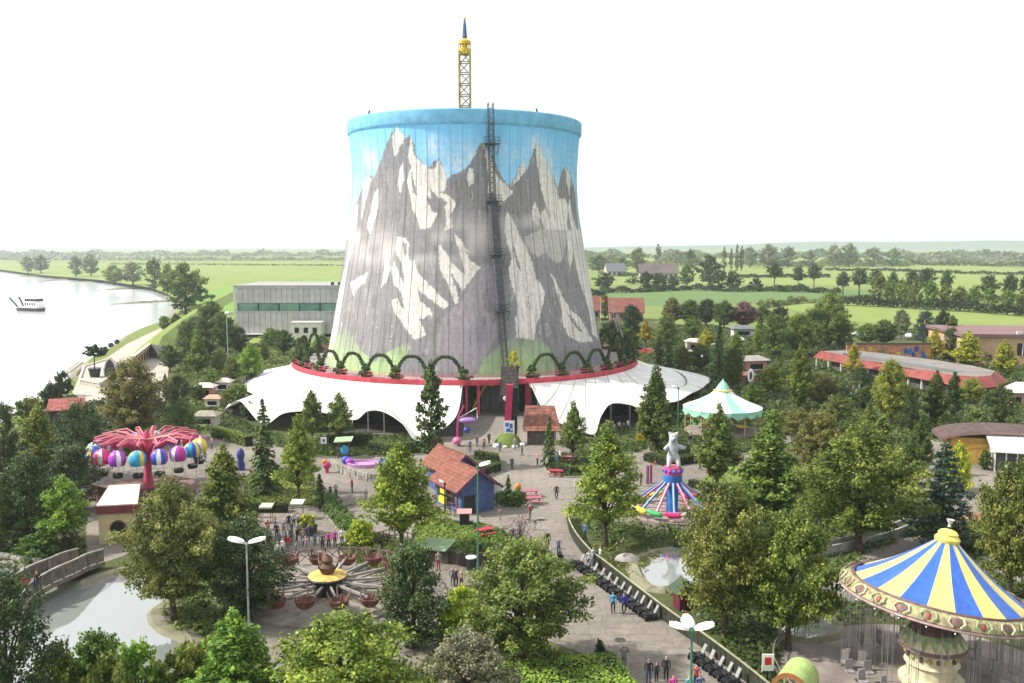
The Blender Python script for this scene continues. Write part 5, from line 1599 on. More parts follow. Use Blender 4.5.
# grey industrial hall left behind the tower
hx0, hx1, hY = -85.0, -40.0, 286.0
hall = thing('industrial_hall', 'long pale grey hall with a green window band behind the tower', 'building', (hx0, hY, 0))
W_ = hx1 - hx0
m_clad = mat('cladding_grey', (.50, .48, .465), .7, var=.12, scale=.35, dirt=.25)
m_clad2 = mat('cladding_light', (.58, .56, .53), .7, var=.1, scale=.5)
m_gglass = mat('green_glazing', (.13, .27, .20), .15, var=.25, scale=.25, spec=.6)
MB().box((W_ / 2, 14, 8.2), (W_ - .6, 27, 14.6)).build('wall', m_clad, hall)
MB().box((W_ / 2, 13.5, 15.75), (W_ + .5, 29, .5)).build('roof', mat('roof_felt', (.33, .325, .31), .9, var=.15), hall)
MB().box((W_ / 2, -.55, 15.35), (W_ + .6, .5, .5)).build('cornice', m_clad2, hall)
MB().box((-.1, -.45, 8.2), (.7, .6, 15.2)).build('corner_pilaster', m_clad2, hall)
n = 26
for k in range(n):
    x = .5 + (k + .5) * (W_ - .5) / n
    MB().box((x, -.28, 12.9), ((W_ - .5) / n - .09, .3, 4.6)).build('wall_panel', m_clad, hall)
    MB().box((x, -.28, 4.5), ((W_ - .5) / n - .09, .3, 6.9)).build('wall_panel', m_clad, hall)
for k in range(7):
    x = .6 + (k + .5) * (W_ - .7) / 7
    p = MB().box((x, -.2, 9.27), ((W_ - .7) / 7 - .3, .16, 2.3)).build('window', m_gglass, hall)
    for s in (0, 1): MB().bar((x - (W_ - .7) / 14 + .05 + s * .1, -.36, 8.1), (x - (W_ - .7) / 14 + .05 + s * .1, -.36, 10.5), .16).build('window_frame', m_black, p)
MB().box((W_ / 2, -.5, 8.02), (W_, .5, .14)).build('window_sill', m_clad2, hall)
MB().box((W_ / 2 - 12, -1.4, 1.05), (18, 2.4, .2)).build('entrance_canopy', m_clad2, hall)
for k in range(5): MB().box((4 + k * 4.2, -.3, .45), (.5, .4, 1.0)).build('door', m_glass_dark, hall)
for x in (35.5, 37.6): MB().box((x - 6, 2, 16.4), (.9, .9, 1.0)).build('roof_vent', m_black, hall)
an = thing('white_annex', 'low white annex in front of the grey hall beside the tower', 'building', (-66.5, 279, 0))
MB().box((4.5, 2, 2.5), (9, 5, 5)).build('wall', mat('annex_white', (.66, .62, .56), .8, var=.1), an); MB().box((4.5, 2, 5.1), (9.4, 5.4, .25)).build('roof', m_clad2, an)
for k in range(3): MB().box((1.8 + k * 2.7, -.55, 2.8), (1.3, .12, 1.6)).build('window', m_glass_dark, an)

# red-roofed hall right behind the tower
def gabled(name, label, p, L_, D_, eave, ridge, m_wall, m_roof, rz=0.0, nwin=4, over=.6):
    h = thing(name, label, 'building', p, rz)
    MB().add([(0, 0, 0), (L_, 0, 0), (L_, D_, 0), (0, D_, 0), (0, 0, eave), (L_, 0, eave), (L_, D_, eave), (0, D_, eave), (0, D_ / 2, ridge - .1), (L_, D_ / 2, ridge - .1)],
             [(0, 1, 5, 4), (1, 2, 6, 9, 5), (2, 3, 7, 6), (3, 0, 4, 8, 7)]).build('wall', m_wall, h)
    ze = eave - over * (ridge - eave) / (D_ / 2)
    for s, nm in ((0, 'roof'), (1, 'roof')):
        y0 = -over if s == 0 else D_ + over
        q = [(-over, y0, ze), (L_ + over, y0, ze), (L_ + over, D_ / 2, ridge), (-over, D_ / 2, ridge)]
        MB().add([(a, b, c_) for a, b, c_ in q] + [(a, b, c_ + .25) for a, b, c_ in q], [(0, 1, 2, 3), (7, 6, 5, 4), (0, 4, 5, 1), (1, 5, 6, 2), (3, 7, 4, 0)]).build(nm, m_roof, h)
    for k in range(nwin):
        x = L_ * (k + .5) / nwin
        w = MB().box((x, -.04, eave * .55), (L_ / nwin * .45, .1, eave * .45)).build('window', m_glass_dark, h)
        MB().box((x, -.1, eave * .30), (L_ / nwin * .52, .2, .12)).build('sill', m_white, w)
    return h
m_redroof = mat('far_red_roof', (.19, .07, .055), .9, var=.25, scale=.6, coords='Object')
m_brickw = mat('pink_wall', (.42, .28, .20), .9, var=.15)
gabled('red_roofed_hall', 'low hall with weathered red roof just right of the tower', (36.4, 346, 0), 12.5, 14, 3.6, 8.2, m_brickw, m_redroof, R(-4))
gabled('red_roofed_house', 'small red roof peeping out between tower and red-roofed hall', (25, 350, 0), 8.5, 12, 4.0, 8.8, m_brickw, m_redroof, R(8), 3)
gabled('barn', 'wide barn with pale brown roof among trees beyond the field', AT(640, 279, 770).to_tuple()[:2] + (0,), 31, 26, 6.0, 13.0, mat('barn_wall', (.40, .37, .33), .9, var=.15), mat('barn_roof', (.11, .088, .08), .9, var=.15, scale=.1), R(-5), 8, 1.2)
gabled('farmhouse', 'far grey farmhouse among trees left of the barn', (88, 860, 0), 18, 14, 5, 12, mat('barn_wall', (.42, .40, .37), .9), mat('slate_roof', (.14, .145, .16), .8, var=.2), R(10), 4)
# flagpole and leaning coaster mast
fp = thing('flagpole', 'flagpole with a red and yellow flag beside the tower', 'flagpole', AT(600.5, 316, 338).to_tuple()[:2] + (0,)); fp.scale = (.6, .6, .85)
MB().tube([(0, 0, 0), (0, 0, 11.0)], .09, 6).build('pole', m_white, fp)
MB().add([(0, 0, 9.0), (2.2, .3, 8.9), (2.2, .3, 9.9), (0, 0, 10)], [(0, 1, 2, 3)]).build('flag', cmat('flag_yellow', (.7, .45, .03)), fp)
MB().add([(0, 0, 10), (2.2, .3, 9.9), (2.2, .3, 10.9), (0, 0, 11)], [(0, 1, 2, 3)]).build('flag', cmat('flag_red', (.6, .05, .03)), fp)
cm = thing('lattice_jib', 'slanting grey lattice jib right of the tower foot', 'mast', AT(618, 350, 225).to_tuple()[:2] + (0,))
a_, b_2 = Vector((2.5, 0, 0)), Vector((-1.6, 2, 14.5))
for s in (-.35, .35): MB().tube([a_ + Vector((s, 0, 0)), b_2 + Vector((s, 0, 0))], .09, 5).build('chord', mat('jib_grey', (.30, .29, .26), .6), cm)
for k in range(14):
    t0, t1 = k / 14, (k + 1) / 14
    MB().bar(a_.lerp(b_2, t0) + Vector((-.35 if k % 2 else .35, 0, 0)), a_.lerp(b_2, t1) + Vector((.35 if k % 2 else -.35, 0, 0)), .08).build('lacing', mat('jib_grey', (.30, .29, .26), .6), cm)

# long canopy building with sloping red fascia
plan = [G(*p, 4.2) for p in [(813, 350), (930, 372), (957, 377), (985, 378.5), (1000, 377.5), (1008, 372), (985, 366), (940, 359), (872, 351.5), (848, 349)]]
cb = thing('canopy_building', 'long low building with sloping red fascia and pale flat roof', 'building', (plan[0].x, plan[0].y, 0))
o0 = Vector((plan[0].x, plan[0].y, 0))
pl = [p - o0 for p in plan]
cen = sum(pl, Vector()) / len(pl)
m_fas = mat('brick_red_fascia', (.27, .07, .06), .8, var=.2, scale=.5, dirt=.35)
nn_ = len(pl)
for i in range(nn_):
    a, b = pl[i], pl[(i + 1) % nn_]
    seg = max(1, int((b - a).length / 3.0))
    for s in range(seg):
        p, q = a.lerp(b, s / seg), a.lerp(b, (s + .985) / seg)
        ip = p + (cen - p).normalized() * 2.3; iq = q + (cen - q).normalized() * 2.3
        MB().add([(p.x, p.y, 2.5), (q.x, q.y, 2.5), (iq.x, iq.y, 4.25), (ip.x, ip.y, 4.25)], [(0, 1, 2, 3)]).build('fascia_panel', m_fas, cb)
inn = [p + (cen - p).normalized() * 2.35 for p in pl]
MB().prism([(p.x, p.y) for p in inn], 3.9, 4.2).build('roof', mat('pale_membrane', (.22, .20, .185), .85, var=.12, scale=.3, dirt=.3), cb)
sl = [G(*p, 4.26) - o0 for p in [(843, 352.5), (880, 357.5), (925, 365), (965, 372), (940, 370.5), (890, 362), (843, 354.5)]]
MB().add([(p.x, p.y, 4.24) for p in sl], [tuple(range(len(sl)))]).build('courtyard_slot', m_glass_dark, cb)  # flat dark strip painted on the roof for the open courtyard slot
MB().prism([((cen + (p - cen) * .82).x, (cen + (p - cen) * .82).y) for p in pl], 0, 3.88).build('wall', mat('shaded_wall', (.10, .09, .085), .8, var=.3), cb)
for i in range(9):
    p = pl[0].lerp(pl[1], i / 8.5)
    p += (cen - p).normalized() * 1.2
    MB().box((p.x, p.y, 1.4), (.3, .3, 2.8)).build('post', m_white, cb)

# painted mural wall behind it
wa, wb = AT(846, 357, 216), AT(930, 359, 216)
mw = thing('mural_wall', 'long wall painted with bright coloured shapes behind the red canopy', 'wall', (wa.x, 216, 0))
wl2 = wb.x - wa.x
MB().box((wl2 / 2, 0, 2.6), (wl2, .5, 5.2)).build('wall', mat('mural_ground', (.50, .24, .14), .8, var=.25), mw)
MB().box((wl2 / 2, 0, 5.35), (wl2 + .3, .9, .3)).build('coping', mat('coping_dark', (.06, .075, .04), .8), mw)
rc2 = random.Random(8)
cols = [(.62, .45, .05), (.05, .25, .10), (.55, .10, .05), (.62, .50, .08), (.12, .30, .06), (.03, .10, .35), (.04, .16, .45), (.60, .28, .05)]
for k in range(26):
    x = .5 + (wl2 - 1) * k / 25 + rc2.uniform(-.2, .2)
    ci = rc2.randrange(5) if k < 17 else rc2.choice((5, 6, 6, 7))
    MB().sphere((0, 0, 0), 1.0, 9, 6, (rc2.uniform(.35, .75), .05, rc2.uniform(.5, 1.0))).build('painted_shape', cmat('mural_paint_%d' % ci, cols[ci], .8), mw, loc=(x, -.26, rc2.uniform(1.8, 4.2)))

# buff building at the right edge
bb = thing('buff_building', 'buff flat-roofed building with mauve roof edge at the right', 'building', (104.5, 214, 0), R(-6)); bb.scale = (1, 1, .78)
m_buff = mat('buff_render', (.52, .36, .21), .85, var=.12, scale=.4, dirt=.2)
MB().box((19, 12, 4.6), (38, 24, 9.2)).build('wall', m_buff, bb)
MB().box((19, 12, 9.6), (39.2, 25.2, .9)).build('roof', mat('mauve_edge', (.20, .12, .12), .8, var=.2), bb)
for k in range(8):
    wz = MB().box((13 + k * 2.9, -.06, 5.6), (2.3, .14, 3.6)).build('window', m_glass_dark, bb)
    MB().bar((13 + k * 2.9, -.17, 3.8), (13 + k * 2.9, -.17, 7.4), .14).build('mullion', m_white, wz)
for k in range(6): MB().box((12 + k * 4, -.3, 10.4), (1.2, .6, .9)).build('roof_unit', m_clad2, bb)
for k in range(3): MB().box((2 + k * 3.6, -.06, 3.0), (1.4, .14, 1.8)).build('window', m_glass_dark, bb)

# yellow wall with conservatory
yw = thing('garden_house', 'yellow-walled house with a dark barrel roof edge at the right', 'building', (56.5, 118.5, 0), R(-14))
MB().box((7, 2.5, 1.7), (13.4, 5, 3.4)).build('wall', mat('ochre_wall', (.56, .33, .08), .85, var=.18, dirt=.2), yw)
for k in range(14):
    a0, a1 = PI * k / 14, PI * (k + 1) / 14
    for (y0, y1) in ((-.5, 6.0),):
        q = [(7 - 8.0 * math.cos(a), 1.5 * math.sin(a) + 3.0) for a in (a0, a1)]
        MB().add([(q[0][0], y0, q[0][1]), (q[1][0], y0, q[1][1]), (q[1][0], y1, q[1][1]), (q[0][0], y1, q[0][1])], [(0, 1, 2, 3)]).build('roof_board', mat('dark_roofing', (.10, .065, .06), .8, var=.3), yw)
        MB().add([(q[0][0], y0 - .05, q[0][1] - .35), (q[1][0], y0 - .05, q[1][1] - .35), (q[1][0], y0 - .05, q[1][1]), (q[0][0], y0 - .05, q[0][1])], [(0, 1, 2, 3)]).build('verge_board', mat('verge_mauve', (.24, .15, .13), .8), yw)
cv = thing('conservatory', 'white-framed glass conservatory at the right edge', 'building', (60.3, 114.0, 0), R(-16))
m_cg = mat('conservatory_glass', (.03, .04, .045), .1, var=.3, spec=.7)
for k in range(9):
    MB().box((.65 + k * 1.25, 0, 1.25), (1.1, .06, 2.3)).build('pane', m_cg, cv)
    MB().box((k * 1.25, -.02, 1.35), (.13, .14, 2.7)).build('frame_post', m_white, cv)
for k in range(4):
    MB().box((-.02, .8 + k * 1.25, 1.25), (.06, 1.1, 2.3)).build('pane', m_cg, cv); MB().box((-.04, .2 + k * 1.25, 1.35), (.14, .13, 2.7)).build('frame_post', m_white, cv)
m_polyc = mat('polycarbonate', (.66, .68, .70), .3, var=.08, spec=.6)
for k in range(10):
    x0, x1 = -.5 + k * 1.25, .70 + k * 1.25
    MB().add([(x0, -.5, 2.65), (x1, -.5, 2.65), (x1, 4.8, 4.4), (x0, 4.8, 4.4), (x0, -.5, 2.58), (x1, -.5, 2.58), (x1, 4.8, 4.33), (x0, 4.8, 4.33)], [(0, 1, 2, 3), (4, 7, 6, 5), (0, 4, 5, 1), (1, 5, 6, 2), (3, 7, 4, 0)]).build('roof_pane', m_polyc, cv)
MB().box((5.5, -.55, 2.6), (12.4, .14, .2)).build('gutter', m_white, cv)
pv_ = thing('small_pavilion', 'small brick pavilion with pale roof at the right edge', 'pavilion', AT(1014, 396, 158).to_tuple()[:2] + (0,))
MB().box((1.6, 1.5, 1.5), (3.6, 3, 3)).build('wall', m_brickw, pv_)
MB().add([(-.8, -.7, 3), (4.2, -.7, 3), (4.2, 3.7, 3), (-.8, 3.7, 3), (1, 1.5, 4.6), (2.4, 1.5, 4.6)], [(0, 1, 5, 4), (1, 2, 5), (2, 3, 4, 5), (3, 0, 4), (3, 2, 1, 0)]).build('roof', mat('pale_roof', (.66, .60, .52), .85), pv_)
for k in range(2): MB().box((.8 + 1.6 * k, -.04, 1.5), (.9, .1, 1.4)).build('window', m_glass_dark, pv_)
# pink stall house and stalls
def stall(p, w, d, h, mw_, mr, label, rz=0.0, name='market_stall'):
    s = thing(name, label, 'stall', p, rz)
    MB().box((0, 0, h * .5), (w, d, h)).build('wall', mw_, s)
    MB().add([(-w * .62, -d * .7, h), (w * .62, -d * .7, h), (w * .62, d * .7, h), (-w * .62, d * .7, h), (-w * .3, 0, h * 1.32), (w * .3, 0, h * 1.32)], [(0, 1, 5, 4), (1, 2, 5), (2, 3, 4, 5), (3, 0, 4), (3, 2, 1, 0)]).build('roof', mr, s)
    MB().box((0, -d * .5 - .03, h * .55), (w * .6, .08, h * .4)).build('hatch', m_glass_dark, s)
    MB().box((0, -d * .5 - .2, h * .32), (w * .7, .4, .1)).build('counter', m_white, s)
    return s
m_pw = mat('stall_pink', (.55, .28, .22), .8, var=.15); m_cwall = mat('stall_cream', (.62, .56, .48), .8, var=.12); m_cr = mat('pale_roof', (.66, .60, .52), .85)
stall(G(752, 373), 5.2, 3.6, 3.0, m_pw, m_cr, 'pink stall house with pale roof among the back right trees', .3, 'stall_house')
stall(G(746, 384), 2.6, 2.2, 2.0, mat('stall_orange', (.45, .15, .07), .8), m_pw, 'small orange-red stall below the pink stall house', .2)
stall(G(206, 398), 3.2, 2.4, 2.2, m_pw, m_cwall, 'pink stall with pale roof left of the tent tip, nearest the ramp')
stall(G(224, 392), 2.8, 2.2, 2.1, m_cwall, m_cwall, 'cream stall left of the tent tip, second from the ramp')
stall(G(214, 408), 2.6, 1.8, 1.8, m_cwall, m_pw, 'cream stall with pink roof in front of the stall pair')
stall(G(694, 352), 4.0, 3.0, 2.8, m_cwall, m_cr, 'white stall between trees behind the right tent')
stall(G(742, 338), 6.0, 4.0, 3.0, m_clad2, mat('slate_roof', (.14, .145, .16), .8), 'pale low shed among trees behind the pink stall house')
stall(G(207, 427), 3.4, 2.6, 2.0, m_cwall, mat('mossy_roof', (.28, .26, .20), .9, var=.2), 'low stone-coloured kiosk behind the clipped hedge at the left')
# shed with red roof on the river side
sh_ = thing('red_roof_shed', 'shed with faded red roof above the river bank', 'shed', G(66, 424), R(20))
MB().box((0, 1.5, 1.2), (4.4, 3.2, 2.4)).build('wall', m_boothwall, sh_)
for k in range(8):
    x0, x1 = -2.7 + k * .68, -2.7 + (k + .96) * .68
    MB().add([(x0, -.6, 2.3), (x1, -.6, 2.3), (x1, 3.6, 3.6), (x0, 3.6, 3.6), (x0, -.6, 2.2), (x1, -.6, 2.2)], [(0, 1, 2, 3), (0, 4, 5, 1)]).build('roof_sheet', mat('faded_red', (.30, .09, .08), .85, var=.25), sh_)
# quay terrace at the river
qy = thing('quay_terrace', 'pale stone terrace on the quay with low walls', 'terrace', G(104, 384))
q0 = G(104, 384)
tp = [G(*p) - q0 for p in ((80, 384), (84, 371), (112, 362), (118, 376), (100, 388))]
MB().prism([(p.x, p.y) for p in tp], .04, .9).build('platform', m_sand, qy)
for i in range(5):
    a, b = tp[i], tp[(i + 1) % 5]
    MB().bar((a.x, a.y, 1.05), (b.x, b.y, 1.05), .4, .3).build('parapet', m_cwall, qy)
pt = thing('umbrella_topiary', 'flat-topped topiary tree in a dark tub on the quay', 'potted tree', G(95, 377, .9))
MB().lathe([(.9, 0), (1.3, 1.8), (1.45, 1.9), (.3, 1.8)], 12).build('tub', m_glass_dark, pt)
MB().tube([(0, 0, 1.7), (.05, 0, 4.6)], .12, 6).build('stem', m_bark, pt)
um, _, _ = crown_round(401, 6.2, 5.2, 4.4, n=1500, clumps=34, leaf=.34, shape='dome'); o = obj('crown', um, pt); o.color = (.05, .075, .03, 1)
lc = thing('lancet_niche', 'black pointed-arch niche in a white stone frame on the quay', 'sculpture', G(110.5, 381))
pr = [(-1.15, 0), (1.15, 0), (1.2, 2.4), (.75, 3.9), (0, 4.7), (-.75, 3.9), (-1.2, 2.4)]
MB().add([(x * 1.15, 0.0, z * 1.05) for x, z in pr] + [(x * 1.15, .8, z * 1.05) for x, z in pr], [tuple(range(7)), tuple(range(13, 6, -1))] + [(i, (i + 1) % 7, 7 + (i + 1) % 7, 7 + i) for i in range(7)]).build('frame', m_cwall, lc)
MB().add([(x * .95, -.03, z * .97 + .05) for x, z in pr], [tuple(range(7))]).build('opening', m_glass_dark, lc)
wl3 = thing('arcaded_wall', 'low orange-brown wall with small arches along the pale ramp', 'wall', G(134, 371))
wA, wB = Vector((0, 0, 0)), G(150, 357) - G(134, 371)
for k in range(6):
    p = wA.lerp(wB, (k + .5) / 6)
    rzz = math.atan2(wB.y, wB.x)
    MB().box((p.x, p.y, 1.6), (wB.length / 6 * .98, .5, 3.2), rzz).build('bay', mat('ramp_wall', (.40, .24, .15), .85, var=.2), wl3)
    pp = p + Vector((math.sin(rzz), -math.cos(rzz), 0)) * .28
    MB().box((pp.x, pp.y, 1.5), (wB.length / 6 * .45, .08, 1.7), rzz).build('arch', m_glass_dark, wl3)
MB().bar(wA + Vector((0, 0, 3.3)), wB + Vector((0, 0, 3.3)), .7, .25).build('coping', m_cwall, wl3)
rw = thing('ramp_retaining_wall', 'dark retaining wall at the head of the pale ramp', 'wall', G(151, 357))
wB = G(170, 362) - G(151, 357)
for k in range(5):
    p = wB * ((k + .5) / 5); MB().box((p.x, p.y, 1.7), (wB.length / 5 * .97, .5, 3.4), math.atan2(wB.y, wB.x)).build('panel', mat('dark_concrete', (.12, .12, .11), .9, var=.2), rw)
st_ = thing('quay_stair', 'zigzag pale stair rail on the river bank by the quay', 'stair', G(62, 396))
for k, (a, b) in enumerate((((62, 396), (58, 388)), ((58, 388), (64, 383)), ((64, 383), (60, 377)), ((60, 377), (80, 362)))):
    A, B = G(*a, .3) - G(62, 396), G(*b, .5) - G(62, 396)
    MB().bar(A, B, 1.6, .25).build('flight', mat('stair_concrete', (.33, .31, .28), .9), st_)
    MB().bar(A + Vector((.8, 0, 1)), B + Vector((.8, 0, 1)), .12).build('handrail', m_clad2, st_)
for k, (x, y) in enumerate(((105, 351.5), (111, 347.5), (117, 344))):
    o = MB().lathe([(0, 0), (.7, .05), (.8, .8), (.5, 1.3), (0, 1.4)], 10).build('mooring_bollard', m_black, None, smooth=True, loc=G(x, y, -.6))
    tag(o, 'black bollard on the foreshore, %s from the quay' % ORD[k], 'bollard', 'bollards on the foreshore')

# river boat
bt = thing('motor_barge', 'white river barge with dark hull and raised dark bow ramp', 'boat', G(30, 311, WZ), R(158)); bt.scale = (.72, 1.0, 1.0)
def hull(m0, m1):
    secs = [(-11, 1.8), (-10, 2.6), (0, 2.9), (7, 2.7), (10, 1.6), (12, .2)]
    mb = MB(); vs = []; fs = []
    for x, w in secs:
        vs += [(x, -w * .8, -.3), (x, -w, 1.6), (x, w, 1.6), (x, w * .8, -.3)]
    for i in range(5):
        for k in range(3): fs.append((i * 4 + k, i * 4 + k + 1, i * 4 + 5 + k, i * 4 + 4 + k))
    fs += [(0, 3, 2, 1), (20, 21, 22, 23)]
    return mb.add(vs, fs)
hull(0, 0).build('hull', m_black, bt)
MB().box((-1, 0, 1.75), (20, 5.2, .3)).build('deck', m_clad2, bt)
MB().box((-4, 0, 3.3), (11, 4.6, 2.8)).build('cabin', m_white, bt)
MB().box((-4, 0, 5.3), (9.5, 4.4, 1.2)).build('upper_cabin', m_glass_dark, bt); MB().box((-4, 0, 6.1), (11, 5, .3)).build('roof', m_white, bt)
for k in range(5):
    MB().box((-8 + k * 2, 2.33, 3.4), (1.1, .06, 1.2)).build('window', m_glass_dark, bt); MB().box((-8 + k * 2, -2.33, 3.4), (1.1, .06, 1.2)).build('window', m_glass_dark, bt)
for s in (-1, 1): MB().bar((8, s * 1.6, 1.8), (13.5, s * 2.6, 6.2), .9, .5).build('bow_ramp', mat('ramp_dark', (.08, .10, .09), .7), bt)

# parked cars beyond the park
prof_ = [(-2.1, .35), (-2.15, .8), (-1.3, .95), (-.6, 1.42), (.9, 1.45), (1.7, .98), (2.1, .9), (2.15, .4)]
car_body = MB().add([(x, -.85, z) for x, z in prof_] + [(x, .85, z) for x, z in prof_], [tuple(range(8)), tuple(range(15, 7, -1))] + [(i, 8 + i, 8 + (i + 1) % 8, (i + 1) % 8) for i in range(8)])
car_glass = MB().box((.1, 0, 1.18), (1.9, 1.73, .36), 0, .82).mesh('windows', m_glass_dark)
tyre = MB().lathe([(.1, -.1), (.3, -.11), (.33, 0), (.3, .11), (.1, .1)], 10).mesh('wheel', m_black)
CARS = [((.7, .7, .7), 'white'), ((.35, .37, .4), 'silver'), ((.05, .06, .1), 'dark blue'), ((.4, .04, .04), 'red'), ((.7, .7, .68), 'white'), ((.04, .04, .045), 'black')]
for k, (x, y) in enumerate(((858, 336), (868, 337), (879, 338), (890, 339), (908, 338), (918, 339), (690, 356), (698, 360), (642, 352), (648, 354), (739, 342), (766, 366))):
    c_, nm = CARS[k % 6]
    where = ('in the row behind the mural wall' if k < 4 else 'left of the buff building' if k < 6 else 'behind the right tent' if k < 8 else 'beside the golden small tree' if k < 10 else 'by the pale low shed' if k == 10 else 'by the pink stall house')
    cr_ = thing('parked_car', '%s car parked %s' % (nm, where), 'car', G(x, y), R(12 + 14 * k), 'parked cars')
    obj('body', car_body.mesh('body', cmat('car_' + nm.replace(' ', '_'), c_, .3)), cr_); obj('windows', car_glass, cr_)
    for sx in (-1.35, 1.3):
        for sy in (-.8, .8): obj('wheel', tyre, cr_, (sx, sy, .33)).rotation_euler = (PI / 2, 0, 0)
# ------------------------------------------------------------------ bridge
br = thing('footbridge', 'weathered arched wooden footbridge over the pond inlet', 'bridge', G(60, 590))
b0 = G(60, 590)
A1 = [G(*p, z) - b0 for p, z in (((20, 612), .6), ((32, 597), 1.0), ((52, 584), 1.35), ((74, 574), 1.3), ((88, 567), 1.0), ((104, 562), .5))]
A1 = catmull([p.to_tuple() for p in A1], 6)
m_tim = mat('bridge_timber', (.20, .175, .15), .9, var=.3, scale=2)
side = []
for i, p in enumerate(A1):
    d = (A1[min(i + 1, len(A1) - 1)] - A1[max(i - 1, 0)]); d.z = 0; d.normalize()
    side.append(Vector((-d.y, d.x, 0)))
BW = 2.3
for i in range(len(A1) - 1):
    p, q, s0, s1 = A1[i], A1[i + 1], side[i], side[i + 1]
    for k in range(3):
        t0, t1 = k / 3, (k + .93) / 3
        c0, c1 = p.lerp(q, t0), p.lerp(q, t1)
        vs = [c0, c1, c1 + s1 * BW, c0 + s0 * BW]
        MB().add([v for v in vs] + [v - Vector((0, 0, .12)) for v in vs], [(0, 1, 2, 3), (7, 6, 5, 4), (0, 4, 5, 1), (1, 5, 6, 2), (2, 6, 7, 3), (3, 7, 4, 0)]).build('deck_plank', m_tim, br)
    for s in (0, BW):
        a, b = p + s0 * s, q + s1 * s
        MB().bar(a + Vector((0, 0, 1.15)), b + Vector((0, 0, 1.15)), .16, .12).build('handrail', mat('rail_pale', (.34, .31, .27), .85, var=.2), br)
        MB().bar(a + Vector((0, 0, -.15)), b + Vector((0, 0, -.15)), .2, .35).build('beam', m_tim, br)
        if i % 3 == 0: MB().bar(a, a + Vector((0, 0, 1.2)), .16).build('post', m_tim, br)
        for k in range(4):
            c_ = a.lerp(b, (k + .5) / 4); MB().bar(c_ + Vector((0, 0, .1)), c_ + Vector((0, 0, 1.1)), .09, .04).build('slat', m_tim, br)
stm = thing('stream_weir', 'low grey stone edging along the stream left of the bridge', 'edging', G(10, 560))
for k in range(7):
    p = G(-2 + k * 6.5, 558 + .9 * k) - G(10, 560)
    MB().sphere((p.x, p.y, .2), .55, 8, 5, (1.3, .8, .7)).build('stone', mat('edging_stone', (.24, .22, .20), .9, var=.25), stm, smooth=True)

# ------------------------------------------------------------------ lamp posts
def lamp(base, h, heads, label, m_pole, size=1.0, name='lamp_post'):
    l = thing(name, label, 'lamp post', base)
    MB().tube([(0, 0, 0), (0, 0, .9), (0, 0, .95), (0, 0, h)], [.13 * size, .12 * size, .085 * size, .06 * size], 8).build('pole', m_pole, l)
    for a, L_ in heads:
        d = Vector((math.cos(a), math.sin(a), 0)); n_ = Vector((-d.y, d.x, 0))
        w = .36 * size; vs = []
        for t, ww, zz in ((.12, .10, .0), (.35, .36, .10), (.7, .42, .20), (1.0, .22, .26)):
            c_ = d * L_ * t + Vector((0, 0, h - .05 + zz))
            for u, v in ((-1, 0), (-.7, .16), (.7, .16), (1, 0), (.6, -.06), (-.6, -.06)):
                vs.append(c_ + n_ * u * ww * size + Vector((0, 0, v * size)))
        fs = [(i * 6 + k, i * 6 + (k + 1) % 6, i * 6 + 6 + (k + 1) % 6, i * 6 + 6 + k) for i in range(3) for k in range(6)]
        fs += [tuple(range(5, -1, -1)), tuple(range(18, 24))]
        MB().add(vs, fs).build('lamp_head', mat('lamp_white', (.74, .73, .70), .45, var=.08), l, smooth=True)
    MB().lathe([(.1 * size, h - .2), (.14 * size, h - .1), (.1 * size, h + .05)], 8).build('collar', m_pole, l)
    return l
m_gp = mat('pole_green', (.06, .20, .12), .5, var=.15); m_wp = mat('pole_white', (.42, .45, .45), .5, var=.15)
lamp(G(249, 632), 6.7, ((R(10), 1.35), (R(170), 1.35)), 'white lamp post with two heads before the dark conifer', m_wp)
lamp(G(478, 573), 9.4, ((R(15), 1.1),), 'tall green lamp post with one head in front of the kiosk', m_gp)
lamp(G(690, 722), 5.7, ((R(5), 1.3), (R(95), 1.4), (R(172), 1.3)), 'green lamp post with three heads on the wide path', m_gp)
lamp(G(677.5, 445), 8.2, ((R(180), .9),), 'thin green lamp post at the right tent tip', m_gp)
lamp(G(228, 360), 11.5, ((R(90), .9),), 'thin pale lamp post below the grey hall', mat('pole_pale', (.35, .40, .38), .5), 1.5)
lamp(G(709.5, 388), 8.6, ((R(0), .9),), 'thin green lamp post behind the carousel canopy', m_gp)
lamp(G(445, 528), 4.6, ((R(200), .5),), 'short dark lamp post left of the bin housing', m_black)

# ------------------------------------------------------------------ fences
def board_fence(px, h, label, m_board, m_cap, step=.33, name='board_fence', z=0.0):
    P = catmull([(G(x, y, h).x, G(x, y, h).y, 0) for x, y in px], 8)
    f = thing(name, label, 'fence', P[0])
    o = P[0]
    acc = 0.0
    for i in range(len(P) - 1):
        a, b = P[i] - o, P[i + 1] - o
        L_ = (b - a).length; n = max(1, int(L_ / step)); rz = math.atan2((b - a).y, (b - a).x)
        MB().bar(a + Vector((0, 0, h)), b + Vector((0, 0, h)), .11, .08).build('cap_rail', m_cap, f)
        for k in range(n):
            c_ = a.lerp(b, (k + .5) / n)
            MB().box((c_.x, c_.y, h / 2 - .02), (L_ / n * .93, .05, h - .06), rz).build('board', m_board, f)
    return f
m_dboard = mat('dark_board', (.032, .037, .024), .85, var=.3, scale=2)
m_cap = mat('pale_cap', (.34, .34, .22), .7, var=.2)
board_fence([(568, 508), (569, 519), (577, 534), (592, 551), (604, 560), (640, 588), (675, 614), (702, 632), (741, 661), (775, 688), (800, 708)], 1.15, 'dark board fence with pale top rail along the wide path', m_dboard, m_cap)
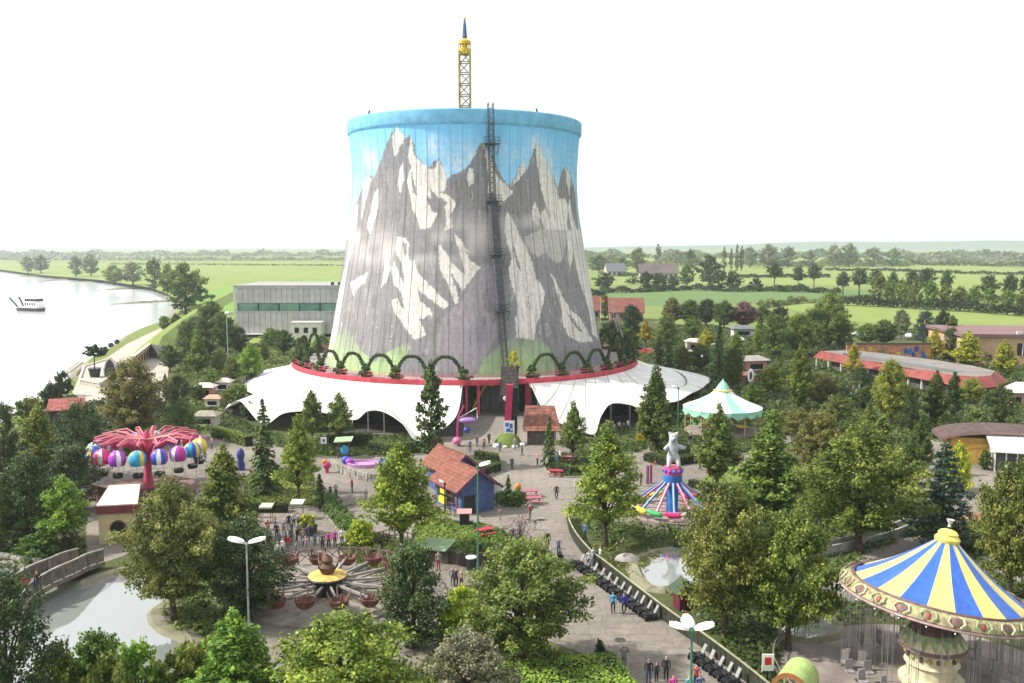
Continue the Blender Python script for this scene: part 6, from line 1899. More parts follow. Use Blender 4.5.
def rail_fence(px, h, label, m_, n_post=1.6, name='rail_fence', rails=(.5, .95), x=False):
    P = catmull([G(a, b).to_tuple() for a, b in px], 4)
    f = thing(name, label, 'fence', P[0]); o = P[0]
    for i in range(len(P) - 1):
        a, b = P[i] - o, P[i + 1] - o
        n = max(1, round((b - a).length / n_post))
        for k in range(n):
            c0, c1 = a.lerp(b, k / n), a.lerp(b, (k + 1) / n)
            MB().bar(c0, c0 + Vector((0, 0, h)), .09).build('post', m_, f)
            for r_ in rails: MB().bar(c0 + Vector((0, 0, h * r_)), c1 + Vector((0, 0, h * r_)), .07).build('rail', m_, f)
    return f
rail_fence([(598, 652), (612, 672), (640, 705)], 1.0, 'dark railing at the left edge of the wide path beside the clipped hedge', m_black, 1.2)
rail_fence([(300, 484), (314, 488), (327, 498)], 1.1, 'timber rail fence along the right side of the lawn bed', m_fw, 1.2)
rail_fence([(375, 545), (395, 541), (418, 548)], 1.2, 'timber rail fence behind the yellowing tree', m_fw, 1.4)
rail_fence([(414, 520), (440, 514), (458, 518)], .9, 'low timber fence beside the bin housing', m_fw, 1.3)
rail_fence([(760, 412), (800, 425), (840, 430)], 1.1, 'dark railing below the tall green cone tree', m_black, 2.0)
# stone wall round the play pool
sw = thing('pool_wall', 'low rough stone wall curving round the pink play pool', 'wall', G(330, 474))
Pw = catmull([(G(x, y) - G(330, 474)).to_tuple() for x, y in ((331, 466), (340, 472), (355, 478), (372, 482), (392, 482), (404, 476))], 6)
rs_ = random.Random(4)
for i in range(len(Pw) - 1):
    for j in range(2):
        c_ = Pw[i].lerp(Pw[i + 1], .5); d = Pw[i + 1] - Pw[i]
        MB().box((c_.x + rs_.uniform(-.05, .05), c_.y + rs_.uniform(-.05, .05), .28 + .5 * j), (d.length * .95, .5 + rs_.uniform(-.08, .08), .46), math.atan2(d.y, d.x) + rs_.uniform(-.06, .06), .93).build('stone', mat('wall_stone', (.30, .285, .25), .9, var=.3), sw)
pl_ = thing('play_pool', 'lilac oval play pool behind the stone wall', 'pool', G(364, 466))
MB().lathe([(2.7, 0), (2.75, .6), (2.5, .65), (2.45, .3), (.05, .3)], 28).build('basin', mat('pool_lilac', (.48, .26, .46), .5, var=.12), pl_, smooth=True); pl_.scale = (.78, .55, .8)
for k, (x, y, c_) in enumerate(((346, 464, 'blue'), (350, 466, 'violet'), (383, 466, 'blue'))):
    o = MB().sphere((0, 0, .5), .6, 10, 7, (1, .8, .9)).build('pool_boat', gm(c_), None, smooth=True, loc=G(x, y)); tag(o, '%s small round boat beside the lilac pool' % ('leftmost blue', 'violet', 'right-hand blue')[k], 'boat')
hut = thing('play_hut', 'small play hut with pale green roof and blue round panel', 'play hut', G(344, 458)); hut.scale = (.7, .7, .8)
for x in (-1, 1):
    for y in (-.7, .7): MB().box((x, y, 1.5), (.16, .16, 3.0)).build('post', m_kp, hut)
MB().add([(-1.7, -1.2, 2.9), (1.7, -1.2, 3.1), (1.7, 1.2, 3.5), (-1.7, 1.2, 3.3), (-1.7, -1.2, 2.75), (1.7, -1.2, 2.95)], [(0, 1, 2, 3), (0, 4, 5, 1)]).build('roof', mat('pale_green_roof', (.30, .42, .24), .8), hut)
o = MB().sphere((.3, -.75, 1.5), .8, 12, 8, (1, .25, 1)).build('round_panel', gm('cyan'), hut, smooth=True); MB().box((0, .4, .8), (1.9, .8, 1.6)).build('wall', m_boothwall, hut)
fig = thing('flower_figure', 'fuchsia and orange flower figure at the start of the stone wall', 'sculpture', G(327, 473)); fig.scale = (.65,) * 3
MB().tube([(0, 0, 0), (0, 0, 1.0)], .35, 8).build('stem', m_fux, fig); MB().sphere((0, 0, 1.5), .75, 12, 8, (1.1, .8, 1)).build('bloom', cmat('fux2', (.45, .05, .16)), fig, smooth=True); MB().sphere((-.5, 0, 2.2), .45, 10, 7).build('bud', cmat('orange', (.65, .25, .04)), fig, smooth=True)
bf = thing('blue_figure', 'dark blue figure on the path left of the tall spruce', 'sculpture', G(241, 470)); bf.scale = (.7, .7, .85)
MB().lathe([(.7, 0), (.75, .8), (.5, 1.4), (.75, 2.2), (.6, 2.9), (.1, 3.3)], 12).build('body', cmat('navy', (.03, .05, .20)), bf, smooth=True); MB().sphere((-.3, -.3, .6), .4, 8, 6).build('foot', m_white, bf, smooth=True)

# ------------------------------------------------------------------ hand carts along the fence
m_cart = mat('cart_black', (.025, .026, .03), .6, var=.3); m_slat = mat('cart_grey', (.30, .30, .30), .6, var=.15)
cart_body = MB().box((0, 0, .42), (.62, 1.0, .34), 0, 1.1).mesh('body', m_cart)
cart_back = MB().bar((0, .42, .55), (0, .78, 1.2), .36, .06).mesh('backrest', m_slat)
wheel_me = MB().lathe([(.05, -.04), (.24, -.05), (.27, 0), (.24, .05), (.05, .04)], 12).mesh('wheel', m_cart)
hood_me = MB().bar((0, -.25, .72), (0, -.62, 1.0), .5, .06).mesh('handle', m_cart)
def cart(p, rz, label):
    c_ = thing('hand_cart', label, 'cart', p, rz, 'rental carts parked along the fence'); c_.scale = (.85, .9, .9)
    obj('body', cart_body, c_); obj('backrest', cart_back, c_); obj('handle', hood_me, c_)
    for sx, sy in ((-.36, -.38), (.36, -.38), (-.36, .38), (.36, .38)):
        w = obj('wheel', wheel_me, c_, (sx, sy, .27)); w.rotation_euler = (0, PI / 2, 0)
line = [(577 + 6.6 * k, 567 + 4.8 * k) for k in range(12)] + [(697 + 8.5 * k, 661 + 6.2 * k) for k in range(5)]
for i, (x, y) in enumerate(line):
    d = G(x + 6, y + 5) - G(x, y)
    cart(G(x, y), math.atan2(d.y, d.x) - R(18) + random.uniform(-.12, .12) + R(20), ('black pushcart with grey back in the long row by the fence, %s from the bend' % ORD[i]) if i < 12 else ('black pushcart with grey back below the three-headed lamp, %s in its row' % ORD[i - 12]))

# ------------------------------------------------------------------ tables, awnings, signs, planters
def picnic(p, rz, m_, label):
    t = thing('picnic_table', label, 'picnic table', p, rz)
    for k in range(4): MB().box((0, -.33 + .22 * k, .74), (1.7, .2, .05)).build('top_board', m_, t)
    for s in (-1, 1):
        MB().box((0, s * .75, .44), (1.7, .26, .05)).build('bench_board', m_, t)
        MB().bar((s * .6, -.75, 0), (s * .6, .25, .72), .08).build('leg', m_fw, t); MB().bar((s * .6, .75, 0), (s * .6, -.25, .72), .08).build('leg', m_fw, t)
m_tp = mat('table_pink', (.42, .12, .17), .6, var=.15)
picnic(G(531, 497), .2, m_tp, 'pink picnic table by the round bush, the far one')
picnic(G(534, 504), .2, m_tp, 'pink picnic table by the round bush, the near one')
picnic(G(555.5, 476), -.2, mat('table_red', (.42, .04, .07), .6), 'red picnic table in the plaza below the small spruce')
picnic(G(568, 462), .1, m_tp, 'pink picnic table at the right tent planting')
picnic(G(485.5, 536), .5, mat('table_red', (.42, .04, .07), .6), 'small red table behind the shrub island')
fp_ = thing('flower_pot', 'orange and yellow flower pot sculpture beside the pink tables', 'planter', G(518, 500))
MB().lathe([(.6, 0), (.8, .8), (.7, .85), (.1, .8)], 12).build('pot', m_pot, fp_); MB().sphere((0, 0, 1.45), .38, 10, 7, (1, .8, 1.3)).build('bloom', cmat('orange', (.65, .25, .04)), fp_, smooth=True); MB().tube([(0, 0, .8), (0, 0, 1.3)], .12, 6).build('stem', m_gp, fp_)
for k, (x, y, c_, lb) in enumerate(((267, 523, (.40, .46, .34), 'pale green table awning at the left of the terrace'), (298, 519, (.66, .68, .62), 'white table awning at the back of the terrace'))):
    aw = thing('table_awning', lb, 'awning', G(x, y)); aw.scale = (.55, .6, .85)
    for sx in (-.9, .9):
        for sy in (-.6, .6): MB().box((sx, sy, 1.05), (.08, .08, 2.1)).build('post', m_black, aw)
    MB().add([(-1.2, -.9, 2.1), (1.2, -.9, 2.1), (1.2, .9, 2.3), (-1.2, .9, 2.3), (-1.2, -.9, 1.9), (1.2, -.9, 1.9)], [(0, 1, 2, 3), (0, 4, 5, 1)]).build('canopy', cmat('awning_%d' % k, c_, .7), aw)
    MB().box((0, 0, .72), (1.7, .8, .06)).build('table_top', m_fw, aw)
tub = thing('round_planter', 'round dark tub with a yellow-green shrub on the terrace', 'planter', G(307, 534))
MB().lathe([(.9, 0), (1.05, .8), (.95, .85), (.1, .8)], 16).build('tub', m_pot, tub); tm_, _, _ = crown_round(411, 1.9, 2.1, .7, n=900, clumps=22, leaf=.16, shape='dome'); o = obj('shrub', tm_, tub); o.color = GREENS['lime'] + (1,)
def signboard(p, w, h, z, m_, label, m2=None, deco=()):
    s = thing('sign_board', label, 'sign', p)
    MB().bar((0, 0, 0), (0, 0, z), .1).build('post', m_black, s); b = MB().box((0, -.06, z), (w, .08, h)).build('board', m_, s)
    for (x, zz, ww, hh) in deco: MB().box((x, -.106, z + zz), (ww, .012, hh)).build('print', m2, b)
signboard(G(640.5, 446), 1.2, 1.0, 1.3, cmat('sign_yellow', (.75, .55, .03)), 'yellow sign in front of the dark tree at the right tent', cmat('sign_brown', (.35, .2, .03)), ((0, 0, .6, .4),))
signboard(G(767, 686), .75, 1.1, 1.6, m_white, 'white sign with a red emblem beside the lime-green canopy', gm('red'), ((0, .1, .42, .5),))
signboard(G(324, 452), .8, .9, 1.6, m_white, 'small white sign beside the play hut', m_black, ((0, 0, .25, .4),))
bp_ = thing('sign_pillar', 'black pillar with white oval sign behind the carousel canopy', 'sign', G(748, 399))
MB().box((0, 0, 1.7), (1.3, .5, 3.4)).build('pillar', m_black, bp_); MB().sphere((.3, -.3, 4.4), 1.0, 12, 8, (.6, .15, 1.3)).build('oval_sign', m_white, bp_, smooth=True); MB().sphere((.3, -.42, 4.4), .6, 12, 8, (.4, .15, 1.3)).build('oval_centre', m_black, bp_, smooth=True)
# lime barrel canopy bottom right
lb_ = thing('barrel_canopy', 'lime-green barrel canopy with brown front ring at the bottom edge', 'canopy', G(795, 705), R(58)); lb_.scale = (.85, .85, .85)
m_lime = mat('lime_sheet', (.36, .48, .16), .6, var=.12)
for k in range(9):
    a0, a1 = PI * k / 9, PI * (k + .97) / 9
    MB().lathe([(1.25, -1.6), (1.25, 1.6)], 2, a0=a0, a1=a1).build('roof_sheet', m_lime, lb_, loc=(0, 0, 1.7)).rotation_euler = (PI / 2, 0, PI / 2)
o = MB().lathe([(1.0, 0), (1.3, 0), (1.3, .15), (1.0, .15), (1.0, 0)], 20, a0=0, a1=PI).build('front_ring', cmat('ring_brown', (.30, .12, .04)), lb_, loc=(-1.65, 0, 1.7)); o.rotation_euler = (PI / 2, 0, PI / 2)
for s in (-1, 1):
    for x in (-1.5, 1.5): MB().box((x, s * 1.2, .85), (.12, .12, 1.7)).build('post', m_lime, lb_)
# maroon bird house at the small pond
hs_ = thing('pond_hut', 'small maroon hut with dark roof at the small pond', 'hut', G(685, 608), R(15))
MB().box((0, 0, .8), (1.5, 1.2, 1.6)).build('wall', mat('maroon', (.13, .02, .04), .8, var=.2), hs_)
for s in (-1, 1):
    MB().add([(-s * 1.1, -.9, 1.45), (-s * 1.1, .9, 1.45), (0, .9, 2.3), (0, -.9, 2.3), (-s * 1.1, -.9, 1.35), (0, -.9, 2.2)], [(0, 1, 2, 3), (0, 3, 5, 4)]).build('roof', mat('hut_roof', (.05, .08, .05), .8), hs_)
MB().add([(-.75, -.61, 1.6), (.75, -.61, 1.6), (0, -.61, 2.15)], [(0, 1, 2)]).build('gable', mat('maroon', (.13, .02, .04), .8), hs_)
MB().box((0, -.62, .7), (.5, .05, .9)).build('door', m_black, hs_)
# green-roofed low shelter on the island and log edging
sg = thing('low_shelter', 'low shelter with pale green roof at the left tip of the shrub island', 'shelter', G(434, 562), R(-20))
MB().box((.2, .5, .6), (2.4, 1.2, 1.2)).build('wall', m_boothwall, sg)
MB().add([(-1.5, -.5, 1.25), (1.4, -.5, 1.35), (1.5, 1.6, 1.75), (-1.3, 1.6, 1.65), (-1.5, -.5, 1.15), (1.4, -.5, 1.25)], [(0, 1, 2, 3), (0, 4, 5, 1)]).build('roof', mat('pale_green_roof', (.30, .42, .24), .8), sg)
lw = thing('log_wall', 'dark log wall along the front of the shrub island', 'wall', G(446, 562))
for k in range(16):
    p = G(446 + k * 3.1, 562 + 4.5 * math.sin(k / 15 * PI * .9)) - G(446, 562)
    MB().tube([(p.x, p.y, 0), (p.x, p.y, 1.0 + .1 * (k % 3))], .22, 7).build('log', mat('log_brown', (.075, .06, .05), .9, var=.3), lw)
tb2 = thing('litter_bin', 'dark round bin with white lid in front of the shrub island', 'bin', G(471, 570)); MB().lathe([(.4, 0), (.45, 1.1)], 12).build('body', m_black, tb2); MB().lathe([(.48, 1.1), (.48, 1.2), (.0, 1.3)], 12).build('lid', m_white, tb2)
for k, (x, y) in enumerate(((541, 520), (476, 538), (620, 640), (350, 505), (585, 488))):
    mc = MB().lathe([(0, .005), (.36, .005), (.36, 0), (.42, 0)], 16).build('manhole_cover', mat('cast_iron', (.06, .058, .055), .7, var=.3), None, loc=G(x, y, .036)); tag(mc, 'dark round manhole cover ' + ('in the middle of the plaza', 'in front of the kiosk', 'in the middle of the wide path', 'near the stone pool wall', 'left of the far path bend')[k], 'manhole cover')
# boulders
for k, (x, y, r_, lb) in enumerate(((627, 562, .9, 'pale boulder on the rough bank left of the small pond'), (500, 549, .5, 'pale stone on the shrub island'))):
    o = MB().sphere((0, 0, .25), r_, 9, 6, (1.3, .9, .6)).build('boulder', mat('boulder_grey', (.34, .32, .29), .9, var=.2), None, smooth=True, loc=G(x, y)); tag(o, lb, 'boulder')
# flume channel behind the chain carousel
def channel(px, w, label):
    P = catmull([G(x, y, .5).to_tuple() for x, y in px], 6); f = thing('flume_channel', label, 'flume', P[0]); o = P[0]
    for i in range(len(P) - 1):
        a, b = P[i] - o, P[i + 1] - o; d = (b - a).normalized(); s = Vector((-d.y, d.x, 0)); b = a.lerp(b, .985)
        vs = [q + s * u + Vector((0, 0, z - .5)) for q in (a, b) for u, z in ((-w, 0), (-w, .9), (-w + .2, .9), (-w + .25, .3), (w - .25, .3), (w - .2, .9), (w, .9), (w, 0))]
        MB().add(vs, [(k, (k + 1) % 8, 8 + (k + 1) % 8, 8 + k) for k in range(8)] + [tuple(range(7, -1, -1)), tuple(range(8, 16))]).build('trough', mat('flume_concrete', (.33, .32, .29), .85, var=.2, dirt=.4), f)
channel([(790, 556), (825, 548), (862, 540), (895, 530), (925, 516)], .7, 'pale concrete flume channel behind the round green tree')
channel([(820, 586), (850, 592), (880, 600), (905, 612)], .7, 'pale flume channel left of the carousel roof')
channel([(990, 560), (1005, 566), (1030, 580)], .8, 'pale flume channel at the right edge above the carousel roof')
bk_ = thing('rock_outcrop', 'orange-brown artificial rock behind the carousel finial', 'rock', G(985, 530))
for k in range(7): MB().sphere((k * .7 - 2, (k % 3) * .6, .5 + .3 * (k % 2)), .9, 8, 6, (1, .9, 1.1)).build('rock', mat('rock_orange', (.36, .19, .11), .9, var=.3), bk_, smooth=True)

# ------------------------------------------------------------------ hedges
H = lambda px: [G(x, y) for x, y in px]
hedge(H([(522, 700), (604, 692)]), 5.5, 1.3, (.20, .32, .05), 'broad clipped bright green hedge left of the wide path', leaf=.14, dens=110, seed=5)
hedge(H([(456, 478), (478, 478), (496, 471), (494, 462), (478, 459)]), 1.1, 1.1, 'deep', 'low clipped hedge angled round the bed right of the kiosk', seed=6)
hedge(H([(216, 437), (232, 441), (248, 446)]), 1.4, 1.5, (.14, .20, .04), 'bright clipped hedge on the path at the left of the tent', seed=7)
hedge(H([(372, 452), (392, 455), (414, 452)]), 1.3, 1.5, 'hedge', 'clipped hedge under the left tent arch', seed=8, dens=40)
hedge(H([(648, 461), (668, 466), (705, 461)]), 1.2, 1.1, 'deep', 'clipped dark hedge below the dark tree at the right tent', seed=9, dens=40)
hedge(H([(330, 448), (352, 446), (370, 446)]), 1.2, 1.8, 'deep', 'dark hedge behind the play pool', seed=10, dens=40)
hedge(H([(556, 470), (572, 474), (592, 470)]), 1.2, .9, 'deep', 'low dark hedge round the pink table at the right tent', seed=11, dens=40)
hedge(H([(692, 487), (708, 491), (722, 492)]), 1.0, .9, 'deep', 'small hedge at the lawn behind the animal ride', seed=12, dens=40)
hedge(H([(250, 512), (285, 512)]), 1.0, .9, 'dark', 'dark low hedge at the back of the terrace', seed=13, dens=40)
# ------------------------------------------------------------------ trees and shrubs, each where it stands
T = tree_px
FORE = [
    ('round', 524, 668, 546, 118, 'olive', 'large olive-green tree left of the wide path in the foreground'),
    ('round', 345, 742, 622, 150, 'yellow', 'golden-green tree at the bottom edge below the bowl ride'),
    ('round', 468, 735, 636, 108, 'grey', 'grey-green leafy tree at the bottom edge beside the clipped green hedge'),
    ('dome', 463, 632, 589, 54, 'lime', 'bright lime bush beside the dark conifer near the bowl ride'),
    ('pine', 413, 648, 548, 78, 'pine', 'dark conifer right of the bowl ride'),
    ('cone', 236, 718, 608, 90, 'fresh', 'fresh green tree at the bottom left of the bowl ride'),
    ('pine', 246, 616, 522, 84, 'dark', 'dark conifer behind the twin-headed lamp post'),
    ('round', 174, 622, 488, 98, 'brown', 'russet-green tree on the pond shore'),
    ('cone', 226, 548, 444, 68, 'olive', 'tall olive tree between the balloon ride and the crowd terrace'),
    ('pine', 12, 740, 580, 100, 'dark', 'dark pine in the bottom left corner'),
    ('dome', 96, 690, 633, 58, 'hedge', 'rounded green bush at the near pond shore'),
    ('shrub', 58, 705, 655, 50, 'mid', 'leafy green bush left of the rounded bush at the pond'),
    ('shrub', 140, 712, 650, 62, 'fresh', 'fresh green bush at the near pond shore'),
    ('shrub', 188, 712, 648, 60, 'mid', 'mid green bush at the bottom left of the fresh green tree'),
    ('young', 66, 549, 476, 52, 'fresh', 'slender light green tree above the wooden bridge'),
    ('dome', 38, 557, 534, 46, 'hedge', 'broad clipped bush by the stream above the bridge'),
    ('round', 134, 444, 364, 68, 'brown', 'russet tree behind the balloon ride'),
    ('spruce', 265, 494, 397, 38, 'spruce', 'tall narrow spruce left of the golden tree on the lawn bed'),
    ('young', 299, 503, 421, 48, 'yellow', 'golden tree beside the tall spruce on the lawn bed'),
    ('young', 400, 556, 443, 80, 'yellow', 'yellowing tree in front of the tiled kiosk'),
    ('column', 432, 468, 362, 33, 'spruce', 'dark clipped columnar tree in front of the left tent roof'),
    ('young', 606, 548, 431, 78, 'yellow', 'yellow-green tree inside the fence bend left of the animal ride'),
    ('cone', 655, 452, 368, 47, 'deep', 'dark green tree in front of the right tent roof'),
    ('spruce', 549, 466, 414, 18, 'spruce', 'small dark spruce right of the tiled booth'),
    ('young', 573, 464, 405, 34, 'olive', 'thin olive tree in front of the right tent edge'),
    ('young', 312, 446, 390, 30, 'olive', 'thin olive tree in front of the left tent, the left one of two'),
    ('young', 340, 446, 393, 32, 'olive', 'thin olive tree in front of the left tent, the right one of two'),
    ('cone', 717, 487, 403, 48, 'olive', 'olive tree right behind the animal ride'),
    ('cone', 769, 524, 414, 78, 'mid', 'pointed green tree right of the lawn strip'),
    ('round', 724, 638, 490, 96, 'olive', 'large olive-green tree right of the small pond'),
    ('round', 788, 650, 514, 92, 'mid', 'large green tree left of the chain carousel, beside the olive-green one'),
    ('round', 859, 553, 432, 108, 'mid', 'large round green tree behind the chain carousel'),
    ('round', 819, 478, 415, 60, 'brown', 'brownish tree left of the large round green tree'),
    ('column', 882, 452, 416, 24, 'mid', 'small columnar tree above the large round green tree'),
    ('cone', 920, 476, 415, 30, 'deep', 'dark cone-shaped tree left of the yellow wall'),
    ('dome', 958, 492, 446, 28, 'lime', 'lime-green bush tree at the foot of the yellow wall'),
    ('cedar', 941, 548, 440, 74, 'blue', 'grey-green spreading cedar behind the chain carousel roof'),
    ('round', 1010, 600, 468, 78, 'olive', 'big olive tree at the right edge behind the chain carousel'),
    ('shrub', 517, 508, 491, 14, 'hedge', 'round green bush beside the pink picnic tables'),
    ('spruce', 508, 503, 474, 16, 'spruce', 'small spruce in the planter beside the pink picnic tables'),
    ('column', 320, 512, 474, 9, 'dark', 'small dark cone topiary by the terrace planting'),
    ('sparse', 520, 562, 512, 34, 'plum', 'bare pinkish small tree at the tip of the shrub island'),
    ('dome', 361, 545, 520, 30, 'lime', 'lime-yellow bush left of the yellowing tree'),
    ('column', 600, 656, 640, 11, 'dark', 'small black-green topiary at the corner of the clipped hedge'),
]
MIDL = [
    ('pine', 186, 367, 322, 24, 'deep', 'dark tree at the left foot of the dyke, next to the white post'),
    ('cone', 198, 376, 329, 26, 'mid', 'green cone tree right of the dark dyke tree'),
    ('round', 213, 348, 303, 40, 'deep', 'dark round tree left of the grey hall'),
    ('round', 251, 384, 347, 26, 'fresh', 'fresh green tree under the grey hall'),
    ('round', 232, 384, 358, 18, 'olive', 'small olive tree near the thin pole under the grey hall'),
    ('column', 166, 402, 374, 8, 'dark', 'narrow dark cypress beside the pale ramp'),
    ('pine', 178, 412, 376, 24, 'dark', 'dark bushy tree beside the pale ramp'),
    ('pine', 183, 442, 402, 32, 'deep', 'dark green tree behind the right half of the balloon ride'),
    ('shrub', 238, 406, 385, 24, 'mid', 'green bush at the left tip of the tent roof'),
    ('shrub', 272, 346, 330, 26, 'mid', 'green bush below the grey hall front'),
    ('shrub', 214, 392, 374, 22, 'hedge', 'green bush among the stalls below the grey hall'),
    ('pine', 6, 482, 406, 28, 'dark', 'dark conifer at the left edge above the river bank trees'),
    ('cone', 40, 474, 404, 48, 'yellow', 'yellowish tree between dark conifers at the left'),
    ('pine', 80, 480, 406, 52, 'dark', 'dark conifer below the small red roof'),
    ('pine', 76, 512, 448, 56, 'pine', 'dark conifer left of the cream house'),
    ('pine', 28, 545, 458, 58, 'dark', 'broad dark conifer above the wooden bridge'),
    ('pine', -4, 552, 478, 36, 'deep', 'dark conifer cut by the left edge above the stream'),
    ('shrub', 28, 428, 400, 34, 'olive', 'straggly olive bush on the river bank'),
    ('shrub', 52, 412, 386, 26, 'dark', 'dark bush on the river bank beside the quay stair'),
    ('shrub', 64, 396, 374, 18, 'dark', 'small dark bush at the head of the quay stair'),
    ('shrub', 165, 330, 317, 14, 'mid', 'low bush on the shore below the willow'),
    ('shrub', 176, 326, 315, 12, 'deep', 'low dark bush right of the shore bush'),
]
MIDL += [
    ('round', 226, 354, 317, 26, 'deep', 'dark tree touching the left end of the grey hall'),
    ('pine', 240, 352, 328, 20, 'dark', 'dark bushy tree at the foot of the grey hall corner'),
    ('round', 196, 345, 318, 24, 'deep', 'dark tree on the landward side of the dyke'),
    ('round', 170, 372, 346, 22, 'deep', 'dark tree at the retaining wall of the ramp'),
    ('round', 262, 364, 342, 18, 'mid', 'green tree in front of the grey hall doors'),
    ('round', 220, 374, 350, 20, 'mid', 'green tree left of the thin pale lamp post'),
    ('shrub', 250, 420, 404, 20, 'deep', 'dark bush under the first tent arch'),
    ('round', 284, 356, 331, 22, 'deep', 'dark tree under the middle of the grey hall'),
    ('round', 301, 352, 338, 18, 'dark', 'dark bushy tree left of the white annex'),
    ('pine', 322, 354, 336, 20, 'deep', 'dark tree between white annex and tower'),
    ('round', 206, 366, 340, 20, 'dark', 'dark tree above the stalls'),
    ('shrub', 198, 402, 386, 18, 'deep', 'dark bush at the pink stall'),
    ('shrub', 232, 408, 390, 20, 'mid', 'green bush at the cream stall'),
    ('shrub', 196, 424, 408, 20, 'olive', 'olive bush left of the stone-coloured kiosk'),
    ('shrub', 112, 742, 664, 66, 'mid', 'leafy bush in the bottom left corner right of the dark pine'),
]
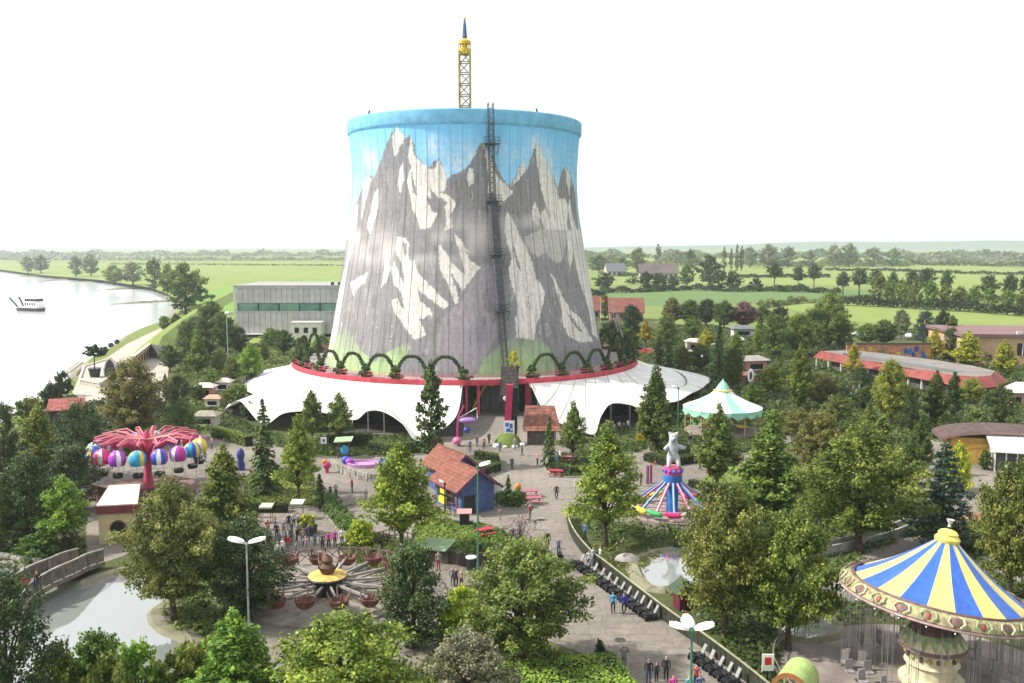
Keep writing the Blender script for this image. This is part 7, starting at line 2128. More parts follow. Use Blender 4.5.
MIDR = [
    ('round', 838, 424, 396, 30, 'olive', 'olive tree in front of the crowd by the red canopy'),
    ('cone', 868, 440, 404, 26, 'mid', 'green tree left of the columnar tree in the middle right'),
    ('round', 800, 440, 410, 34, 'brown', 'brown-green tree right of the round carousel'),
    ('round', 865, 412, 388, 22, 'deep', 'dark small tree left below the yellow-olive tree'),
    ('young', 645, 348, 320, 16, 'gold', 'golden small tree right of the cooling tower'),
    ('round', 667, 354, 317, 28, 'olive', 'olive tree beside the golden small tree'),
    ('column', 658, 369, 336, 12, 'dark', 'dark clipped cypress behind the right tent roof, the taller one of two'),
    ('column', 668.5, 371, 343, 11, 'deep', 'dark clipped cypress behind the right tent roof, the shorter one of two'),
    ('round', 692, 340, 317, 20, 'mid', 'green tree right of the olive tree behind the tents'),
    ('young', 706, 354, 329, 19, 'gold', 'yellow tree behind the carousel cupola'),
    ('spruce', 719, 380, 319, 18, 'spruce', 'tall green spruce right behind the round carousel canopy'),
    ('cone', 736, 356, 331, 16, 'fresh', 'fresh green tree left of the pink stall house'),
    ('round', 733, 392, 350, 24, 'deep', 'dark tree above the round carousel canopy'),
    ('cone', 758, 352, 319, 15, 'fresh', 'narrow yellow-green tree above the pink stall house'),
    ('pine', 774, 360, 316, 26, 'deep', 'dark tree right of the pink stall house'),
    ('round', 798, 358, 316, 34, 'mid', 'green tree left of the long red canopy building'),
    ('shrub', 772, 392, 368, 28, 'yellow', 'yellow-brown bush right of the black sign pillar'),
    ('cone', 799, 412, 343, 32, 'mid', 'tall green cone tree left of the long red canopy'),
    ('round', 824, 410, 376, 28, 'brown', 'brownish tree below the left end of the red canopy'),
    ('young', 853, 382, 343, 18, 'gold', 'thin golden tree in front of the red canopy'),
    ('pine', 862, 390, 368, 18, 'dark', 'dark bush tree in front of the red canopy'),
    ('round', 890, 426, 362, 40, 'yellow', 'yellow-olive tree in front of the middle of the red canopy'),
    ('pine', 911, 432, 389, 20, 'dark', 'dark conifer right of the yellow-olive tree'),
    ('cone', 935, 424, 370, 30, 'deep', 'dark green cone tree before the right end of the red canopy'),
    ('column', 953, 418, 372, 16, 'dark', 'dark columnar tree right of the dark green cone tree'),
    ('round', 972, 404, 379, 26, 'yellow', 'low yellow tree below the right end of the red canopy'),
    ('round', 1000, 426, 386, 26, 'deep', 'dark green tree left of the small pavilion'),
    ('young', 934, 364, 330, 20, 'gold', 'golden tree right of the painted mural wall'),
    ('pine', 950, 364, 329, 20, 'dark', 'dark tree between the golden trees behind the red canopy'),
    ('cone', 967, 370, 330, 30, 'lime', 'broad yellow-green tree in front of the buff building'),
    ('cone', 1004, 376, 339, 26, 'gold', 'golden tree before the dark window of the buff building'),
    ('round', 828, 352, 296, 40, 'olive', 'tall olive tree standing above the others left of the car park'),
    ('pine', 812, 348, 312, 22, 'dark', 'dark tree left of the tall olive tree'),
    ('round', 778, 344, 308, 28, 'dark', 'dark round tree at the field edge'),
    ('round', 803, 346, 318, 22, 'mid', 'green tree right of the dark round field-edge tree'),
    ('round', 672, 326, 299, 22, 'brown', 'brownish tree at the near edge of the dull green field'),
    ('round', 690, 326, 301, 24, 'deep', 'deep green tree at the near edge of the dull green field'),
    ('round', 706, 328, 300, 22, 'dark', 'dark tree at the near edge of the dull green field'),
    ('round', 724, 330, 302, 26, 'deep', 'broad deep green tree right of the dark field-edge tree'),
    ('round', 744, 330, 303, 26, 'plum', 'purplish tree at the near edge of the bright meadow'),
    ('round', 762, 326, 307, 18, 'deep', 'small dark tree right of the purplish tree'),
    ('round', 632, 340, 306, 24, 'dark', 'dark tree right of the red-roofed hall'),
    ('round', 612, 350, 322, 30, 'dark', 'dark tree below the red-roofed hall beside the tower'),
    ('round', 628, 352, 330, 22, 'deep', 'small dark tree right beside the coaster mast'),
    ('pine', 605, 318, 296, 12, 'deep', 'dark tree above the red-roofed hall'),
    ('round', 843, 352, 325, 20, 'mid', 'small green tree left of the painted mural wall'),
    ('round', 866, 345, 325, 22, 'mid', 'small green tree behind the painted mural wall'),
    ('round', 884, 347, 321, 24, 'deep', 'leafy dark tree behind the right half of the mural wall'),
    ('round', 901, 340, 311, 16, 'grey', 'grey-green small tree at the car park edge'),
    ('pine', 925, 345, 312, 20, 'blue', 'bluish conifer left of the buff building'),
    ('round', 942, 342, 311, 16, 'dark', 'dark small tree left of the buff building'),
    ('column', 951, 356, 316, 20, 'deep', 'dense deep green column in front of the buff building corner'),
    ('round', 752, 412, 384, 24, 'mid', 'green bush tree right of the round carousel canopy'),
    ('shrub', 785, 434, 412, 32, 'olive', 'olive bush right of the round carousel'),
    ('shrub', 846, 446, 424, 34, 'deep', 'dark bush between the brown tree and the columnar tree'),
    ('round', 700, 372, 345, 24, 'deep', 'dark tree behind the tip of the right tent roof'),
    ('round', 683, 372, 348, 18, 'brown', 'brown-green tree beside the cypress pair'),
    ('round', 750, 372, 348, 14, 'mid', 'small green tree at the pink stall house'),
    ('shrub', 838, 400, 384, 20, 'deep', 'dark bush under the red canopy left end'),
    ('shrub', 905, 470, 448, 28, 'mid', 'green bush between columnar tree and cone tree'),
    ('shrub', 975, 432, 412, 26, 'olive', 'olive bush left of the dark roof vault'),
    ('shrub', 995, 545, 515, 30, 'mid', 'green bush below the conservatory'),
    ('shrub', 985, 470, 452, 14, 'deep', 'small round bush at the conservatory'),
]
FAR = [
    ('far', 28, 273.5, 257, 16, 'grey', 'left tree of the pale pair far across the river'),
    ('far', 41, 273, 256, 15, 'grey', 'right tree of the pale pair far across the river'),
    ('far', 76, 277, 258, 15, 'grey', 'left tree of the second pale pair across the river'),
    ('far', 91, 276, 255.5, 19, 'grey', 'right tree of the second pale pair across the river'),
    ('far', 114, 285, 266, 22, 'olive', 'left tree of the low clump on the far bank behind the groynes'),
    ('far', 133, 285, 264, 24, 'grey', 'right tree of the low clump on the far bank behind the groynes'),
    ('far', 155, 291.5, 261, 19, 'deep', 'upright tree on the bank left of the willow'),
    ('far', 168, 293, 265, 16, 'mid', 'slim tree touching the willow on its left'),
    ('far', 186, 314, 266, 40, 'deep', 'big riverside willow at the head of the dyke'),
    ('far', 599, 273, 256, 20, 'deep', 'round tree at the farm, next to the tower edge'),
    ('far', 621, 273, 258, 18, 'mid', 'round tree between tower and barn'),
    ('far', 637, 272, 249, 18, 'olive', 'tall tree left behind the barn'),
    ('poplar', 658, 264, 244, 8, 'blue', 'single dark spire tree behind the barn'),
    ('far', 677, 264, 251, 17, 'grey', 'pale tree behind the barn roof'),
    ('far', 690, 270, 251, 14, 'deep', 'dark tree at the right end of the barn'),
    ('far', 709, 286, 256, 25, 'dark', 'big dark tree right of the barn'),
    ('far', 605, 291, 274, 20, 'dark', 'dark tree at the field edge next to the tower'),
    ('farbush', 633, 284, 277, 16, 'deep', 'low clump left below the barn'),
    ('far', 646, 291, 273, 18, 'dark', 'left of two dark trees below the barn'),
    ('far', 659, 291, 274, 17, 'dark', 'right of two dark trees below the barn'),
    ('far', 673, 289, 277, 13, 'dark', 'small dark tree below the barn gable'),
    ('far', 687, 287, 267, 16, 'deep', 'tree right of the barn gable'),
    ('far', 719, 291, 271, 18, 'dark', 'dark tree at the field edge below the poplars, left one'),
    ('far', 733, 291, 272, 18, 'dark', 'dark tree at the field edge below the poplars, right one'),
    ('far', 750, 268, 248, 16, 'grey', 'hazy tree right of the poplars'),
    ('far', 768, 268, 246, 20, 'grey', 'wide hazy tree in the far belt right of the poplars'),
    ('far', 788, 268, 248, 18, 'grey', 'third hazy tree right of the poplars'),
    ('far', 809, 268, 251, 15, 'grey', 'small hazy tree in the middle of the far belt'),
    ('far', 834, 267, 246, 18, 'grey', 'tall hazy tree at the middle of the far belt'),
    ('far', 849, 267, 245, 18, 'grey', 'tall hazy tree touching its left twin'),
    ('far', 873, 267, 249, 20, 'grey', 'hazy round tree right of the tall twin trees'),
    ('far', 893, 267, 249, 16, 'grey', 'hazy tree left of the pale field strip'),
    ('farbush', 757, 291, 277, 14, 'dark', 'dark round bush tree at the hedge below the far meadow'),
]
for k, x, y, t, w, c_, lb in FORE + MIDL + MIDR + FAR:
    nm = {'spruce': 'spruce_tree', 'pine': 'conifer_tree', 'cedar': 'cedar_tree', 'column': 'columnar_tree', 'shrub': 'bush', 'dome': 'bush', 'farbush': 'bush', 'poplar': 'poplar_tree'}.get(k, 'broadleaf_tree')
    T(k, x, y, t, w, c_, lb, nm, 'bush' if nm == 'bush' else 'tree')

# rows
for i, (x, y, t, w) in enumerate([(724, 271, 246.5, 6.5), (731, 271, 248, 5), (737, 271, 244.5, 6.5), (741.5, 271, 245.5, 5)]):
    T('poplar', x, y, t, w, ['olive', 'olive', 'mid', 'deep'][i], '%s poplar from the left in the group of four behind the fields' % ORD[i].capitalize(), 'poplar_tree', 'tree', 'poplars behind the fields')
for i, (x, y, t, w) in enumerate([(774, 287.5, 263.5, 20), (798, 290, 267.5, 15), (814, 289, 265.5, 15), (843, 295.5, 273.5, 16), (859, 295.5, 270.5, 19), (875, 296, 271.5, 16), (892.5, 297.5, 273.5, 13), (911, 298.5, 272.5, 16), (926, 299.5, 270.5, 19), (946, 300.5, 272.5, 14), (988, 303.5, 276.5, 21), (1009, 304.5, 276.5, 18), (1027, 305.5, 275.5, 16)]):
    T('farstem', x, y, t, w, 'dark', '%s tree from the left in the row of dark round-headed trees across the meadows' % ORD[i].capitalize(), 'broadleaf_tree', 'tree', 'dark round-headed trees in a row')
for i, (x, y, t, w) in enumerate([(878, 306, 276.5, 19), (890, 307, 280.5, 14), (901.5, 308, 280.5, 15), (915, 309, 281.5, 15), (930, 309.5, 283.5, 16), (944, 310.5, 284.5, 16), (959, 311, 287.5, 18), (974, 311.5, 288.5, 16), (989, 313, 289.5, 16), (1007, 315, 290.5, 17), (1022, 316, 291.5, 15)]):
    T('far', x, y, t, w, 'olive' if i in (0, 6) else 'mid', '%s tree from the left in the bright green roadside row at the right' % ORD[i].capitalize(), 'broadleaf_tree', 'tree', 'green roadside trees in a row')

# far hedges and woods that read as one mass
def mass(name, px, h, depth, n, leaf, colour, label, seed, hump=.5, along=True):
    rs = np.random.RandomState(seed)
    P = [G(x, y) for x, y in px]
    seg = np.array([(P[i + 1] - P[i]).length for i in range(len(P) - 1)])
    k = rs.choice(len(seg), n, p=seg / seg.sum()); u = rs.rand(n)
    A = np.array([p.to_tuple() for p in P]); base = A[k] * (1 - u)[:, None] + A[k + 1] * u[:, None]
    s = (np.concatenate([[0], np.cumsum(seg)])[k] + u * seg[k])
    wob = 1 - hump * .5 + hump * .5 * (np.sin(s / (h * 1.3)) * .5 + np.sin(s / (h * .47) + 1.3) * .5)
    hh = h * wob * rs.uniform(.25, 1.0, n) ** .5
    off = (rs.rand(n) - .5) * depth
    hh *= np.sqrt(np.clip(1 - (2 * off / depth) ** 2, .12, 1))
    pos = base + np.stack([rs.normal(size=n) * .3, off, hh], 1)
    nn = rs.normal(size=(n, 3)) + np.array((0, -.5, .8))
    tint = .5 + .25 * np.sin(s / (h * .9)) * rs.uniform(.2, 1, n) + rs.normal(size=n) * .12
    me = leaf_mesh(name, pos, nn, leaf * rs.uniform(.7, 1.4, n), tint, m_leaf, rs)
    o = obj(name, me); c = GREENS[colour]; o.color = (c[0], c[1], c[2], 1)
    return tag(o, label, 'wood' if 'wood' in name else 'hedge', kind='stuff')
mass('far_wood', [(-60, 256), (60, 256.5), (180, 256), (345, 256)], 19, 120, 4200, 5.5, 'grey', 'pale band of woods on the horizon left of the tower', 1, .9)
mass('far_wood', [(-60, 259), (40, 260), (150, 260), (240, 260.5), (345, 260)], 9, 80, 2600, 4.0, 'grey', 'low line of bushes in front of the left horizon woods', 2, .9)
mass('far_wood', [(585, 258), (700, 258), (850, 257.5), (1060, 258)], 22, 140, 5200, 5.5, 'deep', 'long hazy wood along the horizon right of the tower', 3, .9)
mass('far_wood', [(585, 264), (640, 265), (700, 265)], 17, 80, 2600, 3.6, 'olive', 'belt of trees behind the farm', 4, .9)
mass('far_wood', [(742, 266), (800, 266.5), (870, 266), (905, 266)], 14, 60, 2600, 3.0, 'olive', 'pale bushes under the hazy trees right of the poplars', 5, .9)
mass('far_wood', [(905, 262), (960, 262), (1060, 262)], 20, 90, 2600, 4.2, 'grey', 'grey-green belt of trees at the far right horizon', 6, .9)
mass('far_wood', [(870, 264), (930, 265.5), (1060, 267)], 9, 40, 1800, 2.6, 'deep', 'dark low tree line below the far right belt', 7, .7)
mass('field_hedge', [(600, 276), (650, 277)], 5, 5, 700, 1.3, 'deep', 'dark hedge between tower and barn', 8, .4)
mass('field_hedge', [(600, 293), (640, 292.5), (690, 290), (735, 292), (790, 291)], 4.5, 6, 2200, 1.2, 'dark', 'dark hedge on the far side of the dull green field', 9, .7)
mass('field_hedge', [(740, 278), (800, 277.5), (830, 277.5)], 4, 6, 1300, 1.2, 'dark', 'dark hedge crossing the bright meadow', 10, .5)
mass('field_hedge', [(776, 292), (800, 292), (838, 294)], 5, 7, 1500, 1.2, 'dark', 'dark thicket under the round-headed trees', 11, .7)
mass('field_hedge', [(825, 271), (880, 271), (960, 274), (1060, 276)], 4, 6, 2000, 1.5, 'dark', 'thin dark hedge line across the far meadow at the right', 12, .5)
mass('field_hedge', [(760, 308), (800, 303), (830, 303)], 4, 8, 1300, 1.0, 'olive', 'scrubby hedge between the dull field and the bright meadow', 13, .7)
mass('field_hedge', [(830, 305), (880, 307), (930, 310), (980, 313), (1050, 319)], 5.5, 6, 3200, 1.0, 'dark', 'dense dark hedge below the green roadside row', 14, .4)
mass('field_hedge', [(960, 298), (1000, 301), (1040, 303)], 4, 6, 900, 1.0, 'dark', 'dark low hedge behind the roadside row', 15, .5)
mass('field_hedge', [(665, 318), (700, 318), (770, 320)], 6, 10, 2200, .9, 'dark', 'dark thicket at the near side of the dull green field', 16, .7)
mass('field_hedge', [(588, 299), (606, 298)], 6, 6, 400, .9, 'dark', 'dark thicket beside the tower above the red-roofed hall', 17, .5)
mass('field_hedge', [(790, 330), (850, 333), (900, 332), (960, 336), (1040, 342)], 3.0, 12, 2600, .7, 'deep', 'rough bushes along the far edge of the car park', 18, .8)
mass('field_hedge', [(180, 316), (200, 307), (226, 299)], 2.0, 5, 500, .6, 'deep', 'reeds along the dyke foot', 19, .5)
mass('field_hedge', [(110, 264.5), (200, 265), (345, 266)], 2.5, 5, 700, 2.0, 'mid', 'faint hedge across the far left meadow', 20, .4)

# understorey planting in the park
def ground_cover(px, excl, spacing, colour, label, seed, hmax=.9, leaf=.22, per=24):
    rs = np.random.RandomState(seed)
    P = [G(x, y) for x, y in px]
    x0, x1 = min(p.x for p in P), max(p.x for p in P); y0, y1 = min(p.y for p in P), max(p.y for p in P)
    n = int((x1 - x0) * (y1 - y0) / spacing ** 2)
    X = rs.uniform(x0, x1, n); Y = rs.uniform(y0, y1, n)
    keep = poly_mask([(p.x, p.y) for p in P], X, Y)
    for e in excl: keep &= ~poly_mask(e, X, Y)
    X = X[keep]; Y = Y[keep]; n = len(X)
    big = vnoise(X + 500, Y, .11, .11, seed + 3)
    rad = spacing * (.35 + .75 * rs.rand(n)); hgt = hmax * (.25 + 1.1 * big) * rs.uniform(.5, 1.2, n)
    d = rs.normal(size=(n, per, 3)); d /= np.linalg.norm(d, axis=2, keepdims=True); d[..., 2] = np.abs(d[..., 2])
    pos = np.stack([X, Y, np.zeros(n)], 1)[:, None, :] + d * np.stack([rad, rad, hgt], 1)[:, None, :]
    ct = (.25 + .5 * vnoise(X + 300, Y, .25, .25, seed + 9))[:, None] + rs.normal(size=(n, per)) * .13
    nn = d + rs.normal(size=(n, per, 3)) * .45 + np.array((0, 0, .4))
    m = n * per
    me = leaf_mesh('ground_cover', pos.reshape(m, 3), nn.reshape(m, 3), leaf * rs.uniform(.6, 1.5, m), ct.reshape(m), m_leaf, rs)
    o = obj('ground_cover', me); c = GREENS[colour]; o.color = (c[0], c[1], c[2], 1)
    return tag(o, label, 'ground cover', kind='stuff')
pv = [(p.x, p.y) for p in catmull([G(x, y).to_tuple() for x, y in pave_px], 3, True)]
def circ(p, r): return [(p[0] + r * math.cos(t), p[1] + r * math.sin(t)) for t in np.linspace(0, 2 * PI, 28)[:-1]]
def grow(P, f):
    c_ = sum(P, Vector()) / len(P)
    return [((c_ + (p - c_) * f).x, (c_ + (p - c_) * f).y) for p in P]
pA, pB, pC = grow(pondA, 1.06), grow(pondB, 1.25), grow(pondC, 1.15)
lawnx = [(p.x, p.y) for p in (G(698, 488), G(712, 472), G(762, 468), G(784, 482), G(752, 495), G(706, 496))]
strip = [(p.x, p.y) for p in (G(560, 505), G(600, 540), G(660, 590), G(720, 645), G(780, 700), G(760, 720), G(690, 670), G(630, 610), G(575, 560))]
bed_lawn = [(p.x, p.y) for p in (G(588, 545), G(640, 545), G(660, 556), G(640, 580), G(620, 585))]
ground_cover([(560, 505), (720, 520), (830, 455), (960, 440), (1060, 470), (1100, 640), (900, 760), (760, 740)], [pv, pB, pC, lawnx, strip, bed_lawn, circ((27.3, 57.6), 10.2)] + [[(p.x, p.y) for p in (G(855, 560), G(905, 535), G(960, 545), G(990, 580), G(965, 600), G(900, 570))], [(p.x, p.y) for p in (G(960, 520), G(900, 468), G(930, 440), G(985, 440), G(1060, 470), G(1080, 560))], circ(G(672, 513), 6.2)], .85, 'deep', 'dense green underplanting between the trees at the right of the path', 31)
ground_cover([(600, 335), (700, 326), (850, 345), (1040, 345), (1100, 420), (960, 440), (830, 455), (760, 450), (690, 425), (640, 420), (640, 372)], [pv, circ((31.85, 139), 6.6)], 1.5, 'deep', 'dense green underplanting in the back right of the park', 32, 1.4, .38, 18)
ground_cover([(-60, 540), (0, 450), (60, 405), (150, 400), (215, 420), (200, 437), (120, 458), (60, 478), (85, 560), (40, 580), (-40, 580)], [pv], .95, 'dark', 'dense dark underplanting between the conifers at the left', 33, .9)
ground_cover([(120, 560), (200, 500), (260, 500), (250, 600), (270, 668), (330, 690), (440, 640), (445, 606), (545, 640), (610, 690), (640, 800), (100, 800), (190, 700), (185, 640), (160, 615), (180, 595), (140, 572)], [pv, pA], .7, 'mid', 'dense green underplanting along the bottom of the view', 34, .8, .2)
ground_cover([(165, 400), (180, 365), (215, 345), (290, 345), (290, 375), (232, 400), (215, 430), (180, 430)], [], 1.4, 'mid', 'green underplanting among the stalls left of the tent', 35, .9, .34, 18)
ground_cover([(412, 528), (440, 520), (475, 524), (505, 532), (528, 546), (520, 558), (480, 566), (440, 560), (414, 550)], [], .38, 'fresh', 'bright shrub planting on the island before the kiosk', 36, .7, .16)
ground_cover([(246, 476), (270, 468), (300, 470), (318, 481), (327, 497), (316, 507), (258, 508), (243, 494)], [], .45, 'yellow', 'yellowing ground cover round the spruce and golden tree', 37, .35, .16)
ground_cover([(321, 499), (336, 498), (345, 512), (356, 522), (352, 533), (338, 530), (326, 515)], [], .35, 'hedge', 'green shrub planting by the crowd terrace', 38, .9, .16)
ground_cover([(340, 545), (372, 535), (405, 540), (425, 555), (420, 590), (390, 610), (372, 575), (345, 560)], [], .45, 'olive', 'olive shrub planting round the yellowing tree', 39, .6, .16)
ground_cover([(545, 462), (580, 452), (620, 456), (615, 470), (575, 478), (550, 474)], [], .5, 'deep', 'green planting before the right tent', 40, .8, .18)
ground_cover([(648, 447), (680, 430), (760, 432), (775, 446), (740, 456), (700, 462), (664, 460)], [circ((31.85, 139), 6.4)], .6, 'deep', 'green planting round the dark tree before the right tent', 41, .8, .2)
ground_cover([(284, 448), (330, 436), (410, 436), (430, 452), (400, 456), (300, 458)], [], .6, 'deep', 'green planting in front of the left tent', 42, .8, .2)
ground_cover([(588, 545), (640, 545), (660, 556), (640, 580), (620, 585)], [], .7, 'olive', 'short rough growth beside the small pond', 43, .25, .16)
ground_cover([(226, 412), (258, 430), (300, 440), (284, 449), (240, 437), (212, 426)], [pv], .8, 'deep', 'green planting below the left tip of the tent', 45, .9, .2)
ground_cover([(588, 442), (640, 428), (692, 422), (664, 446), (648, 452), (600, 453)], [pv], .7, 'deep', 'green planting below the right tent arch', 46, .8, .2)
ground_cover([(492, 496), (516, 492), (530, 500), (522, 508), (500, 508)], [], .4, 'hedge', 'flower planting beside the pink picnic tables', 44, .6, .15)
# ------------------------------------------------------------------ people
def person_mesh(name, pose):
    """standing adult 1.74 m, facing -Y; body as one skin"""
    st = {'stand': 0, 'walk': 1, 'photo': 2, 'push': 3}[pose]
    sl = .17 if st in (1, 3) else .03
    J = [((0, 0, .95), .135, .10), ((0, 0, 1.15), .13, .095), ((0, 0, 1.36), .165, .105), ((0, 0, 1.48), .06, .055), ((0, -.015, 1.56), .075, .085), ((0, -.02, 1.66), .078, .095)]
    E = [(0, 1), (1, 2), (2, 3), (3, 4), (4, 5)]
    def add(pt, rx, ry, par):
        J.append((pt, rx, ry)); E.append((par, len(J) - 1)); return len(J) - 1
    for s in (-1, 1):
        f = s * sl
        h = add((s * .095, 0, .88), .095, .095, 0); k = add((s * .10, -f * .7 - .02, .50), .068, .07, h); a = add((s * .10, f * .9 if st in (1, 3) else .0, .10), .05, .05, k); add((s * .11, (f * .9 if st in (1, 3) else 0) - .13, .045), .045, .035, a)
    for s in (-1, 1):
        sh = add((s * .205, 0, 1.39), .062, .062, 2)
        if st == 2: e = add((s * .27, -.16, 1.22), .048, .048, sh); w = add((s * .09, -.30, 1.50), .038, .038, e); add((s * .04, -.33, 1.55), .04, .03, w)
        elif st == 3: e = add((s * .26, -.12, 1.14), .048, .048, sh); w = add((s * .20, -.36, 1.06), .036, .036, e); add((s * .19, -.44, 1.05), .036, .03, w)
        else:
            f = -s * (.16 if st == 1 else .02)
            e = add((s * .245, f * .4 + .02, 1.12), .048, .048, sh); w = add((s * .245, f - .04, .88), .036, .036, e); add((s * .235, f - .06, .78), .032, .04, w)
    me = skin_mesh(name, J, E, 1)
    for i in range(5): me.materials.append(None)
    idx = []
    for p in me.polygons:
        c = p.center
        if c.z > 1.52: i = 3 if (c.z > 1.68 or c.y > .035) else 0
        elif c.z > 1.47 and abs(c.x) < .08: i = 0
        elif c.z < .10: i = 4
        elif c.z < .93 and abs(c.x) < .215: i = 2
        elif (st != 2 and c.z < .86 and abs(c.x) >= .2): i = 0
        elif st == 2 and c.y < -.31: i = 0
        elif st == 3 and c.y < -.40: i = 0
        else: i = 1
        idx.append(i)
    me.polygons.foreach_set('material_index', idx)
    return me
PM = {k: person_mesh('body_' + k, k) for k in ('stand', 'walk', 'photo', 'push')}
skin_m = mat('skin', (.48, .29, .21), .6)
hairs = [mat('hair_dark', (.03, .02, .015), .7), mat('hair_brown', (.10, .06, .03), .7), mat('hair_grey', (.35, .33, .30), .7), mat('hair_blond', (.38, .26, .12), .7)]
def cloth(c): return mat('cloth_%02d_%02d_%02d' % tuple(int(x * 99) for x in c), c, .85, var=.15, scale=4)
SHOE = mat('shoe', (.03, .028, .026), .7)
DK, NV, GY, WH, BE, JN = (.025, .025, .03), (.03, .04, .12), (.20, .20, .21), (.66, .66, .64), (.42, .36, .27), (.06, .085, .16)
def person(px, py, pose, top, leg, hair, face, label, scale=1.0, group=None, bag=None, z=0.03):
    me = PM[pose]
    p = G(px, py, z)
    o = obj('person', me, None, p, face)
    o.scale = (scale,) * 3
    for i, m in enumerate((skin_m, cloth(top), cloth(leg), hairs[hair], SHOE)):
        o.material_slots[i].link = 'OBJECT'; o.material_slots[i].material = m
    tag(o, label, 'person', group)
    if bag:
        MB().box((0, .17, 1.25), (.30, .17, .44), 0, .85).build('backpack', cloth(bag), o)
    return o
AW, LF, RT, CM = PI, PI / 2, -PI / 2, 0.0     # facing away, left... (mesh faces -Y = the camera)
person(613, 613.5, 'walk', (.06, .33, .58), DK, 1, AW, 'person in light blue jacket walking away beside the carts')
person(624, 614.5, 'walk', (.06, .06, .36), DK, 0, AW + .2, 'person in dark blue jacket walking beside the light blue one')
person(624, 671, 'photo', (.13, .12, .10), GY, 1, AW - .4, 'person with backpack taking a photo beside the clipped hedge', 1.04, bag=(.20, .18, .16))
person(648.5, 684, 'stand', DK, JN, 0, AW, 'person in black jacket and jeans standing on the lower path')
person(656.5, 682, 'stand', (.05, .05, .06), DK, 1, AW + .5, 'child in dark clothes between two adults on the lower path', .78)
person(666, 681, 'stand', DK, DK, 2, AW - .3, 'person in long black coat with pale hat on the lower path', 1.0)
person(673, 700, 'stand', (.60, .05, .30), JN, 1, CM, 'person in bright pink top at the bottom edge of the path', .95)
person(689, 701, 'walk', (.10, .40, .42), BE, 3, CM + .4, 'person in teal top beside the three-headed lamp')
person(696, 690, 'push', (.30, .06, .07), NV, 0, CM - .3, 'person in dark red top near the three-headed lamp')
person(700, 700, 'push', (.10, .13, .22), DK, 1, AW, 'person in slate blue pushing a pram at the bottom of the path')
person(556.5, 499.5, 'walk', DK, DK, 0, AW + .3, 'person in dark clothes alone in the middle of the plaza')
person(547.5, 549, 'walk', DK, DK, 0, CM + .2, 'person in black walking on the path left of the fence bend')
person(551, 560.5, 'walk', WH, GY, 1, CM, 'child in white top on the path left of the pram', .82)
person(558.5, 556, 'push', (.16, .18, .32), JN, 1, CM, 'person in blue-grey behind the dark pram')
person(452.5, 586, 'stand', (.30, .26, .28), GY, 3, AW, 'person in pale mauve left of the walking couple')
person(456, 588, 'walk', (.035, .05, .04), DK, 0, CM + .3, 'person in dark green jacket of the walking couple')
person(461.5, 589, 'walk', (.38, .30, .22), DK, 3, CM - .2, 'person in beige jacket of the walking couple')
person(484.5, 586.5, 'walk', DK, DK, 0, LF, 'person in black striding past below the green lamp post')
person(438.5, 570, 'stand', (.28, .24, .22), (.25, .06, .05), 1, CM, 'person standing under the pale green shelter roof')
person(322.5, 551, 'stand', (.07, .075, .085), DK, 0, AW, 'person in dark grey next to the pink jackets at the rail')
person(328.8, 549.5, 'stand', (.55, .03, .28), DK, 1, AW + .2, 'person in pink jacket at the rail, the left one of two')
person(335, 547.5, 'stand', (.42, .02, .26), DK, 1, AW - .2, 'person in magenta jacket at the rail, the right one of two')
person(342, 546, 'stand', WH, JN, 3, AW, 'person in white at the rail right of the pink jackets')
person(336, 498, 'walk', (.34, .33, .32), DK, 0, CM, 'person in pale grey top alone right of the cone topiary')
person(330.5, 497, 'stand', (.06, .06, .07), DK, 1, CM, 'small dark-clad person beside the cone topiary', .8)
terr = [(277, 540, DK, 0), (280, 548, (.16, .16, .24), 1), (284, 536, (.45, .35, .36), 3), (286, 545, (.22, .25, .32), 1), (289, 530, DK, 0), (292, 538, (.04, .04, .07), 0), (294, 528, (.50, .50, .55), 2), (275, 530, (.30, .20, .18), 1), (299, 531, DK, 0), (283, 556, (.50, .42, .42), 3), (302, 526, (.28, .30, .36), 1)]
for i, (x, y, c_, h_) in enumerate(terr):
    person(x, y, ('stand', 'walk')[i % 2], c_, (DK, JN, GY)[i % 3], h_, i * 1.7, 'visitor in the terrace crowd in %s, %s of the crowd from the left' % (('black', 'slate', 'dusty pink', 'blue-grey', 'black', 'near-black', 'pale grey', 'brown', 'black', 'beige-pink', 'grey-blue')[i], ORD[sorted(range(11), key=lambda k: terr[k][0]).index(i)]), .98, 'visitors in the terrace crowd')
ent = [(484, 449, (.45, .20, .22), 'dusty pink'), (477, 447, (.10, .08, .09), 'dark brown'), (489, 444, DK, 'black'), (470, 452, (.16, .12, .30), 'violet'), (537.5, 465, (.60, .22, .36), 'pink'), (546, 464, (.50, .52, .55), 'pale grey'), (551, 463, DK, 'black'), (556, 467, (.12, .2, .32), 'blue'), (547, 470, (.45, .45, .44), 'grey'), (560, 462, WH, 'white')]
for i, (x, y, c_, nm) in enumerate(ent):
    person(x, y, ('stand', 'walk')[i % 2], c_, (DK, JN)[i % 2], i % 4, i * 1.3, ('visitor in %s at the entrance left of the totem' % nm) if i < 4 else ('visitor in %s by the picnic tables below the right tent' % nm), 1.0, None)
ctn = [(604, 433, WH, 'white'), (609, 431, DK, 'black'), (614, 434, (.35, .35, .38), 'grey'), (619, 432, (.50, .48, .46), 'pale'), (624, 434, DK, 'black'), (628, 431, (.2, .25, .35), 'blue')]
for i, (x, y, c_, nm) in enumerate(ctn):
    person(x, y, 'stand', c_, DK, i % 4, i * 1.1, 'visitor in %s under the right tent arch, %s from the left' % (nm, ORD[i]), 1.0, 'visitors under the right tent arch')
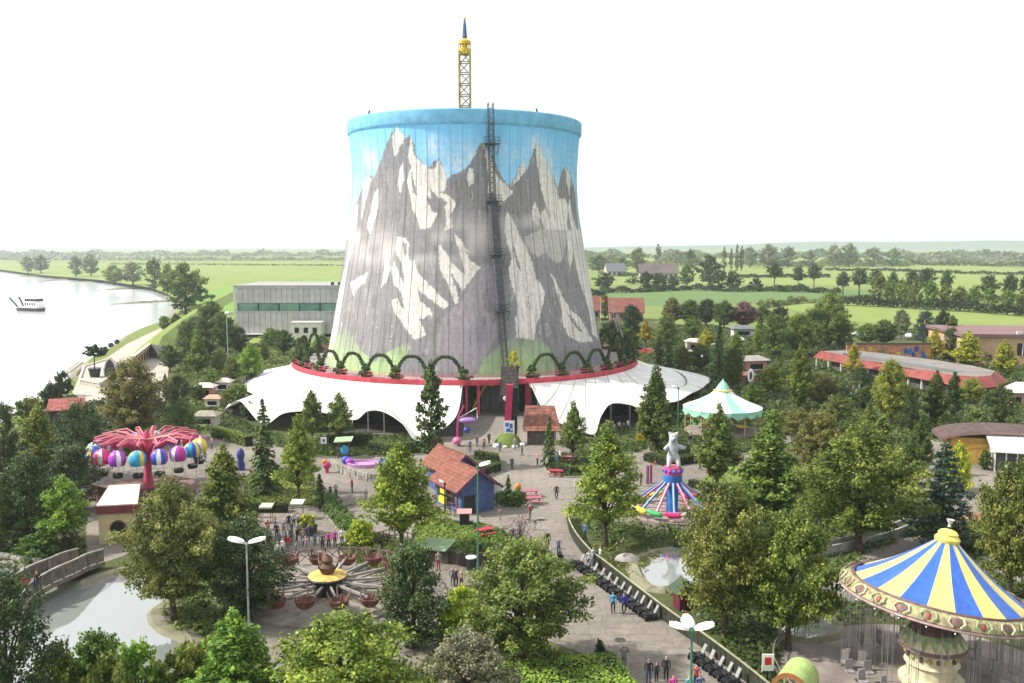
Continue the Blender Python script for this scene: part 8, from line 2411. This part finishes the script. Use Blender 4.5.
oth = [(589, 569, WH, JN, 'visitor in white at the upper end of the cart row, left one'), (593, 566, (.5, .5, .52), GY, 'visitor in pale grey at the upper end of the cart row, right one'), (600, 565, WH, DK, 'visitor in white with dark trousers leaning at the fence above the carts'), (623, 466, DK, DK, 'person in black on the far path right of the yellow-green tree'), (627, 469, (.06, .05, .05), DK, 'person in dark brown on the far path right of the yellow-green tree'), (641, 486, DK, DK, 'person in black left of the two plum posts'), (480, 560, DK, DK, 'person crouched dark figure behind the bare pinkish tree'), (513, 544, (.14, .12, .14), JN, 'person in charcoal behind the bare pinkish tree'), (517, 547, (.45, .42, .55), GY, 'person in lilac behind the bare pinkish tree'), (838, 408, (.6, .5, .5), DK, 'person in pale pink below the red canopy, left one'), (846, 410, (.2, .2, .3), DK, 'person in blue-grey below the red canopy, right one'), (26, 596, (.50, .06, .10), DK, 'person in red on the wooden footbridge'), (38, 592, DK, JN, 'person in black on the wooden footbridge')]
for i, (x, y, c_, l_, lb) in enumerate(oth):
    person(x, y, ('walk', 'stand')[i % 2], c_, l_, i % 4, i * .9, lb, 1.0, z=1.3 if y in (596, 592) else .03)
for i in range(12):
    x, y = 826 + (i * 37 % 34), 393 + (i * 5 % 11)
    c_, nm = [(DK, 'black'), (NV, 'navy'), (WH, 'white'), ((.45, .2, .22), 'pink'), (GY, 'grey'), ((.1, .2, .4), 'blue')][i % 6]
    person(x, y, ('stand', 'walk')[i % 2], c_, (DK, JN)[i % 2], i % 4, i * 1.9, 'visitor in %s before the red canopy, %s from the left in the crowd' % (nm, ORD[sorted(range(12), key=lambda k: k * 37 % 34).index(i)]), 1.0, 'crowd before the red canopy')
walkers = [(300, 462), (352, 492), (366, 500), (380, 488), (392, 500), (420, 470), (432, 520), (500, 520), (512, 470), (522, 456), (530, 520), (575, 492), (585, 540), (565, 590), (404, 512), (224, 447), (212, 449), (205, 462), (690, 446), (655, 470), (700, 470), (500, 452), (515, 450), (535, 530)]
PAL = [(DK, 'black'), ((.40, .05, .06), 'red'), (WH, 'white'), ((.10, .18, .38), 'blue'), (BE, 'beige'), ((.10, .14, .08), 'olive'), (GY, 'grey'), ((.45, .22, .30), 'pink'), (NV, 'navy')]
far_, near_ = [sorted(w for w in walkers if (w[1] < 495) == f_) for f_ in (True, False)]
for i, (x, y) in enumerate(walkers):
    c_, nm = PAL[i % 9]
    person(x, y, ('walk', 'stand', 'walk')[i % 3], c_, (DK, JN, GY, BE)[i % 4], i % 4, i * 2.3, ('visitor in %s among the far strollers, %s from the left' % (nm, ORD[far_.index((x, y))]) if y < 495 else 'visitor in %s among the near strollers, %s from the left' % (nm, ORD[near_.index((x, y))])), (1.0, .96, 1.03, .72)[i % 4], 'strolling visitors', bag=(.1, .1, .12) if i % 5 == 0 else None)
band = [(270, 545), (272, 553), (288, 552), (291, 545), (297, 541), (303, 545), (309, 541), (315, 546), (306, 553), (278, 560), (296, 556), (268, 536)]
for i, (x, y) in enumerate(band):
    c_, nm = PAL[(i * 4 + 2) % 9]
    person(x, y, ('stand', 'walk')[i % 2], c_, (JN, DK, GY)[i % 3], (i + 1) % 4, i * 1.4, 'visitor in %s queueing behind the bowl ride, %s from the left' % (nm, ORD[sorted(band).index((x, y))]), (1.0, .74, .97)[i % 3], 'visitors queueing behind the bowl ride')
# pram
def pram(p, rz, label):
    c_ = thing('pram', label, 'pram', p, rz)
    MB().box((0, 0, .62), (.5, .8, .3), 0, 1.15).build('body', m_cart, c_); MB().lathe([(.30, 0), (.30, .46)], 10, a0=0, a1=PI).build('hood', m_cart, c_, loc=(-.23, -.12, .75)).rotation_euler = (0, PI / 2, 0)
    MB().bar((0, .35, .7), (0, .8, 1.05), .45, .04).build('handle', m_cart, c_)
    for sx, sy in ((-.28, -.35), (.28, -.35), (-.28, .35), (.28, .35)):
        w = obj('wheel', wheel_me, c_, (sx, sy, .2)); w.rotation_euler = (0, PI / 2, 0); w.scale = (.75, .75, .75)
pram(G(560.5, 566), .1, 'dark pram pushed along the path towards the camera')
pram(G(703, 707), PI, 'dark pram pushed at the bottom edge of the path')
# ------------------------------------------------------------------ far ridge and the air
vs = []; fs = []
rh = random.Random(2)
npt = 60
for i in range(npt + 1):
    x = -3800 + 9600 * i / npt
    t = max(0, min(1, (x + 300) / 3500))
    h = 6 + 58 * t * t * (3 - 2 * t) + 5 * math.sin(i * .7) + rh.uniform(-2, 2)
    vs += [(x, 6900, 0), (x, 7200, max(2, h)), (x, 7900, 0)]
for i in range(npt):
    fs += [(i * 3, i * 3 + 3, i * 3 + 4, i * 3 + 1), (i * 3 + 1, i * 3 + 4, i * 3 + 5, i * 3 + 2)]
me_ = bpy.data.meshes.new('hills'); me_.from_pydata(vs, [], fs); me_.materials.append(ground_mat('wooded_hill', [(.05, .085, .035), (.08, .11, .05), (.05, .08, .03), (.09, .12, .05)], [.004, .02], bump=0))
structure('hills', me_)
hz = MB().box((0, 4150, 40.5), (19600, 9300, 90)).build('haze', None)
m_hz = bpy.data.materials.new('haze_air'); m_hz.use_nodes = True
nt_ = m_hz.node_tree; nt_.nodes.clear()
out_ = nt_.nodes.new('ShaderNodeOutputMaterial'); pv2 = nt_.nodes.new('ShaderNodeVolumePrincipled')
pv2.inputs['Color'].default_value = (.82, .90, 1.0, 1); pv2.inputs['Density'].default_value = .00014; pv2.inputs['Anisotropy'].default_value = .35
nt_.links.new(pv2.outputs[0], out_.inputs['Volume'])
hz.data.materials.clear(); hz.data.materials.append(m_hz)
tag(hz, kind='stuff')
